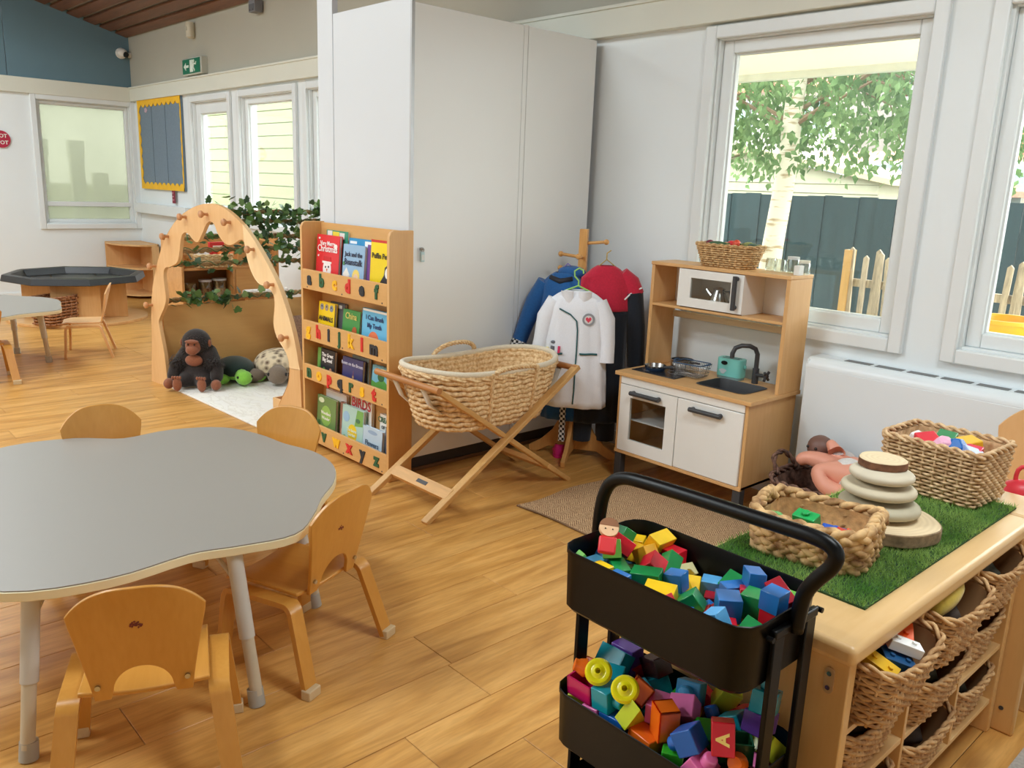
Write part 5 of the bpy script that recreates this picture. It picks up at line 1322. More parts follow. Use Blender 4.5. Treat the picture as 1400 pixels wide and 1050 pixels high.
# basket of vegetables on top
WILL = strawmat('willow', (170, 130, 84), (222, 186, 134), 60)
vb = thing('vegetable_basket', 'oval willow basket on top of the toy kitchen', 'basket', (-2.155, 3.315, 1.0415))
woven(vb, .155, .082, .098, .06, WILL, rows=10, N=48, sr=.0042, amp=.004, taper=.76, rimr=.005)
vg = [('beetroot', 'maroon toy beetroot at the end of the willow basket', (120, 40, 60), (-.085, .0, .09), (.02, .02, .017)), ('cucumber', 'long dark green toy cucumber in the willow basket', (58, 96, 60), (-.045, -.01, .093), (.045, .012, .011)), ('tomato', 'bright red toy tomato in the middle of the willow basket', (214, 44, 54), (-.005, .015, .094), (.022, .022, .016)), ('pepper', 'orange-red toy pepper in the willow basket', (226, 84, 56), (.03, -.01, .097), (.018, .018, .02)), ('lettuce', 'olive green toy lettuce in the willow basket', (138, 146, 84), (.055, .025, .092), (.03, .026, .016)), ('courgette', 'bottle green toy courgette lying over the basket rim', (64, 92, 76), (.088, .0, .094), (.036, .013, .012))]
for nm, lb, c, p, r in vg:
    t = thing('toy_' + nm, lb, 'toy food', (-2.155 + p[0] * 1.3, 3.315 + p[1] * 1.3, 1.0415 + p[2] + .008), rnd.uniform(-.5, .5))
    MB().ell((0, 0, 0), r, 14, 10, f=lambda q: 1 + .05 * math.sin(6 * math.atan2(q.y, q.x))).build('flesh', plain('veg_' + nm, c, .45, var=.15, scale=60), t, sharp=180)
    MB().tube([(r[0] * .9, 0, 0), (r[0] * 1.25, .0, .006)], [.004, .003], 6).build('stalk', plain('veg_stalk', (96, 120, 70), .6), t)
fil = tag(MB().ell((0, 0, 0), (.125, .06, .022), 20, 8).build('folded_cloth', fabric('green_cloth', (112, 124, 84)), loc=(-2.155, 3.315, 1.118), sharp=180), 'green cloth under the toy vegetables', 'cloth')
# glass jars
def jar(x, y, r, h, lab, lid=None):
    t = thing('glass_jar', lab, 'jar', (x, y, 1.0415))
    MB().lathe([(0, .001), (r * .92, .001), (r, .006), (r, h * .8), (r * .86, h * .92), (r * .86, h), (r * .82, h), (r * .82, h * .91), (r * .95, h * .78), (r * .95, .008), (0, .005)], 24).build('glass', glass('jar_glass', (.93, .95, .92), .12), t)
    if lid: MB().lathe([(0, h - .008), (r * .9, h - .008), (r * .9, h + .004), (0, h + .004)], 24).build('lid', lid, t)
jar(-1.965, 3.355, .024, .055, 'small clear glass jar beside the willow basket')
jar(-1.915, 3.345, .024, .055, 'small empty glass jar next to the lidded jars')
jar(-1.86, 3.355, .028, .066, 'glass jar with silver lid on the toy kitchen', plain('lid_silver', (206, 208, 206), .4))
jar(-1.802, 3.345, .026, .055, 'glass jar with cream lid at the end of the toy kitchen', plain('lid_cream', (226, 224, 206), .5))
pk_ = tag(MB().box(-.012, .012, -.02, .02, 0, .04).build('paper_label', plain('label_paper', (230, 230, 224), .7), loc=(-1.795, 3.29, 1.0415), bevel=.001), 'small white card standing at the end of the toy kitchen', 'card')
# rug
def rugm():
    m, nt, p = nmat('jute_herringbone')
    tc = nt.nodes.new('ShaderNodeTexCoord'); sp_ = nt.nodes.new('ShaderNodeSeparateXYZ'); L_(nt, tc, 'Object', sp_, 0)
    # chevron: wave along y shifted by |frac(x)|
    fx = nt.nodes.new('ShaderNodeMath'); fx.operation = 'PINGPONG'; fx.inputs[1].default_value = .035; L_(nt, sp_, 'X', fx, 0)
    ad = nt.nodes.new('ShaderNodeMath'); ad.operation = 'ADD'; L_(nt, sp_, 'Y', ad, 0); L_(nt, fx, 0, ad, 1)
    ml = nt.nodes.new('ShaderNodeMath'); ml.operation = 'MULTIPLY'; ml.inputs[1].default_value = 520.0; L_(nt, ad, 0, ml, 0)
    sn = nt.nodes.new('ShaderNodeMath'); sn.operation = 'SINE'; L_(nt, ml, 0, sn, 0)
    no = nt.nodes.new('ShaderNodeTexNoise'); no.inputs['Scale'].default_value = 150; L_(nt, tc, 'Object', no, 'Vector')
    m3 = nt.nodes.new('ShaderNodeMath'); m3.operation = 'MULTIPLY_ADD'; m3.inputs[1].default_value = .22; L_(nt, sn, 0, m3, 0); L_(nt, no, 'Fac', m3, 2)
    rp = nt.nodes.new('ShaderNodeValToRGB'); e = rp.color_ramp.elements
    e[0].position = .3; e[0].color = (*lin((128, 92, 62)), 1); e[1].position = .68; e[1].color = (*lin((206, 172, 130)), 1)
    L_(nt, m3, 0, rp, 'Fac'); L_(nt, rp, 'Color', p, 'Base Color'); p.inputs['Roughness'].default_value = .95
    b = nt.nodes.new('ShaderNodeBump'); b.inputs['Strength'].default_value = .5; b.inputs['Distance'].default_value = .003
    L_(nt, m3, 0, b, 'Height'); L_(nt, b, 'Normal', p, 'Normal'); return m
RUGM = rugm()
rg = thing('jute_rug', 'natural jute herringbone rug in front of the toy kitchen', 'rug', (-1.86, 2.68, 0.001))
def rugf(u, v):
    x = -.63 + 1.25 * u + .012 * math.sin(9 * v); y = -.31 + .66 * v + .012 * math.sin(7 * u)
    if u > .35: y += -.02 * (u - .35)
    return (x, y, .008 + .004 * max(0, math.sin(12 * u)) * (1 - v) ** 3)
MB().sheet(rugf, 40, 20, (0, 0, -.0075)).build('weave', RUGM, rg, sharp=60)
MB().tube([Vector(rugf(u, v)) + Vector((0, 0, -.004)) for u, v in [(k / 40, 0) for k in range(41)] + [(1, k / 20) for k in range(1, 21)] + [(1 - k / 40, 1) for k in range(1, 41)] + [(0, 1 - k / 20) for k in range(1, 20)]], .0042, 5, closed=True).build('edge_binding', plain('rug_binding', (120, 92, 66), .9), rg, sharp=180)
# ================================================================ tables and chairs
TABT = plain('table_laminate_grey', (150, 145, 137), .42, var=.012, scale=2)
TABE = plain('table_edge_cream', (232, 222, 186), .4, var=.02)
LEGG = plain('leg_grey_paint', (196, 194, 188), .4, var=.03)
FOOT = plain('leg_glide_grey', (170, 168, 160), .6)
POL = [(-40, .675), (-22, .635), (-4, .575), (8, .61), (20, .662), (32, .628), (44, .600), (58, .615), (72, .627), (87, .618), (101, .59), (115, .618), (131, .648), (147, .60), (163, .516), (178, .59), (196, .645), (211, .63), (226, .605), (238, .615), (252, .63), (267, .615), (281, .59), (297, .63)]
def table_outline(n=4):
    P = [(math.radians(a), r) for a, r in POL]; out = []
    for i in range(len(P)):
        p0, p1, p2, p3 = P[i - 1], P[i], P[(i + 1) % len(P)], P[(i + 2) % len(P)]
        d = (p2[0] - p1[0]) % (2 * PI)
        for k in range(n):
            t = k / n
            r = .5 * (2 * p1[1] + (p2[1] - p0[1]) * t + (2 * p0[1] - 5 * p1[1] + 4 * p2[1] - p3[1]) * t * t + (3 * p1[1] - p0[1] - 3 * p2[1] + p3[1]) * t ** 3)
            a = p1[0] + d * t; out.append((r * math.cos(a), r * math.sin(a)))
    return out
OL = table_outline()
def flower_table(name, label, loc, rz, H=.44, legs=()):
    t = thing(name, label, 'table', loc, rz)
    MB().prism([(x * .996, y * .996) for x, y in OL], H - .003, H).build('laminate_top', TABT, t)
    MB().prism(OL, H - .026, H - .0032).build('edge_band', TABE, t, bevel=.004)
    for (tx, ty, bx_, by_) in legs:
        lg = MB().tube([(tx, ty, H - .03), (bx_ + (tx - bx_) * .42, by_ + (ty - by_) * .42, H * .42)], .0205, 16).build('leg', LEGG, t, sharp=60)
        MB().tube([(bx_ + (tx - bx_) * .46, by_ + (ty - by_) * .46, H * .46), (bx_, by_, .03)], .0165, 16).build('leg_inner_tube', plain('leg_inner_beige', (196, 186, 164), .5), lg, sharp=60)
        MB().tube([(bx_ + (tx - bx_) * .1, by_ + (ty - by_) * .1, .045), (bx_, by_, .0)], [.021, .022], 16).build('glide', FOOT, lg, sharp=60)
        c = Vector((tx, ty, 0)) * .72
        MB().tube([(tx, ty, H - .11), (c.x, c.y, H - .03)], .006, 8).build('brace', LEGG, lg)
    return t
TC = Vector((-2.52, .77))
leg_abs = [((-1.872, .86), (-1.872, .86)), ((-2.25, 1.245), (-2.25, 1.245)), ((-2.0, .352), (-2.01, .352)), ((-2.86, 1.13), (-2.87, 1.15)), ((-2.98, .63), (-3.0, .62)), ((-2.62, .28), (-2.63, .26))]
big = flower_table('activity_table', 'large grey wavy-edged activity table on adjustable legs', (TC.x, TC.y, 0), 0, .44,
             [((a[0] - TC.x) * .875, (a[1] - TC.y) * .875, b[0] - TC.x, b[1] - TC.y) for a, b in leg_abs])
flower_table('activity_table', 'second pale wavy-edged table beside the black water tray', (-6.68, 1.06, 0), .5, .43, [(.42, -.3, .45, -.32), (-.13, .50, -.14, .52), (.28, .37, .3, .4), (-.5, 0, -.52, 0), (0, -.5, 0, -.52)])

def make_chair(name, label, woodc, dark, tip=True):
    """forward = +Y; seat centre over the origin"""
    W = wood('chair_ply_%d' % woodc[0], woodc, dark, 'z', 4, rough=.32, contrast=.6, coat=.15)
    WY = wood('chair_ply_y_%d' % woodc[0], woodc, dark, 'y', 4, rough=.32, contrast=.6, coat=.15)
    t = thing(name, label, 'chair')
    t['group'] = 'toddler chairs'
    # seat
    MB().sheet(lambda u, v: ((-.135 + .27 * u) * (1 - .06 * v), -.135 + .265 * v, .262 - .010 * math.sin(PI * u) - .014 * max(0, v - .8) / .2), 14, 10, (0, 0, -.011)).build('seat', WY, t, bevel=.003)
    # backrest with arched cut-out
    Z0, Z1 = .245, .538
    def bf(u, v):
        x = -1 + 2 * u
        top = Z1 - .055 * abs(x) ** 3.2 - .012 * x * x
        e = 1 - (x / .62) ** 2
        bot = Z0 + (.085 * math.sqrt(e) if e > 0 else 0)
        z = bot + (top - bot) * v
        f = (z - Z0) / (Z1 - Z0)
        hw = .100 + .036 * min(1, f * 1.35) ** 1.2
        yb_ = -.138 - .055 * f - .022 * (1 - (x * hw / .136) ** 2) * f
        return (x * hw, yb_, z)
    MB().sheet(bf, 36, 12, (0, -.011, 0)).build('backrest', W, t, bevel=.002)
    # bent-ply side frames, each a front and a rear leg in one strip
    for s in (-1, 1):
        path = [(.112, 0), (.105, .10), (.10, .20), (.092, .232), (.072, .243), (0, .245), (-.10, .246), (-.13, .243), (-.148, .228), (-.158, .20), (-.19, .10), (-.222, 0)]
        sp = smooth_poly(path, 4); n = len(sp)
        def ff(u, v, sp=sp, s=s, n=n):
            i = min(int(v * (n - 1) + .5), n - 1); y, z = sp[i]
            out = .132 + .028 * (1 - z / .25)
            return (s * (out + .046 * u - .002), y, z)
        def tf(u, v, sp=sp, n=n):
            i = min(int(v * (n - 1) + .5), n - 1); a, b = sp[max(i - 1, 0)], sp[min(i + 1, n - 1)]
            d = Vector((b[0] - a[0], b[1] - a[1])); d.normalize()
            return (0, d.y * -.016, d.x * .016) if True else None
        MB().sheet(ff, 1, n - 1, tf).build('leg_frame', W, t, bevel=.002)
        if tip:
            for (y, o2) in ((.112, 0), (-.222, 0)):
                MB().box(s * .16 - .003 if s > 0 else s * .16 - .045, s * .16 + .045 if s > 0 else s * .16 + .003, y - .008 - (.012 if y > 0 else 0), y + .010 + (.012 if y < 0 else 0), 0, .028).build('foot_tip', plain('foot_tip_beige', (206, 184, 146), .6), t, bevel=.003)
    for s in (-1, 1):
        MB().cyl((s * .09, -.165, .285), (s * .09, -.149, .285), .006, n=10).build('bolt', STEEL, t)
    return t
def place(o, x, y, fx, fy):
    o.location = (x, y, 0); o.rotation_euler = (0, 0, math.atan2(-fx, fy))
AMB, AMBD = (210, 152, 72), (192, 132, 52)
ch = make_chair('toddler_chair', 'amber plywood toddler chair with scuffed sticker mark pulled up to the grey table', AMB, AMBD)
place(ch, -1.857, .592, -.917, .398)
SMK = plain('sticker_residue', (120, 52, 40), .8, var=.3, scale=80)
def residue(par, cx, cz, n, r, w=.02):
    mb = MB()
    rr = random.Random(int(cx * 1000) + n)
    for k in range(n):
        a = rr.uniform(0, 2 * PI); d = rr.uniform(.2, 1)
        x, z = cx + math.cos(a) * d * w, cz + math.sin(a) * d * w * .6
        f = (z - .245) / .293; yb_ = -.138 - .055 * f - .022 * (1 - (x / .136) ** 2) * f - .0115
        mb.prism([(x + r * rr.uniform(.4, 1.4) * math.cos(q), z + r * rr.uniform(.4, 1.2) * math.sin(q)) for q in [2 * PI * j / 7 for j in range(7)]], yb_ - .0008, yb_, Mxz)
    o = mb.build('sticker_residue', SMK, par); o['kind'] = 'stuff'
ch2 = copy_tree(ch); ch2['label'] = 'amber plywood toddler chair turned sideways at the end of the grey table'
place(ch2, -2.08, 1.075, -.93, -.37)
ch3 = copy_tree(ch); ch3['label'] = 'amber plywood toddler chair across the grey table facing the camera'
place(ch3, -2.935, .875, 1, -.05)
ch4 = copy_tree(ch); ch4['label'] = 'amber plywood toddler chair at the grey table beside the book display'
place(ch4, -2.64, 1.25, .47, -.88)
residue(ch, .0, .445, 22, .0028, .016); residue(ch2, -.02, .425, 16, .0022, .014)
ch5 = copy_tree(ch); ch5['label'] = 'amber plywood toddler chair pushed under the pale second table'
place(ch5, -6.24, 1.06, -.97, .1)
bch = make_chair('toddler_chair', 'slim pale beech toddler chair near the black water tray', (226, 178, 122), (210, 158, 102), tip=False)
place(bch, -6.80, 1.84, -.35, -.94)
bch2 = copy_tree(bch); bch2['label'] = 'pale beech toddler chair behind the storage unit under the window'
place(bch2, -.69, 2.97, .2, -.98); bch2.scale = (1.3, 1.3, 1.3)

# ================================================================ black water tray on its stand
ws = thing('tray_stand', 'round beech play tray stand with open bays', 'stand', (-8.55, 2.30, 0), .25)
TSW = wood('tray_stand_beech', (226, 182, 126), (212, 162, 104), 'z', 4)
MB().lathe([(0, .0), (.60, .0), (.60, .025), (0, .025)], 48).build('base_disc', TSW, ws, bevel=.003)
for a in (-.55, -2.4, 1.1, 2.7):
    M = Matrix.Rotation(a, 4, 'Z') @ Matrix.Translation((.40, 0, 0))
    MB().box(-.009, .009, -.20, .20, .025, .37, M).build('bay_panel', TSW, ws, bevel=.002)
    MB().box(-.26, .0, -.20, -.184, .025, .37, M).build('bay_side', TSW, ws, bevel=.002)
    MB().box(-.26, .0, .184, .20, .025, .37, M).build('bay_side', TSW, ws, bevel=.002)
tt = thing('water_tray', 'shallow black octagonal plastic play tray on a beech stand', 'play tray', (-8.55, 2.30, .37), .3)
TRB = plain('tray_black', (26, 27, 30), .36, var=.05)
MB().lathe([(0, .0), (.50, .0), (.535, .055), (.56, .062), (.60, .055), (.615, .0), (.605, -.005), (.595, .04), (.555, .05), (.53, .045), (.505, -.008), (0, -.008)], 8, a0=PI / 8).build('tray_shell', TRB, tt, sharp=25)
ub = thing('under_basket', 'brown wicker basket inside the tray stand bay', 'basket', (-8.15, 2.0, .025), .5)
woven(ub, .12, .16, .24, .03, strawmat('brown_wicker', (128, 80, 52), (190, 138, 98), 50), rows=9, N=36, sr=.007, amp=.006, taper=.92, rimr=.009)
# corner shelf
qs = thing('corner_shelf', 'low beech quarter shelf standing in the far corner', 'shelf', (-10.05, 3.42, 0))
def quarter(s=1.0):
    return [(0, 0), (.56 * s, 0), (.56 * s, -.06)] + [(.56 * s * math.cos(a) ** .8, -.06 - .33 * s * math.sin(a) ** .9) for a in [PI / 2 * k / 10 for k in range(1, 10)]] + [(0.0, -.39 * s)]
for z in (.03, .32, .575): MB().prism(quarter(1.0 if z > .5 else .985), z, z + .018).build('shelf', TSW, qs, bevel=.002)
MB().box(.0, .56, -.014, .0, 0, .60).build('back_panel', TSW, qs); MB().box(0, .014, -.39, -.014, 0, .60).build('back_panel', TSW, qs)
MB().box(.546, .56, -.075, -.014, 0, .575).build('end_panel', TSW, qs)

# ================================================================ things on the shelf behind the den rails
tb = thing('wicker_tray', 'pale wicker tray on the shelf behind the den rails', 'tray', (-5.96, 2.50, .7182))
woven(tb, .10, .14, .085, .02, strawmat('pale_wicker', (198, 166, 116), (236, 212, 166), 50), rows=7, N=40, sr=.006, amp=.004, taper=.95, rimr=.007)
rdp = thing('red_packet', 'red paper packet standing in the pale wicker tray', 'packet', (-5.97, 2.56, .722), .15)
MB().box(-.012, .012, -.06, .06, 0, .17).build('pouch', plain('packet_red', (206, 44, 44), .5), rdp, bevel=.004)
MB().box(.0122, .013, -.035, .04, .115, .145).build('label', plain('packet_label', (240, 226, 216), .6), rdp)
yt = tag(MB().ell((0, 0, .02), (.05, .06, .03), 14, 8).build('crumpled_paper', plain('orange_paper', (232, 120, 50), .6), loc=(-5.95, 2.62, .79), sharp=180), 'crumpled orange paper in the pale wicker tray', 'paper')
wb = thing('white_ball', 'white soft ball in the pale wicker tray', 'ball', (-5.98, 2.44, .80))
MB().ell((0, 0, 0), (.04, .04, .04), 16, 12).build('ball', fabric('white_wool', (232, 230, 226)), wb, sharp=180)
MB().ell((.0, .05, .0), (.03, .03, .03), 14, 10).build('pompom', MATS['white_wool'], wb, sharp=180)
for i, (y, r, h, lc, lab) in enumerate([(2.36, .045, .11, None, 'clear storage jar at the end of the lower den shelf'), (2.47, .045, .12, (206, 206, 210), 'clear jar with grey lid on the lower den shelf'), (2.575, .05, .125, (196, 214, 222), 'clear jar with pale blue lid on the lower den shelf')]):
    t = thing('storage_jar', lab, 'jar', (-5.98, y, .4882))
    MB().lathe([(0, .001), (r, .001), (r, h), (r * .94, h), (r * .94, .006), (0, .006)], 24).build('glass', glass('jar_glass'), t)
    if lc: MB().lathe([(0, h), (r * 1.04, h), (r * 1.04, h + .014), (0, h + .014)], 24).build('lid', plain('jar_lid_%d' % i, lc, .4), t)
    MB().lathe([(0, .008), (r * .9, .008), (r * .9, h * .55), (0, h * .6)], 16).build('contents', plain('jar_contents_%d' % i, [(186, 120, 90), (150, 96, 70), (206, 190, 170)][i], .8, var=.4, scale=90), t)
pr_ = thing('paper_roll', 'roll of white patterned paper lying behind the lowest den rail', 'paper roll', (-5.80, 2.85, .53))
MB().tube([(0, -.17, 0), (0, .17, 0)], .028, 16).build('roll', plain('roll_paper', (230, 226, 220), .7, var=.15, scale=40), pr_)
MB().box(-.03, .03, -.15, .15, -.53, -.028).build('support_box', SW, pr_)
# ================================================================ black utility trolley
TX0, TX1, TY0, TY1 = -1.030, -.612, 1.092, 1.334
TCX, TCY = (TX0 + TX1) / 2, (TY0 + TY1) / 2
tr_ = thing('utility_trolley', 'black metal three-tier trolley with a curved handle, full of toys', 'trolley', (TCX, TCY, 0))
TA, TB_ = (TX1 - TX0) / 2, (TY1 - TY0) / 2
def tray(z0, z1, nm):
    m = MB(); N = 56; rows = [(1.012, z1 - .004, 0), (1.012, z1, 0), (.995, z1, 0), (.965, z0 + .012, 0), (.93, z0 + .003, 0)]
    outer = [(1.012, z1 - .004), (1.0, z1 - .012), (.975, z0 + .01), (.94, z0)]
    vs = []
    seq = [(.90, z0 + .003), (.965, z0 + .012), (.99, z1 - .001), (1.0, z1 + .002), (1.014, z1 + .001), (1.014, z1 - .006), (1.0, z1 - .01), (.975, z0 + .008), (.92, z0)]
    ring = rrect(TA, TB_, .045, N)
    for f, z in seq:
        for x, y, nx, ny in ring: vs.append((x - nx * (1 - f) * .13, y - ny * (1 - f) * .13, z))
    fs = [(i * N + k, i * N + (k + 1) % N, (i + 1) * N + (k + 1) % N, (i + 1) * N + k) for i in range(len(seq) - 1) for k in range(N)]
    fs.append(tuple(range(N))[::-1] if False else tuple(range(N))); fs.append(tuple((len(seq) - 1) * N + k for k in range(N))[::-1])
    return m.add(vs, fs).build(nm, BLACKM, tr_)
tray(.565, .69, 'tray'); tray(.265, .388, 'tray'); tray(.06, .16, 'tray')
for sx in (-1, 1):
    for sy in (-.052, .052):
        y = sy + .02
        MB().box(sx * (TA + .004) - .004, sx * (TA + .004) + .006 * (1 if sx > 0 else 1), y - .016, y + .016, .045, .668).build('post', BLACKM, tr_, bevel=.002)
    MB().box(sx * (TA + .006) - .006, sx * (TA + .006) + .006, -.05, .09, .655, .672).build('bracket', BLACKM, tr_, bevel=.003)
    for sy in (-.06, .10): MB().cyl((sx * (TA + .002), sy - .0, .662), (sx * (TA + .014), sy, .662), .005, n=10).build('screw', BLACKM, tr_)
    for sy in (-.07, .10):
        cw = MB().cyl((sx * .17 - .008, sy - .02, .022), (sx * .17 + .008, sy - .02, .022), .022, n=16).build('caster', plain('rubber_grey', (60, 60, 62), .7), tr_)
        MB().cyl((sx * .17, sy - .02, .03), (sx * .17, sy - .02, .062), .006, n=8).build('stem', STEEL, cw)
hp = smooth_poly([(0, 0), (1, 0)], 1)
hpts = [(-.222, .01, .655), (-.220, .01, .72), (-.212, .01, .765), (-.195, .01, .795), (-.165, .01, .812), (-.12, .01, .818), (.0, .012, .822), (.17, .014, .825), (.225, .014, .826), (.258, .014, .822), (.272, .014, .808), (.266, .014, .785), (.245, .012, .755), (.228, .012, .72), (.222, .01, .655)]
def spl(pts, n=4):
    out = []
    for i in range(len(pts) - 1):
        p0, p1, p2, p3 = [Vector(pts[max(0, min(len(pts) - 1, j))]) for j in (i - 1, i, i + 1, i + 2)]
        for k in range(n):
            t = k / n; out.append(.5 * (2 * p1 + (p2 - p0) * t + (2 * p0 - 5 * p1 + 4 * p2 - p3) * t * t + (3 * p1 - p0 - 3 * p2 + p3) * t ** 3))
    return out + [Vector(pts[-1])]
MB().tube(spl(hpts), .0132, 16).build('handle', BLACKM, tr_, sharp=180)

# ---- wooden blocks in the top tray
BC = {'Y': ('yellow', (246, 200, 34)), 'B': ('blue', (36, 112, 186)), 'G': ('green', (22, 138, 70)), 'L': ('light blue', (92, 168, 220)), 'I': ('lime green', (124, 202, 84)), 'R': ('red', (212, 28, 46)), 'D': ('dark red', (160, 22, 38)), 'A': ('amber', (226, 166, 40)), 'W': ('cream', (236, 226, 168)), 'V': ('yellow-green', (206, 214, 52))}
def bmat(c, gloss=.32): return plain('block_' + BC[c][0].replace(' ', '_'), BC[c][1], gloss, var=.06, scale=30, coat=.05)
SH = {'c': 'cube', 'C': 'large cube', 'b': 'brick', 's': 'thin bar', 'p': 'wedge', 'a': 'arch', 'y': 'disc'}
def block_mesh(k):
    m = MB()
    if k == 'c': m.box(-.021, .021, -.021, .021, -.021, .021)
    elif k == 'C': m.box(-.026, .026, -.024, .024, -.025, .025)
    elif k == 'b': m.box(-.033, .033, -.018, .018, -.018, .018)
    elif k == 's': m.box(-.034, .034, -.008, .008, -.010, .010)
    elif k == 'p': m.prism([(-.025, -.02), (.025, -.02), (0, .022)], -.018, .018)
    elif k == 'a':
        m.prism([(-.03, -.015), (-.015, -.015)] + [(.015 * -math.cos(PI * j / 8), -.015 + .015 * math.sin(PI * j / 8)) for j in range(1, 8)] + [(.015, -.015), (.03, -.015), (.03, .015), (-.03, .015)], -.014, .014)
    elif k == 'y': m.lathe([(0, -.013), (.026, -.013), (.026, .013), (0, .013)], 20)
    return m
BMESH = {}
def put_block(c, k, x, y, z, rot, where, grp, cnt={}):
    if (c, k) not in BMESH:
        me = block_mesh(k).mesh('wooden_block'); me.materials.append(bmat(c)); BMESH[(c, k)] = me
    o = bpy.data.objects.new('wooden_block', BMESH[(c, k)]); COL.objects.link(o); o.location = (x, y, z); o.rotation_euler = rot; o.scale = (.86, .86, .86)
    md_ = o.modifiers.new('bevel', 'BEVEL'); md_.width = .0012; md_.segments = 1
    return tag(o, '%s wooden %s %s' % (BC[c][0], SH[k], where), 'block', grp)
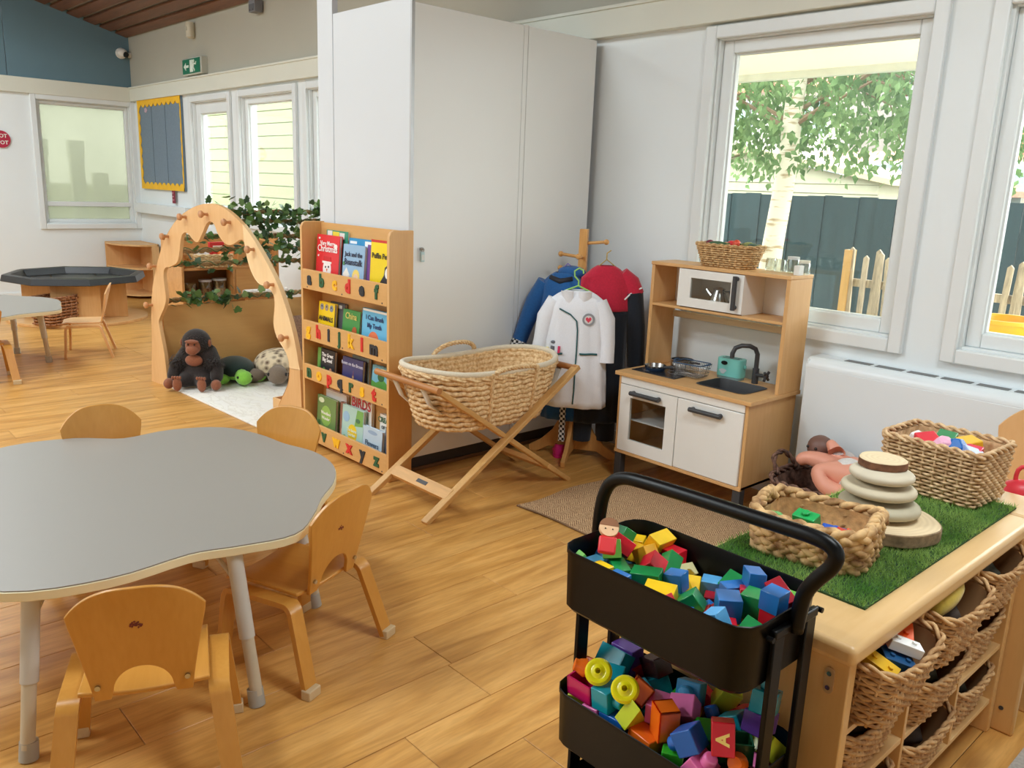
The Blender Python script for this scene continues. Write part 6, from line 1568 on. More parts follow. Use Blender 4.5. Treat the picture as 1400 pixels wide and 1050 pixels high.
# settled poses (x, y, z, rx, ry, rz, colour, shape); the first 56 lie lower in the heap
TOP = [
    (-0.979, 1.132, 0.584, 0, 0, 0.66, 'G', 'b'), (-0.981, 1.181, 0.587, 0, 0, 0.59, 'B', 'c'), (-0.979, 1.235, 0.587, -0, -0, 0.12, 'D', 'c'), (-0.97, 1.283, 0.584, -0, 0, 1.75, 'A', 'b'),
    (-0.927, 1.134, 0.584, 0, 0, 1.34, 'L', 'b'), (-0.929, 1.186, 0.584, 0, -0, 2.64, 'B', 'b'), (-0.933, 1.241, 0.587, -0, -0, 1.43, 'I', 'c'), (-0.928, 1.294, 0.584, 0, -0, 1.48, 'D', 'b'),
    (-0.883, 1.124, 0.584, -0, 0, 2.97, 'B', 'b'), (-0.882, 1.171, 0.587, 0, -0, 2.97, 'D', 'c'), (-0.862, 1.222, 0.584, -0, -0, 1.15, 'B', 'b'), (-0.894, 1.29, 0.584, -0, 0, 1.34, 'L', 'b'),
    (-0.83, 1.135, 0.584, -0, 0, 1.98, 'L', 'b'), (-0.836, 1.188, 0.587, 0, -0, 1.57, 'B', 'c'), (-0.82, 1.24, 0.587, -0, 0, 1.65, 'A', 'c'), (-0.816, 1.298, 0.587, 0, -0, 2.07, 'A', 'c'),
    (-0.783, 1.133, 0.584, 0, -0, 2.43, 'I', 'b'), (-0.802, 1.19, 0.584, -0, 0, 1.57, 'G', 'b'), (-0.743, 1.253, 0.587, -0, -0, -0.75, 'R', 'c'), (-0.759, 1.299, 0.584, -0, -0, 2.78, 'L', 'b'),
    (-0.696, 1.133, 0.584, 0, 0, 1.53, 'I', 'b'), (-0.71, 1.187, 0.587, 0, -0, 1.66, 'L', 'c'), (-0.71, 1.231, 0.587, 0, 0, 1.16, 'I', 'c'), (-0.702, 1.291, 0.584, -0, 0, 1.15, 'Y', 'b'),
    (-0.656, 1.134, 0.584, 0, 0, 1.29, 'I', 'b'), (-0.661, 1.194, 0.584, -0, -0, 2.81, 'G', 'b'), (-0.662, 1.239, 0.587, -0, -0, 2, 'G', 'c'), (-0.661, 1.291, 0.587, 0, -0, 2.79, 'L', 'c'),
    (-0.976, 1.127, 0.618, 0, -0, -3.13, 'I', 'c'), (-0.973, 1.164, 0.621, 0, 0, 0.2, 'R', 'b'), (-0.989, 1.242, 0.621, 0, 0, 3.01, 'L', 'b'), (-0.99, 1.278, 0.615, -0, -0, 0.04, 'D', 'b'),
    (-0.925, 1.131, 0.618, 0, 0, 1.14, 'I', 'c'), (-0.925, 1.172, 0.618, 0, -0, 1.59, 'B', 'c'), (-0.944, 1.247, 0.621, -0, -0, 1.44, 'G', 'b'), (-0.903, 1.293, 0.615, 0, 0, 1.79, 'G', 'b'),
    (-0.884, 1.121, 0.618, -0, 0, 3.14, 'L', 'c'), (-0.881, 1.198, 0.621, -0.22, -0.01, -0.2, 'R', 'c'), (-0.894, 1.24, 0.605, -0.66, 0.14, 1.33, 'I', 'c'), (-0.851, 1.29, 0.596, 0.09, -0.55, 1.86, 'Y', 'b'),
    (-0.822, 1.132, 0.615, -0, -0, 1.63, 'L', 'b'), (-0.829, 1.181, 0.623, 0, 0, 0.3, 'G', 'c'), (-0.844, 1.225, 0.619, 0.07, -0.13, -0.41, 'A', 'b'), (-0.816, 1.3, 0.623, 0, 0, 0.47, 'L', 'c'),
    (-0.775, 1.131, 0.615, 0, 0, 1.57, 'G', 'b'), (-0.746, 1.181, 0.587, 1.57, -0, 1.69, 'A', 'c'), (-0.771, 1.227, 0.602, -0.81, -0.38, 2.12, 'B', 'b'), (-0.747, 1.295, 0.615, -0, -0, -2.97, 'D', 'b'),
    (-0.734, 1.132, 0.584, -1.57, 0, 1.61, 'L', 'b'), (-0.704, 1.191, 0.623, 0, 0, 0.38, 'A', 'c'), (-0.7, 1.239, 0.623, -0, 0, 1.03, 'Y', 'c'), (-0.7, 1.305, 0.618, 0, 0, 1.57, 'R', 'c'),
    (-0.653, 1.131, 0.618, -0, 0, 2.11, 'L', 'c'), (-0.666, 1.188, 0.616, -0.01, -0.02, 1.92, 'D', 'b'), (-0.658, 1.238, 0.623, -0, -0, 2.53, 'Y', 'c'), (-0.662, 1.291, 0.621, 0, 0, 0.97, 'B', 'b'),
    (-0.971, 1.256, 0.645, -1.75, -1.26, -1.19, 'Y', 'p'), (-0.994, 1.201, 0.639, -0.24, 0.79, 1.44, 'B', 'C'), (-0.951, 1.302, 0.642, -1.34, -2.67, -0.08, 'B', 'c'), (-0.996, 1.289, 0.649, -1.57, 0, 2.04, 'Y', 'c'),
    (-1, 1.247, 0.668, -0.33, -2.24, -1.57, 'G', 'b'), (-0.979, 1.134, 0.652, 0, 0, 1.51, 'L', 'b'), (-1.006, 1.144, 0.653, -1.21, 0.81, 1.8, 'I', 's'), (-0.946, 1.123, 0.654, -0.38, 1.57, -2.01, 'Y', 'c'),
    (-0.901, 1.121, 0.654, -1.57, 1.57, 0, 'B', 'c'), (-0.945, 1.204, 0.609, 3.14, -0, -0.27, 'I', 's'), (-0.912, 1.235, 0.636, -0.66, 0.09, 1.37, 'L', 'b'), (-0.642, 1.225, 0.659, 2.19, -1.51, -0.62, 'R', 'c'),
    (-0.939, 1.294, 0.676, 0.47, 0.02, 1.58, 'Y', 'b'), (-0.934, 1.246, 0.661, 0.64, -0.09, -1.62, 'A', 'c'), (-0.884, 1.254, 0.653, -0.79, 0.54, -1.2, 'G', 'b'), (-0.876, 1.295, 0.634, 0.75, 0.18, 1.6, 'W', 'a'),
    (-0.91, 1.305, 0.649, 3.14, 1.57, 0, 'R', 'c'), (-0.841, 1.269, 0.622, -0.02, -0.56, 2.08, 'Y', 'c'), (-0.823, 1.243, 0.63, -0.68, -0.76, 2.92, 'Y', 's'), (-0.879, 1.18, 0.656, 1.74, -0.11, 0.38, 'G', 'b'),
    (-0.876, 1.155, 0.621, -0.01, 0, -3.12, 'B', 'b'), (-0.797, 1.124, 0.647, -0.05, 0.9, 0, 'R', 'c'), (-0.851, 1.12, 0.624, 1.52, -3.06, 0.03, 'Y', 'p'), (-0.757, 1.125, 0.642, 1.26, 2.96, 0.25, 'B', 'p'),
    (-0.838, 1.215, 0.654, 1.55, -0.14, 0.23, 'B', 'c'), (-0.794, 1.21, 0.627, 0.33, -0.58, 0.44, 'G', 'c'), (-0.78, 1.306, 0.642, 3.14, -1.42, 0, 'G', 'p'), (-0.793, 1.273, 0.597, 0.49, -1.57, 0, 'D', 'b'),
    (-0.742, 1.218, 0.621, 0.75, -0.39, 2.13, 'D', 'c'), (-0.752, 1.285, 0.646, 1.57, -0, 1.1, 'B', 'b'), (-0.735, 1.262, 0.615, 1.77, -2.09, -0.61, 'R', 'p'), (-0.708, 1.277, 0.654, -0.17, 0.01, 0.58, 'R', 'b'),
    (-0.664, 1.304, 0.654, 0, 0, 1.64, 'I', 'c'), (-0.684, 1.234, 0.664, 1.77, -1.57, 0, 'G', 'C'), (-0.711, 1.193, 0.663, -0, 0, 2.3, 'B', 'C'), (-0.778, 1.174, 0.61, -0.86, 0.2, 1.85, 'L', 'p'),
    (-0.741, 1.173, 0.629, 0.89, -0, 1.97, 'R', 'c'), (-0.728, 1.121, 0.618, 0, 0, 1.57, 'R', 'c'), (-0.697, 1.118, 0.614, 1.57, -2.62, 0, 'L', 'p'), (-0.721, 1.137, 0.643, 1.39, -0.05, -0.26, 'Y', 's'),
    (-0.69, 1.157, 0.629, -0.9, -1.45, 1.53, 'R', 'b'), (-0.64, 1.195, 0.622, 1.57, -1.1, 1.9, 'V', 'y'), (-0.639, 1.269, 0.636, -2.05, 0.15, 2.45, 'B', 'p'), (-0.656, 1.271, 0.68, -0.47, -0.37, 2.74, 'D', 'b'),
    (-0.723, 1.292, 0.681, -1.53, 0.17, 2.33, 'B', 'b'), (-0.893, 1.215, 0.665, -0.54, 0.71, -3.13, 'R', 'c'), (-0.682, 1.123, 0.662, 1.96, 1.12, 0.37, 'L', 'b'), (-0.645, 1.164, 0.651, -0.94, 0.21, 0.02, 'G', 'c'),
    (-0.827, 1.154, 0.653, 1.19, 3.12, 0.35, 'Y', 'b'), (-0.968, 1.179, 0.681, 0.49, 0.11, -2.38, 'I', 'c'), (-0.98, 1.218, 0.678, 0.61, -2.66, 0.43, 'R', 'b'), (-0.642, 1.221, 0.695, -0.04, -0.05, -3.14, 'B', 'c'),
    (-0.768, 1.167, 0.654, 1.64, -2.26, 0.4, 'G', 'c'), (-0.934, 1.165, 0.652, 0, -0, -0.6, 'G', 'b')]
for i, (x, y, z, rx, ry, rz, c, k) in enumerate(TOP):
    put_block(c, k, x, y, z, (rx, ry, rz), *(('deeper among the blocks in the upper trolley tray', 'buried wooden blocks in the upper tray') if i < 56 else ('heaped in the upper trolley tray', 'wooden blocks in the upper tray')))
wd = thing('wooden_doll', 'flat wooden doll with brown hair and red top among the blocks', 'toy figure', (-.965, 1.162, 0.713), 0, rot=(-.75, .1, .75))
MB().box(-.017, .017, -.006, .006, -.035, .0).build('body', plain('doll_red', (222, 40, 44), .4), wd, bevel=.004)
SKINP = plain('doll_peach', (244, 196, 150), .5)
MB().prism([(.019 * math.cos(a), .017 + .018 * math.sin(a)) for a in [2 * PI * k / 24 for k in range(24)]], -.006, .006, Mxz).build('head', SKINP, wd, bevel=.002)
MB().prism([(.0195 * math.cos(a), .018 + .0185 * math.sin(a)) for a in [PI * (.05 + .9 * k / 14) for k in range(15)]], -.0068, .0068, Mxz).build('hair', plain('doll_hair', (150, 96, 56), .6), wd)
for s in (-.007, .007): MB().ell((s, -.0065, .014), (.0015, .001, .0015), 8, 6).build('eye', MATS['black_bead'], wd)

# ---- plastic building toys in the middle tray
PC = {'P': ('purple', (98, 62, 150)), 'L': ('sky blue', (64, 166, 222)), 'O': ('orange', (238, 110, 26)), 'M': ('magenta', (200, 30, 100)), 'T': ('teal', (22, 150, 168)), 'A': ('amber', (236, 158, 20)), 'Y': ('yellow', (236, 226, 24)), 'I': ('lime', (196, 214, 40)), 'B': ('blue', (28, 100, 186)), 'K': ('pink', (236, 120, 180)), 'G': ('bright green', (52, 176, 44)), 'R': ('red', (206, 26, 44)), 'V': ('olive', (190, 194, 52)), 'N': ('dark brown', (58, 34, 32)), 'D': ('dark green', (30, 84, 52))}
PS = {'b': 'plain brick', 'k': 'pegged brick', 'o': 'hollow brick', 'w': 'wheel', 't': 'wedge', 'e': 'ball', 'A': 'brick printed with the letter A'}
def pm(c): return plain('plastic_' + PC[c][0].replace(' ', '_'), PC[c][1], .22, var=.03, scale=20, spec=.55)
def toy_mesh(k):
    m = MB()
    if k in 'bA': m.box(-.026, .026, -.018, .018, -.018, .018)
    elif k == 'k':
        m.box(-.022, .022, -.02, .02, -.02, .018)
        m.lathe([(.0125, .018), (.0125, .03), (.011, .036), (0, .037)], 18)
    elif k == 'o':
        w, d, h, t = .028, .019, .018, .003
        m.box(-w, w, -d, d, -h, -h + t).box(-w, w, -d, -d + t, -h, h).box(-w, w, d - t, d, -h, h).box(-w, -w + t, -d, d, -h, h).box(w - t, w, -d, d, -h, h)
        for s in (-.013, .013): m.tube([(s + .010 * math.cos(a), .010 * math.sin(a), -.012) for a in [2 * PI * j / 14 for j in range(14)]], .002, 5, closed=True)
    elif k == 'w': m.lathe([(.005, -.006), (.016, -.007), (.021, -.005), (.0245, 0), (.021, .005), (.017, .006), (.013, .0045), (.009, .006), (.006, .0085), (.005, .0085), (.005, -.006)], 32)
    elif k == 't': m.prism([(-.028, -.018), (.028, -.018), (0, .022)], -.014, .014)
    elif k == 'e': m.lathe([(0, -.016), (.012, -.013), (.017, 0), (.013, .011), (.011, .014), (.011, .02), (0, .021)], 18)
    return m
MID = [
    (-0.985, 1.163, 0.289, -0, -0, -3.12, 'V', 'b'), (-0.97, 1.216, 0.289, -0, -0, 1.23, 'V', 'b'), (-0.989, 1.27, 0.289, -0, 0, -0, 'B', 'b'), (-0.884, 1.134, 0.289, -0, 0, 1.67, 'B', 'b'),
    (-0.91, 1.212, 0.289, -0, -0, 0.78, 'B', 'b'), (-0.89, 1.289, 0.289, -0, -0, 2.19, 'R', 'b'), (-0.831, 1.136, 0.289, -0, -0, 0.45, 'R', 'b'), (-0.856, 1.212, 0.289, -0, -0, 1.72, 'L', 'b'),
    (-0.839, 1.282, 0.289, -0, -0, 1.86, 'R', 'b'), (-0.78, 1.143, 0.289, -0, -0, 1.8, 'T', 'b'), (-0.793, 1.213, 0.289, -0, 0, 2.16, 'O', 'b'), (-0.798, 1.288, 0.289, -0, 0, 1.87, 'P', 'b'),
    (-0.73, 1.141, 0.289, 0, -0, 2.26, 'B', 'b'), (-0.733, 1.216, 0.289, -0, 0, 1.95, 'B', 'b'), (-0.753, 1.286, 0.289, -0, -0, 1.99, 'L', 'b'), (-0.671, 1.213, 0.289, -0, -0, 2.47, 'K', 'b'),
    (-0.654, 1.267, 0.289, -0, -0, -3, 'P', 'b'), (-0.975, 1.133, 0.327, 0, -0.1, 1.57, 'B', 'b'), (-0.982, 1.287, 0.328, 0, 0, 1.48, 'L', 'b'), (-0.913, 1.143, 0.327, -0.09, 0.12, 2.57, 'P', 'b'),
    (-0.916, 1.209, 0.328, -0, 0, 1.66, 'V', 'b'), (-0.934, 1.264, 0.298, 0.92, -1.57, 0, 'G', 'b'), (-0.853, 1.136, 0.328, 0, 0, 1.34, 'O', 'b'), (-0.868, 1.2, 0.328, 0, -0, 2.02, 'K', 'b'),
    (-0.888, 1.293, 0.328, -0, 0, 1.58, 'P', 'b'), (-0.796, 1.136, 0.328, -0, 0, 1.97, 'T', 'b'), (-0.812, 1.207, 0.328, 0, -0, 1.01, 'R', 'b'), (-0.848, 1.246, 0.328, -0, 0, -0.78, 'P', 'b'),
    (-0.745, 1.136, 0.328, -0, -0, 1.99, 'B', 'b'), (-0.755, 1.243, 0.328, -0, 0, 2.16, 'P', 'b'), (-0.713, 1.295, 0.313, -0.44, 0.69, -0.21, 'T', 'b'), (-0.673, 1.143, 0.289, 1.57, -0, 2.43, 'R', 'b'),
    (-0.652, 1.211, 0.328, -0, -0, -3.12, 'T', 'b'), (-0.652, 1.258, 0.328, 0, -0, -0.01, 'K', 'b'), (-0.989, 1.138, 0.367, -0.05, -0.09, 2.11, 'V', 'b'), (-0.983, 1.238, 0.328, -1.57, -0, 3.08, 'K', 'b'),
    (-0.972, 1.294, 0.368, -0, 0, 1.57, 'R', 'b'), (-0.932, 1.132, 0.364, -0.15, -0.01, 1.57, 'K', 'b'), (-0.869, 1.198, 0.368, -0, -0, 1.53, 'T', 'b'), (-0.917, 1.289, 0.364, -0.37, -0.25, 1.02, 'T', 'b'),
    (-0.883, 1.127, 0.37, 0.06, -0.08, 0, 'B', 'b'), (-0.826, 1.185, 0.368, -0, -0, 1.61, 'O', 'b'), (-0.841, 1.288, 0.361, 0.59, -0.22, 2.61, 'G', 'b'), (-0.756, 1.136, 0.368, 0, 0, -1.03, 'G', 'b'),
    (-0.775, 1.195, 0.353, 0.95, -0.58, 1.38, 'L', 'b'), (-0.788, 1.29, 0.328, 0, 0, 2.16, 'R', 'b'), (-0.647, 1.157, 0.327, 1.42, -0.16, -1.51, 'K', 'b'), (-0.719, 1.207, 0.334, -1.44, -0.28, -2.59, 'T', 'b'),
    (-0.653, 1.217, 0.368, 0, -0, 3.12, 'K', 'b'), (-0.693, 1.285, 0.361, -0.44, 0.15, 1.67, 'L', 'b'), (-0.99, 1.281, 0.408, 0, 0, -3.13, 'P', 'b'), (-0.98, 1.246, 0.368, 1.57, 0, -0.02, 'P', 'b'),
    (-0.813, 1.261, 0.414, 1.16, -0.09, 0.26, 'L', 'k'), (-0.999, 1.197, 0.393, -0, 0.61, 1.57, 'O', 'b'), (-0.971, 1.185, 0.357, -0.04, 0.76, 2.27, 'P', 'b'), (-0.965, 1.125, 0.406, -0.1, -0, -3.14, 'M', 'o'),
    (-0.869, 1.172, 0.424, -0.59, -0.49, -0.93, 'O', 'o'), (-0.912, 1.227, 0.372, -2.64, 1.57, 0, 'T', 'k'), (-0.91, 1.128, 0.41, 1.48, -0.06, 1.57, 'T', 'k'), (-0.807, 1.242, 0.369, -1.57, 0, -2.76, 'A', 'o'),
    (-0.784, 1.141, 0.419, -1.03, 1.57, 0, 'O', 'o'), (-0.85, 1.122, 0.403, -0.98, 0.87, 1.91, 'I', 't'), (-0.723, 1.131, 0.42, -2.18, 0.14, 1.77, 'B', 'k'), (-0.985, 1.235, 0.415, 0.61, -0.01, -3.13, 'T', 'o'),
    (-0.824, 1.178, 0.408, -0, -0, 1.91, 'K', 'b'), (-0.733, 1.191, 0.393, 1.17, 0.43, -0.49, 'G', 'k'), (-0.641, 1.16, 0.406, -0.47, -1, 2.35, 'O', 'e'), (-0.971, 1.126, 0.443, 1.27, -0.17, -0.77, 'O', 'e'),
    (-0.812, 1.126, 0.368, -0, 0, 3.01, 'O', 'b'), (-0.692, 1.127, 0.381, 0.54, -0, 1.57, 'K', 'k'), (-0.667, 1.147, 0.449, -0.21, -1.21, 2.39, 'R', 'A'), (-0.783, 1.2, 0.418, -0.65, 2.89, 0.33, 'K', 'k'),
    (-0.755, 1.298, 0.362, 0.28, -0.44, 3.14, 'V', 'o'), (-0.7, 1.241, 0.408, 1.89, -2.13, -0.14, 'T', 'k'), (-0.657, 1.251, 0.439, -1.62, 0.28, 1.54, 'P', 'b'), (-0.755, 1.296, 0.42, 2.14, -1.13, 0.06, 'V', 'b'),
    (-0.703, 1.167, 0.335, 0.27, 1.82, 2.43, 'O', 'b'), (-0.647, 1.268, 0.382, -0.1, 0.77, 1.4, 'V', 'o'), (-0.645, 1.164, 0.367, -1.71, -0.17, -1.57, 'N', 'o'), (-0.941, 1.179, 0.408, -1.61, 0.31, -1.11, 'T', 'k'),
    (-0.708, 1.293, 0.398, -0.45, 0.08, 1.53, 'R', 'b'), (-0.741, 1.246, 0.382, -0.5, 0.32, 1.79, 'B', 'k'), (-0.668, 1.19, 0.408, -0.01, -0, 0.71, 'D', 'o'), (-0.654, 1.257, 0.481, 0.03, 0.28, 1.83, 'T', 'k'),
    (-0.81, 1.298, 0.388, 0.4, -0.5, -3.14, 'R', 'b'), (-0.925, 1.297, 0.404, 0.15, -0.42, -0.33, 'N', 'b'), (-0.935, 1.125, 0.452, 0.75, -0.25, 0.75, 'Y', 'w'), (-0.868, 1.125, 0.448, 0.75, -0.25, 0.75, 'Y', 'w')]
TM = {}
def put_toy(c, k, x, y, z, rot, where, grp):
    if (c, k) not in TM:
        me = toy_mesh(k).mesh('building_toy'); me.materials.append(pm(c)); TM[(c, k)] = me
    o = bpy.data.objects.new('building_toy', TM[(c, k)]); COL.objects.link(o); o.location = (x, y, z); o.rotation_euler = rot; o.scale = (1.1, 1.1, 1.1)
    if k in 'bkA': md_ = o.modifiers.new('bevel', 'BEVEL'); md_.width = .0018; md_.segments = 2; md_.limit_method = 'ANGLE'
    tag(o, '%s plastic %s %s' % (PC[c][0], PS[k], where), 'toy brick' if k not in 'we' else 'toy', grp)
    if k == 'A': text_mesh('A', 'letter', .028, plain('letter_cream', (246, 214, 120), .4), o, (0, 0, .0182), (0, 0, 0), .0006, .001)
    return o
for i, (x, y, z, rx, ry, rz, c, k) in enumerate(MID):
    put_toy(c, k, x, y, z, (rx, ry, rz), *(('deeper down in the middle trolley tray', 'buried building toys in the middle tray') if i < 50 else ('in the middle trolley tray', 'plastic building toys in the middle tray')))

# ================================================================ low storage unit with wicker drawers
UX0, UX1, UY0, UY1, UH = -.955, -.555, 1.352, 2.30, .60
un = thing('storage_unit', 'low maple cubby unit with nine wicker drawers', 'storage unit', ((UX0 + UX1) / 2, (UY0 + UY1) / 2, 0))
MAP = wood('maple', (232, 194, 138), (218, 174, 114), 'y', 4, rough=.38, contrast=.6, coat=.15)
MAPZ = wood('maple_z', (228, 184, 122), (212, 164, 100), 'z', 4, rough=.38, contrast=.6, coat=.15)
ox, oy = (UX0 + UX1) / 2, (UY0 + UY1) / 2
def ub_(nm, x0, x1, y0, y1, z0, z1, m, bev=.003, par=un, seg=2): return MB().box(x0 - ox, x1 - ox, y0 - oy, y1 - oy, z0, z1).build(nm, m, par, bevel=bev, seg=seg)
ub_('top', UX0 - .005, UX1 + .012, UY0 - .012, UY1 + .0, .560, .60, MAP, .012, seg=4)
e1 = ub_('end_panel', UX0, UX1, UY0 + .008, UY0 + .034, 0, .56, MAPZ)
ub_('end_panel', UX0, UX1, UY1 - .026, UY1, 0, .56, MAPZ)
ub_('back_panel', UX0, UX0 + .014, UY0 + .034, UY1 - .026, .06, .56, MAP)
for z in (.395, .245, .085): ub_('shelf', UX0 + .014, UX1 - .006, UY0 + .034, UY1 - .026, z, z + .013, MAP, .001)
for y in (1.685, 1.992): ub_('divider', UX0 + .014, UX1 - .004, y - .0065, y + .0065, .098, .56, MAPZ, .001)
ub_('plinth', UX0 + .03, UX1 - .03, UY0 + .034, UY1 - .026, .05, .085, MAP, .001)
pl_ = MB().prism([(q[0], q[1]) for q in rrect(.009, .026, .009, 24)], .0, .004, Matrix.Translation((UX1 - .035 - ox, UY0 + .008 - oy, .512)) @ Matrix.Rotation(PI / 2, 4, 'X')).build('bracket_plate', plain('bracket_beige', (196, 160, 116), .45, .2), e1)
for s in (-.014, .014): MB().cyl((UX1 - .035 - ox, UY0 + .005 - oy, .512 + s), (UX1 - .035 - ox, UY0 + .002 - oy, .512 + s), .0045, n=12).build('screw', STEEL, pl_)
for (x, z) in ((-.60, .30), (-.575, .27), (-.62, .16)): MB().cyl((x - ox, UY0 + .009 - oy, z), (x - ox, UY0 + .0075 - oy, z), .003, n=10).build('screw_hole', GREYPL, e1)
RAT = strawmat('rattan', (166, 118, 72), (220, 180, 128), 45)
DARKC = plain('dark_contents', (84, 72, 64), .9, var=.4, scale=30)
cols = [(1.535, .128), (1.838, .130), (2.132, .120)]; rowz = [.409, .259, .099]
pull = [[.055, .045, .03], [-.0, .02, .0], [.0, .01, .0]]
rowname = ['top', 'middle', 'bottom']; colname = ['next to the trolley', 'in the centre column', 'below the rectangular basket']
for ri, z in enumerate(rowz):
    for ci, (yc, hw) in enumerate(cols):
        cx_ = -.728 + pull[ri][ci]
        t = thing('rattan_basket', 'rattan drawer basket %s on the %s shelf' % (colname[ci], rowname[ri]), 'basket', (cx_, yc, z), 0, 'wicker drawers in the storage unit')
        hh = .128 if ri == 0 else .116
        woven(t, .175, hw, hh, .045, RAT, rows=13, N=64, sr=.0042, amp=.0036, taper=.86, hf=lambda x, y: 1.0 - .20 * max(0, 1 - abs(y)) ** .6 * max(0, x), rimr=.0065, linermat=plain('basket_inside', (156, 114, 72), .9))
        if (ri, ci) != (0, 0):
            tag(MB().ell((0, 0, 0), (.145, hw * .86, .03), 18, 8, f=lambda p: 1 + .08 * math.sin(9 * p.x) * math.cos(7 * p.y)).build('folded_fabric', DARKC if (ri + ci) % 2 else plain('dark_contents_2', (84, 84, 72), .9, var=.4, scale=30), loc=(cx_, yc, z + (.084 if ri == 0 else .076)), sharp=180), 'dark fabric in the basket %s on the %s shelf' % (colname[ci], rowname[ri]), 'fabric')
# bricks in the first drawer
def duplo(x, y, z, c, sz, rot, label):
    t = thing('toy_brick', label, 'toy brick', (x, y, z), 0, rot=rot); m_ = plain('brick_%d_%d_%d' % c, c, .3)
    w, d = sz
    MB().box(-w * .016, w * .016, -d * .016, d * .016, -.010, .010).build('body', m_, t, bevel=.001)
    sm = MB().lathe([(0, .010), (.0048, .010), (.0048, .0145), (0, .0145)], 12).mesh('stud'); sm.materials.append(m_)
    for i in range(w):
        for j in range(d): inst(sm, 'stud', t, ((i - (w - 1) / 2) * .031, (j - (d - 1) / 2) * .031, 0))
    return t
duplo(-.578, 1.600, .535, (238, 92, 30), (2, 2), (.15, .35, .5), 'large orange studded brick in the drawer next to the trolley')
duplo(-.585, 1.528, .530, (230, 104, 34), (2, 1), (-.2, .4, 1.4), 'narrow orange studded brick in the drawer next to the trolley')
duplo(-.548, 1.470, .518, (240, 190, 40), (2, 1), (.2, .4, .2), 'yellow studded brick in the drawer next to the trolley')
duplo(-.545, 1.530, .512, (34, 84, 130), (2, 2), (.05, .3, .7), 'navy studded brick in the drawer next to the trolley')
duplo(-.538, 1.545, .536, (232, 232, 230), (2, 1), (.05, .3, .7), 'white studded brick resting on the navy one')
duplo(-.62, 1.56, .525, (50, 120, 170), (2, 1), (.3, .2, 1.2), 'blue studded brick at the back of the drawer')
duplo(-.61, 1.625, .520, (150, 40, 60), (1, 1), (.1, .3, .2), 'maroon single brick at the back of the drawer')
for ix in range(3):
    for iy in range(3):
        c_ = [(206, 60, 40), (40, 110, 70), (40, 90, 150), (230, 180, 40), (90, 60, 40), (200, 200, 196), (170, 50, 70), (60, 60, 70), (220, 110, 50)][ix * 3 + iy]
        tag(MB().box(-.03, .03, -.025, .025, -.015, .015).build('toy_brick', plain('brick_%d_%d_%d' % c_, c_, .35), loc=(-.78 + .085 * ix, 1.46 + .075 * iy, .462), rot=(.1 * ix, .2, .5 * iy), bevel=.002), 'plain toy brick lying lower in the drawer next to the trolley', 'toy brick', 'buried bricks in the drawer')
bn = thing('toy_banana', 'mustard yellow fabric banana in the centre drawer', 'toy food', (-.60, 1.85, .525), .25)
MB().tube(spl([(-.0, -.11, .0), (.025, -.06, .012), (.035, 0, .018), (.025, .06, .014), (.0, .11, .004)]), [.008] + [.022] * 15 + [.006], 12).build('fruit', fabric('banana_cloth', (196, 168, 62), 90), bn, sharp=180)
bsh = thing('scrubbing_brush', 'dark bristled brush lying in the centre drawer', 'brush', (-.665, 1.86, .53), .1)
MB().box(-.02, .02, -.09, .09, 0, .014).build('back', wood('brush_wood', (110, 84, 66), None, 'y'), bsh, bevel=.005)
brm = MB()
for i in range(5):
    for j in range(22): brm.tube([(-.015 + .0075 * i, -.08 + .0076 * j, .014), (-.017 + .0085 * i, -.082 + .0078 * j, .036)], .0022, 4)
o = brm.build('bristles', plain('bristle', (70, 56, 50), .9), bsh); o['kind'] = 'stuff'
# neighbouring unit end
nu_ = thing('side_shelf', 'maple side shelf standing against the end of the cubby unit', 'shelf', (-.73, 2.40, 0))
MB().box(-.225, .225, -.095, -.07, 0, .575).build('end_panel', MAPZ, nu_, bevel=.006)
MB().box(-.225, .225, .055, .08, 0, .575).build('end_panel', MAPZ, nu_, bevel=.004)
MB().box(-.225, .21, -.095, .08, .575, .60).build('top', MAP, nu_, bevel=.008)
MB().box(-.21, .2, -.07, .055, .1, .118).build('shelf', MAP, nu_)
MB().cyl((.19, -.0965, .07), (.19, -.094, .07), .006, n=12).build('screw_hole', GREYPL, nu_)

# ---- grass mat on top
gm = thing('grass_mat', 'green artificial grass mat laid over the storage unit top', 'grass mat', (-.772, 1.925, .6002))
MB().box(-.172, .172, -.43, .42, 0, .004).build('backing', plain('grass_backing', (44, 74, 34), .9), gm)
gb = MB(); rg_ = random.Random(3)
for k in range(26000):
    x, y = rg_.uniform(-.172, .172), rg_.uniform(-.43, .42); a = rg_.uniform(0, 2 * PI); h = rg_.uniform(.008, .019); w = .0011; l = rg_.uniform(.003, .012); b = rg_.uniform(0, 2 * PI)
    gb.v += [(x - w * math.cos(a), y - w * math.sin(a), .003), (x + w * math.cos(a), y + w * math.sin(a), .003), (x + l * math.cos(b), y + l * math.sin(b), h)]
    i = len(gb.v); gb.f.append((i - 3, i - 2, i - 1))
o = gb.build('blades', leaf_mat('grass_blade', (100, 150, 70), (176, 206, 118)), gm, sharp=180); o['kind'] = 'stuff'
GZ = .612
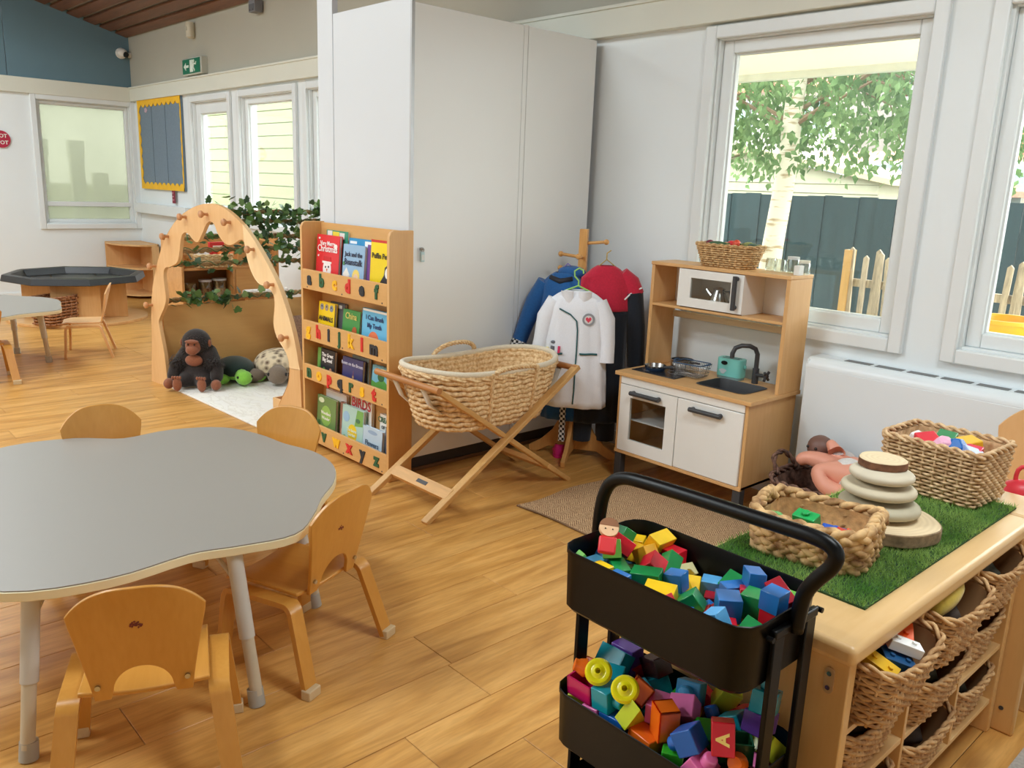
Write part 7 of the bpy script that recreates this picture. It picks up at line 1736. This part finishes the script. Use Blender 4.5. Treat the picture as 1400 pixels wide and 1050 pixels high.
# plaited hyacinth basket
hb_ = thing('plaited_basket', 'rounded plaited water-hyacinth basket on the grass mat', 'basket', (-.797, 1.664, GZ - .003), .20)
HYA = strawmat('hyacinth', (128, 84, 46), (224, 184, 128), 30)
m = MB()
for i in range(4):
    z = .012 + i * .0215; fl_ = 1.0 + .022 * i
    ring = rrect(.112 * fl_, .086 * fl_, .04, 112)
    for st_ in range(3):
        pts = []; rs = []
        for k, (x, y, nx, ny) in enumerate(ring):
            q = 2 * PI * (k / 14.0 + st_ / 3 + i * .31)
            off = .005 * math.sin(2 * q) + .002
            pts.append((x + nx * off, y + ny * off, z + .0095 * math.sin(q) + (.010 * (abs(x) / .118) ** 3 if i == 3 else 0)))
            rs.append(.0088 + .0012 * math.sin(k * 1.7 + st_))
        m.tube(pts, rs, 6, closed=True)
m.build('plaited_side', HYA, hb_, sharp=180)
MB().add([(x * f, y * f, z) for f, z in ((.88, .002), (.93, .078)) for x, y, nx, ny in rrect(.112, .086, .045, 40)], [(k, (k + 1) % 40, 40 + (k + 1) % 40, 40 + k) for k in range(40)] + [tuple(range(40))[::-1]]).build('inner_wall', plain('hyacinth_inside', (190, 146, 96), .9, var=.25, scale=60, bump=.6), hb_, sharp=180)
for s in (-1, 1):
    MB().rope(spl([(s * .112, -.045, .080), (s * .118, -.025, .096), (s * .118, .0, .102), (s * .118, .025, .096), (s * .112, .045, .080)], 6), .0075, .006, .17, 6).build('handle', HYA, hb_, sharp=180)
for i, (x, y, c, lb) in enumerate([(-.80, 1.66, (40, 170, 90), 'green plastic toy inside the plaited basket'), (-.73, 1.65, (40, 90, 190), 'blue plastic toy inside the plaited basket'), (-.705, 1.655, (226, 70, 50), 'small red plastic toy inside the plaited basket'), (-.85, 1.62, (120, 190, 110), 'pale green plastic toy inside the plaited basket')]):
    tag(MB().box(-.026, .026, -.016, .016, -.013, .013).cyl((0, 0, .013), (0, 0, .02), .009, n=12).build('plastic_toy', plain('ptoy_%d' % i, c, .3), loc=(x - .02, y, .662 + .010 * (i == 0)), rot=(.3, .2 * i, .7 * i), bevel=.002), lb, 'toy')
# slice and stones
BARKS = plain('slice_bark', (142, 118, 90), .9, var=.35, scale=60, bump=.5)
def slice_top():
    m, nt, p = nmat('slice_rings')
    tc = nt.nodes.new('ShaderNodeTexCoord'); wv = nt.nodes.new('ShaderNodeTexWave'); wv.wave_type = 'RINGS'; wv.rings_direction = 'Z'
    wv.inputs['Scale'].default_value = 26; wv.inputs['Distortion'].default_value = 2.2; wv.inputs['Detail'].default_value = 2
    L_(nt, tc, 'Object', wv, 'Vector')
    rp = nt.nodes.new('ShaderNodeValToRGB'); rp.color_ramp.elements[0].color = (*lin((220, 197, 158)), 1); rp.color_ramp.elements[1].color = (*lin((230, 208, 170)), 1)
    L_(nt, wv, 'Fac', rp, 'Fac'); L_(nt, rp, 'Color', p, 'Base Color'); p.inputs['Roughness'].default_value = .7; return m
SLT = slice_top()
def wood_slice(loc, r, h, label, bk):
    t = thing('wood_slice', label, 'wood slice', loc)
    wob = [(r * (1 + .025 * math.sin(3 * a + 1) + .012 * math.sin(7 * a)) * math.cos(a), r * (1 + .025 * math.sin(3 * a + 1) + .012 * math.sin(7 * a)) * math.sin(a)) for a in [2 * PI * k / 48 for k in range(48)]]
    MB().prism(wob, 0, h - .0006).build('bark', bk, t, bevel=.002)
    MB().prism([(x * .975, y * .975) for x, y in wob], h - .0005, h + .0006).build('sawn_face', SLT, t)
wood_slice((-.757, 1.905, GZ), .124, .028, 'wide pale tree slice under the stacked stones', BARKS)
zc = GZ + .0288
for r, h, c, lb, dx, dy in ((.092, .040, (182, 172, 146), 'largest sage grey stone at the bottom of the stack', 0, 0), (.085, .036, (198, 185, 158), 'middle pale grey stone of the stack', -.008, .004), (.073, .034, (206, 194, 170), 'smallest pale stone under the small tree slice', -.006, .006)):
    pf_ = [(r * max(0, 1 - abs(q) ** 2.7) ** .42, h / 2 + h / 2 * q) for q in [math.sin(-PI / 2 + PI * k / 18) for k in range(19)]]
    tag(MB().lathe(pf_, 40, Matrix.Diagonal((1, .95, 1, 1))).build('play_stone', plain('stone_%d' % c[0], c, .7, var=.05, scale=25), loc=(-.772 + dx, 1.915 + dy, zc), sharp=180), lb, 'stone')
    zc += h + .0003
wood_slice((-.786, 1.935, zc - .001), .054, .017, 'small bark-edged tree slice on top of the stones', plain('slice_bark_dark', (116, 78, 54), .9, var=.35, scale=60, bump=.5))
# rectangular seagrass basket with blocks
rb2 = thing('seagrass_basket', 'rectangular seagrass basket of coloured blocks on the grass mat', 'basket', (-.780, 2.318, GZ - .003), -.05)
SEA = strawmat('seagrass', (178, 138, 96), (226, 192, 148), 50)
woven(rb2, .130, .104, .140, .022, SEA, rows=15, N=56, sr=.0052, amp=.0042, taper=.94, rimr=.007, flat=.8)
for i, (x, y, c, k, lb) in enumerate([(-.87, 2.285, (232, 230, 228), 0, 'white toy block in the seagrass basket'), (-.835, 2.265, (222, 50, 66), 0, 'red toy cube in the seagrass basket'), (-.775, 2.255, (240, 178, 206), 1, 'pale pink faceted toy block in the seagrass basket'), (-.735, 2.265, (30, 100, 176), 1, 'blue faceted toy block in the seagrass basket'), (-.695, 2.28, (226, 54, 84), 0, 'pinkish red toy block in the seagrass basket'), (-.675, 2.255, (150, 170, 214), 0, 'pale lilac toy block in the seagrass basket'), (-.80, 2.32, (60, 140, 90), 0, 'green toy block at the back of the seagrass basket'), (-.72, 2.325, (240, 190, 50), 0, 'yellow toy block at the back of the seagrass basket')]):
    m = MB()
    if k: m.lathe([(0, -.026), (.030, -.02), (.033, .004), (.018, .028), (0, .03)], 6)
    else: m.box(-.027, .027, -.024, .024, -.022, .022)
    tag(m.build('toy_block', plain('sg_%d' % i, c, .35), loc=(-.78 + (x + .775) * .74, y + .033, .730 - .01 * (i in (0, 4, 5))), rot=(.3 * math.sin(i), .35 * math.cos(2 * i), i * .8), bevel=.003, sharp=25), lb, 'toy block')
for ix in range(4):
    for iy in range(2):
        tag(MB().box(-.022, .022, -.03, .03, -.035, .035).build('toy_block', plain('sg_%d' % ((ix + iy) % 8), (200, 60, 60), .35), loc=(-.845 + ix * .044, 2.283 + iy * .07, .660), rot=(0, 0, .2 * ix), bevel=.003), 'toy block buried in the seagrass basket', 'toy block', 'buried blocks in the seagrass basket')

# ================================================================ doll basket under the window
dbk = thing('doll_basket', 'dark brown wicker basket holding dolls beside the radiator', 'basket', (-1.43, 3.13, 0), .05)
woven(dbk, .25, .165, .24, .12, strawmat('dark_wicker', (66, 44, 36), (128, 94, 78), 45), rows=18, N=60, sr=.0062, amp=.006, taper=.84, rimr=.010)
MB().rope(spl([(.02, .155, .24), (.02, .165, .31), (.07, .165, .345), (.14, .165, .33), (.16, .15, .24)], 6), .007, .006, .16, 6).build('handle', MATS['dark_wicker'], dbk, sharp=180)
MB().rope(spl([(-.235, -.05, .24), (-.265, -.04, .30), (-.255, .02, .32), (-.225, .07, .27), (-.215, .09, .235)], 6), .007, .006, .16, 6).build('handle', MATS['dark_wicker'], dbk, sharp=180)
SK1 = plain('doll_vinyl_pink', (226, 158, 134), .5, var=.04, scale=8); SK2 = plain('doll_vinyl_brown', (116, 84, 74), .5, var=.04, scale=8)
d1 = thing('baby_doll', 'pink vinyl baby doll in white pants lying over the basket', 'doll', (-1.37, 3.08, .275), .12); d1.scale = (1.12, 1.12, 1.12)
V = [(0, 0, .03), (.08, .0, .035), (.15, .01, .035), (-.045, -.035, .04), (-.10, -.05, .035), (-.05, -.085, -.0), (.05, -.09, -.01), (-.04, .045, .03), (-.12, .06, .045), (-.185, .05, .05), (-.20, .04, .02), (.13, -.06, .04), (.09, -.10, .02), (.12, .06, .04), (.06, .09, .05), (.20, .01, .04)]
Eg = [(0, 1), (1, 2), (0, 3), (3, 4), (4, 5), (5, 6), (0, 7), (7, 8), (8, 9), (9, 10), (2, 11), (11, 12), (2, 13), (13, 14), (2, 15)]
skin_thing('body', Eg, V, [.058, .060, .052, .052, .046, .035, .028, .045, .038, .028, .024, .028, .024, .028, .024, .028], SK1, d1)
MB().ell((.255, .01, .05), (.062, .055, .058)).ell((.262, -.046, .05), (.01, .01, .01), 8, 6).build('head', SK1, d1, sharp=180)
MB().ell((-.005, -.005, .035), (.058, .068, .062), 20, 12).build('pants', fabric('doll_white', (224, 220, 216)), d1, sharp=180)
d2 = thing('baby_doll', 'brown-headed baby doll with one arm raised behind the pink doll', 'doll', (-1.50, 3.18, .295), -.2)
V = [(0, 0, .02), (.07, .0, .03), (.13, .0, .03), (.06, -.03, .06), (.04, -.045, .10), (.015, -.05, .125), (.12, .06, .02), (.2, .02, .0), (.2, -.03, -.0)]
Eg = [(0, 1), (1, 2), (1, 3), (3, 4), (4, 5), (1, 6), (2, 7), (2, 8)]
skin_thing('body', Eg, V, [.042, .05, .05, .027, .023, .02, .026, .03, .03], SK1, d2)
hd = MB().ell((-.055, .0, .065), (.055, .052, .052)).build('head', SK2, d2, sharp=180)
for s in (-.02, .02): MB().ell((-.06 + s, -.048, .07), (.007, .005, .006), 8, 6).build('eye', MATS['black_bead'], hd, sharp=180)
MB().ell((-.058, -.052, .055), (.006, .006, .005), 8, 6).build('nose', SK2, hd, sharp=180)
MB().ell((-.058, -.049, .042), (.010, .004, .004), 8, 6).build('mouth', plain('doll_lip', (140, 70, 70), .5), hd, sharp=180)
for s in (-1, 1): MB().ell((-.055 + .055 * s, .005, .06), (.008, .012, .014), 8, 6).build('ear', SK2, hd, sharp=180)
MB().ell((.06, .0, .035), (.058, .055, .05), 20, 12).build('vest', fabric('doll_vest', (206, 200, 198)), d2, sharp=180)
# ---- papers and red bag beyond the unit
pp = thing('paper_pile', 'pile of coloured paper folders on the beech chair by the radiator', 'papers', (-.80, 2.84, .265), .2)
for k, c in enumerate([(150, 170, 200), (240, 238, 232), (236, 170, 160), (240, 240, 236), (200, 210, 190)]):
    MB().box(-.11, .11, -.11, .11, k * .012, k * .012 + .010, Matrix.Rotation(.08 * k, 4, 'Z')).build('folder', plain('folder_%d' % k, c, .6), pp, bevel=.001)
rbg = thing('red_bag', 'shiny red toy bag on the side shelf end', 'bag', (-.62, 2.565, .505), .3)
MB().ell((0, 0, .05), (.10, .05, .07), 18, 12, f=lambda p: 1 + .05 * math.sin(8 * p.x)).build('pouch', plain('bag_red', (226, 62, 74), .3), rbg, sharp=180)
MB().tube(spl([(-.05, 0, .10), (-.04, 0, .15), (.04, 0, .15), (.05, 0, .10)]), .006, 8).build('strap', MATS['bag_red'], rbg, sharp=180)
MB().box(-.12, .12, -.05, .05, -.505, -.02).build('base_box', plain('bag_box', (190, 150, 110), .6), rbg)
# corner of a grey mat and red toy by the unit
gr_ = tag(MB().sheet(lambda u, v: (-.0 + .8 * u, -.0 + .6 * v, .010 + .0015 * math.sin(30 * u)), 12, 8, (0, 0, -.009)).build('grey_rug', fabric('grey_pile', (176, 170, 162), 120, .2), loc=(-.465, 1.98, 0.001)), 'light grey pile rug past the storage unit', 'rug')
rt = thing('red_toy_ring', 'red and beige plastic toy lying on the grey rug corner', 'toy', (-.435, 2.035, .0115), .4)
MB().prism([[(q[0], q[1]) for q in rrect(.05, .035, .02, 32)], [(q[0], q[1]) for q in rrect(.028, .016, .012, 24)][::-1]], 0, .02).build('ring', plain('ring_red', (206, 40, 60), .35), rt, bevel=.003)
MB().box(-.02, .025, -.012, .012, .0, .012).build('inlay', plain('inlay_beige', (226, 190, 160), .5), rt, bevel=.002)
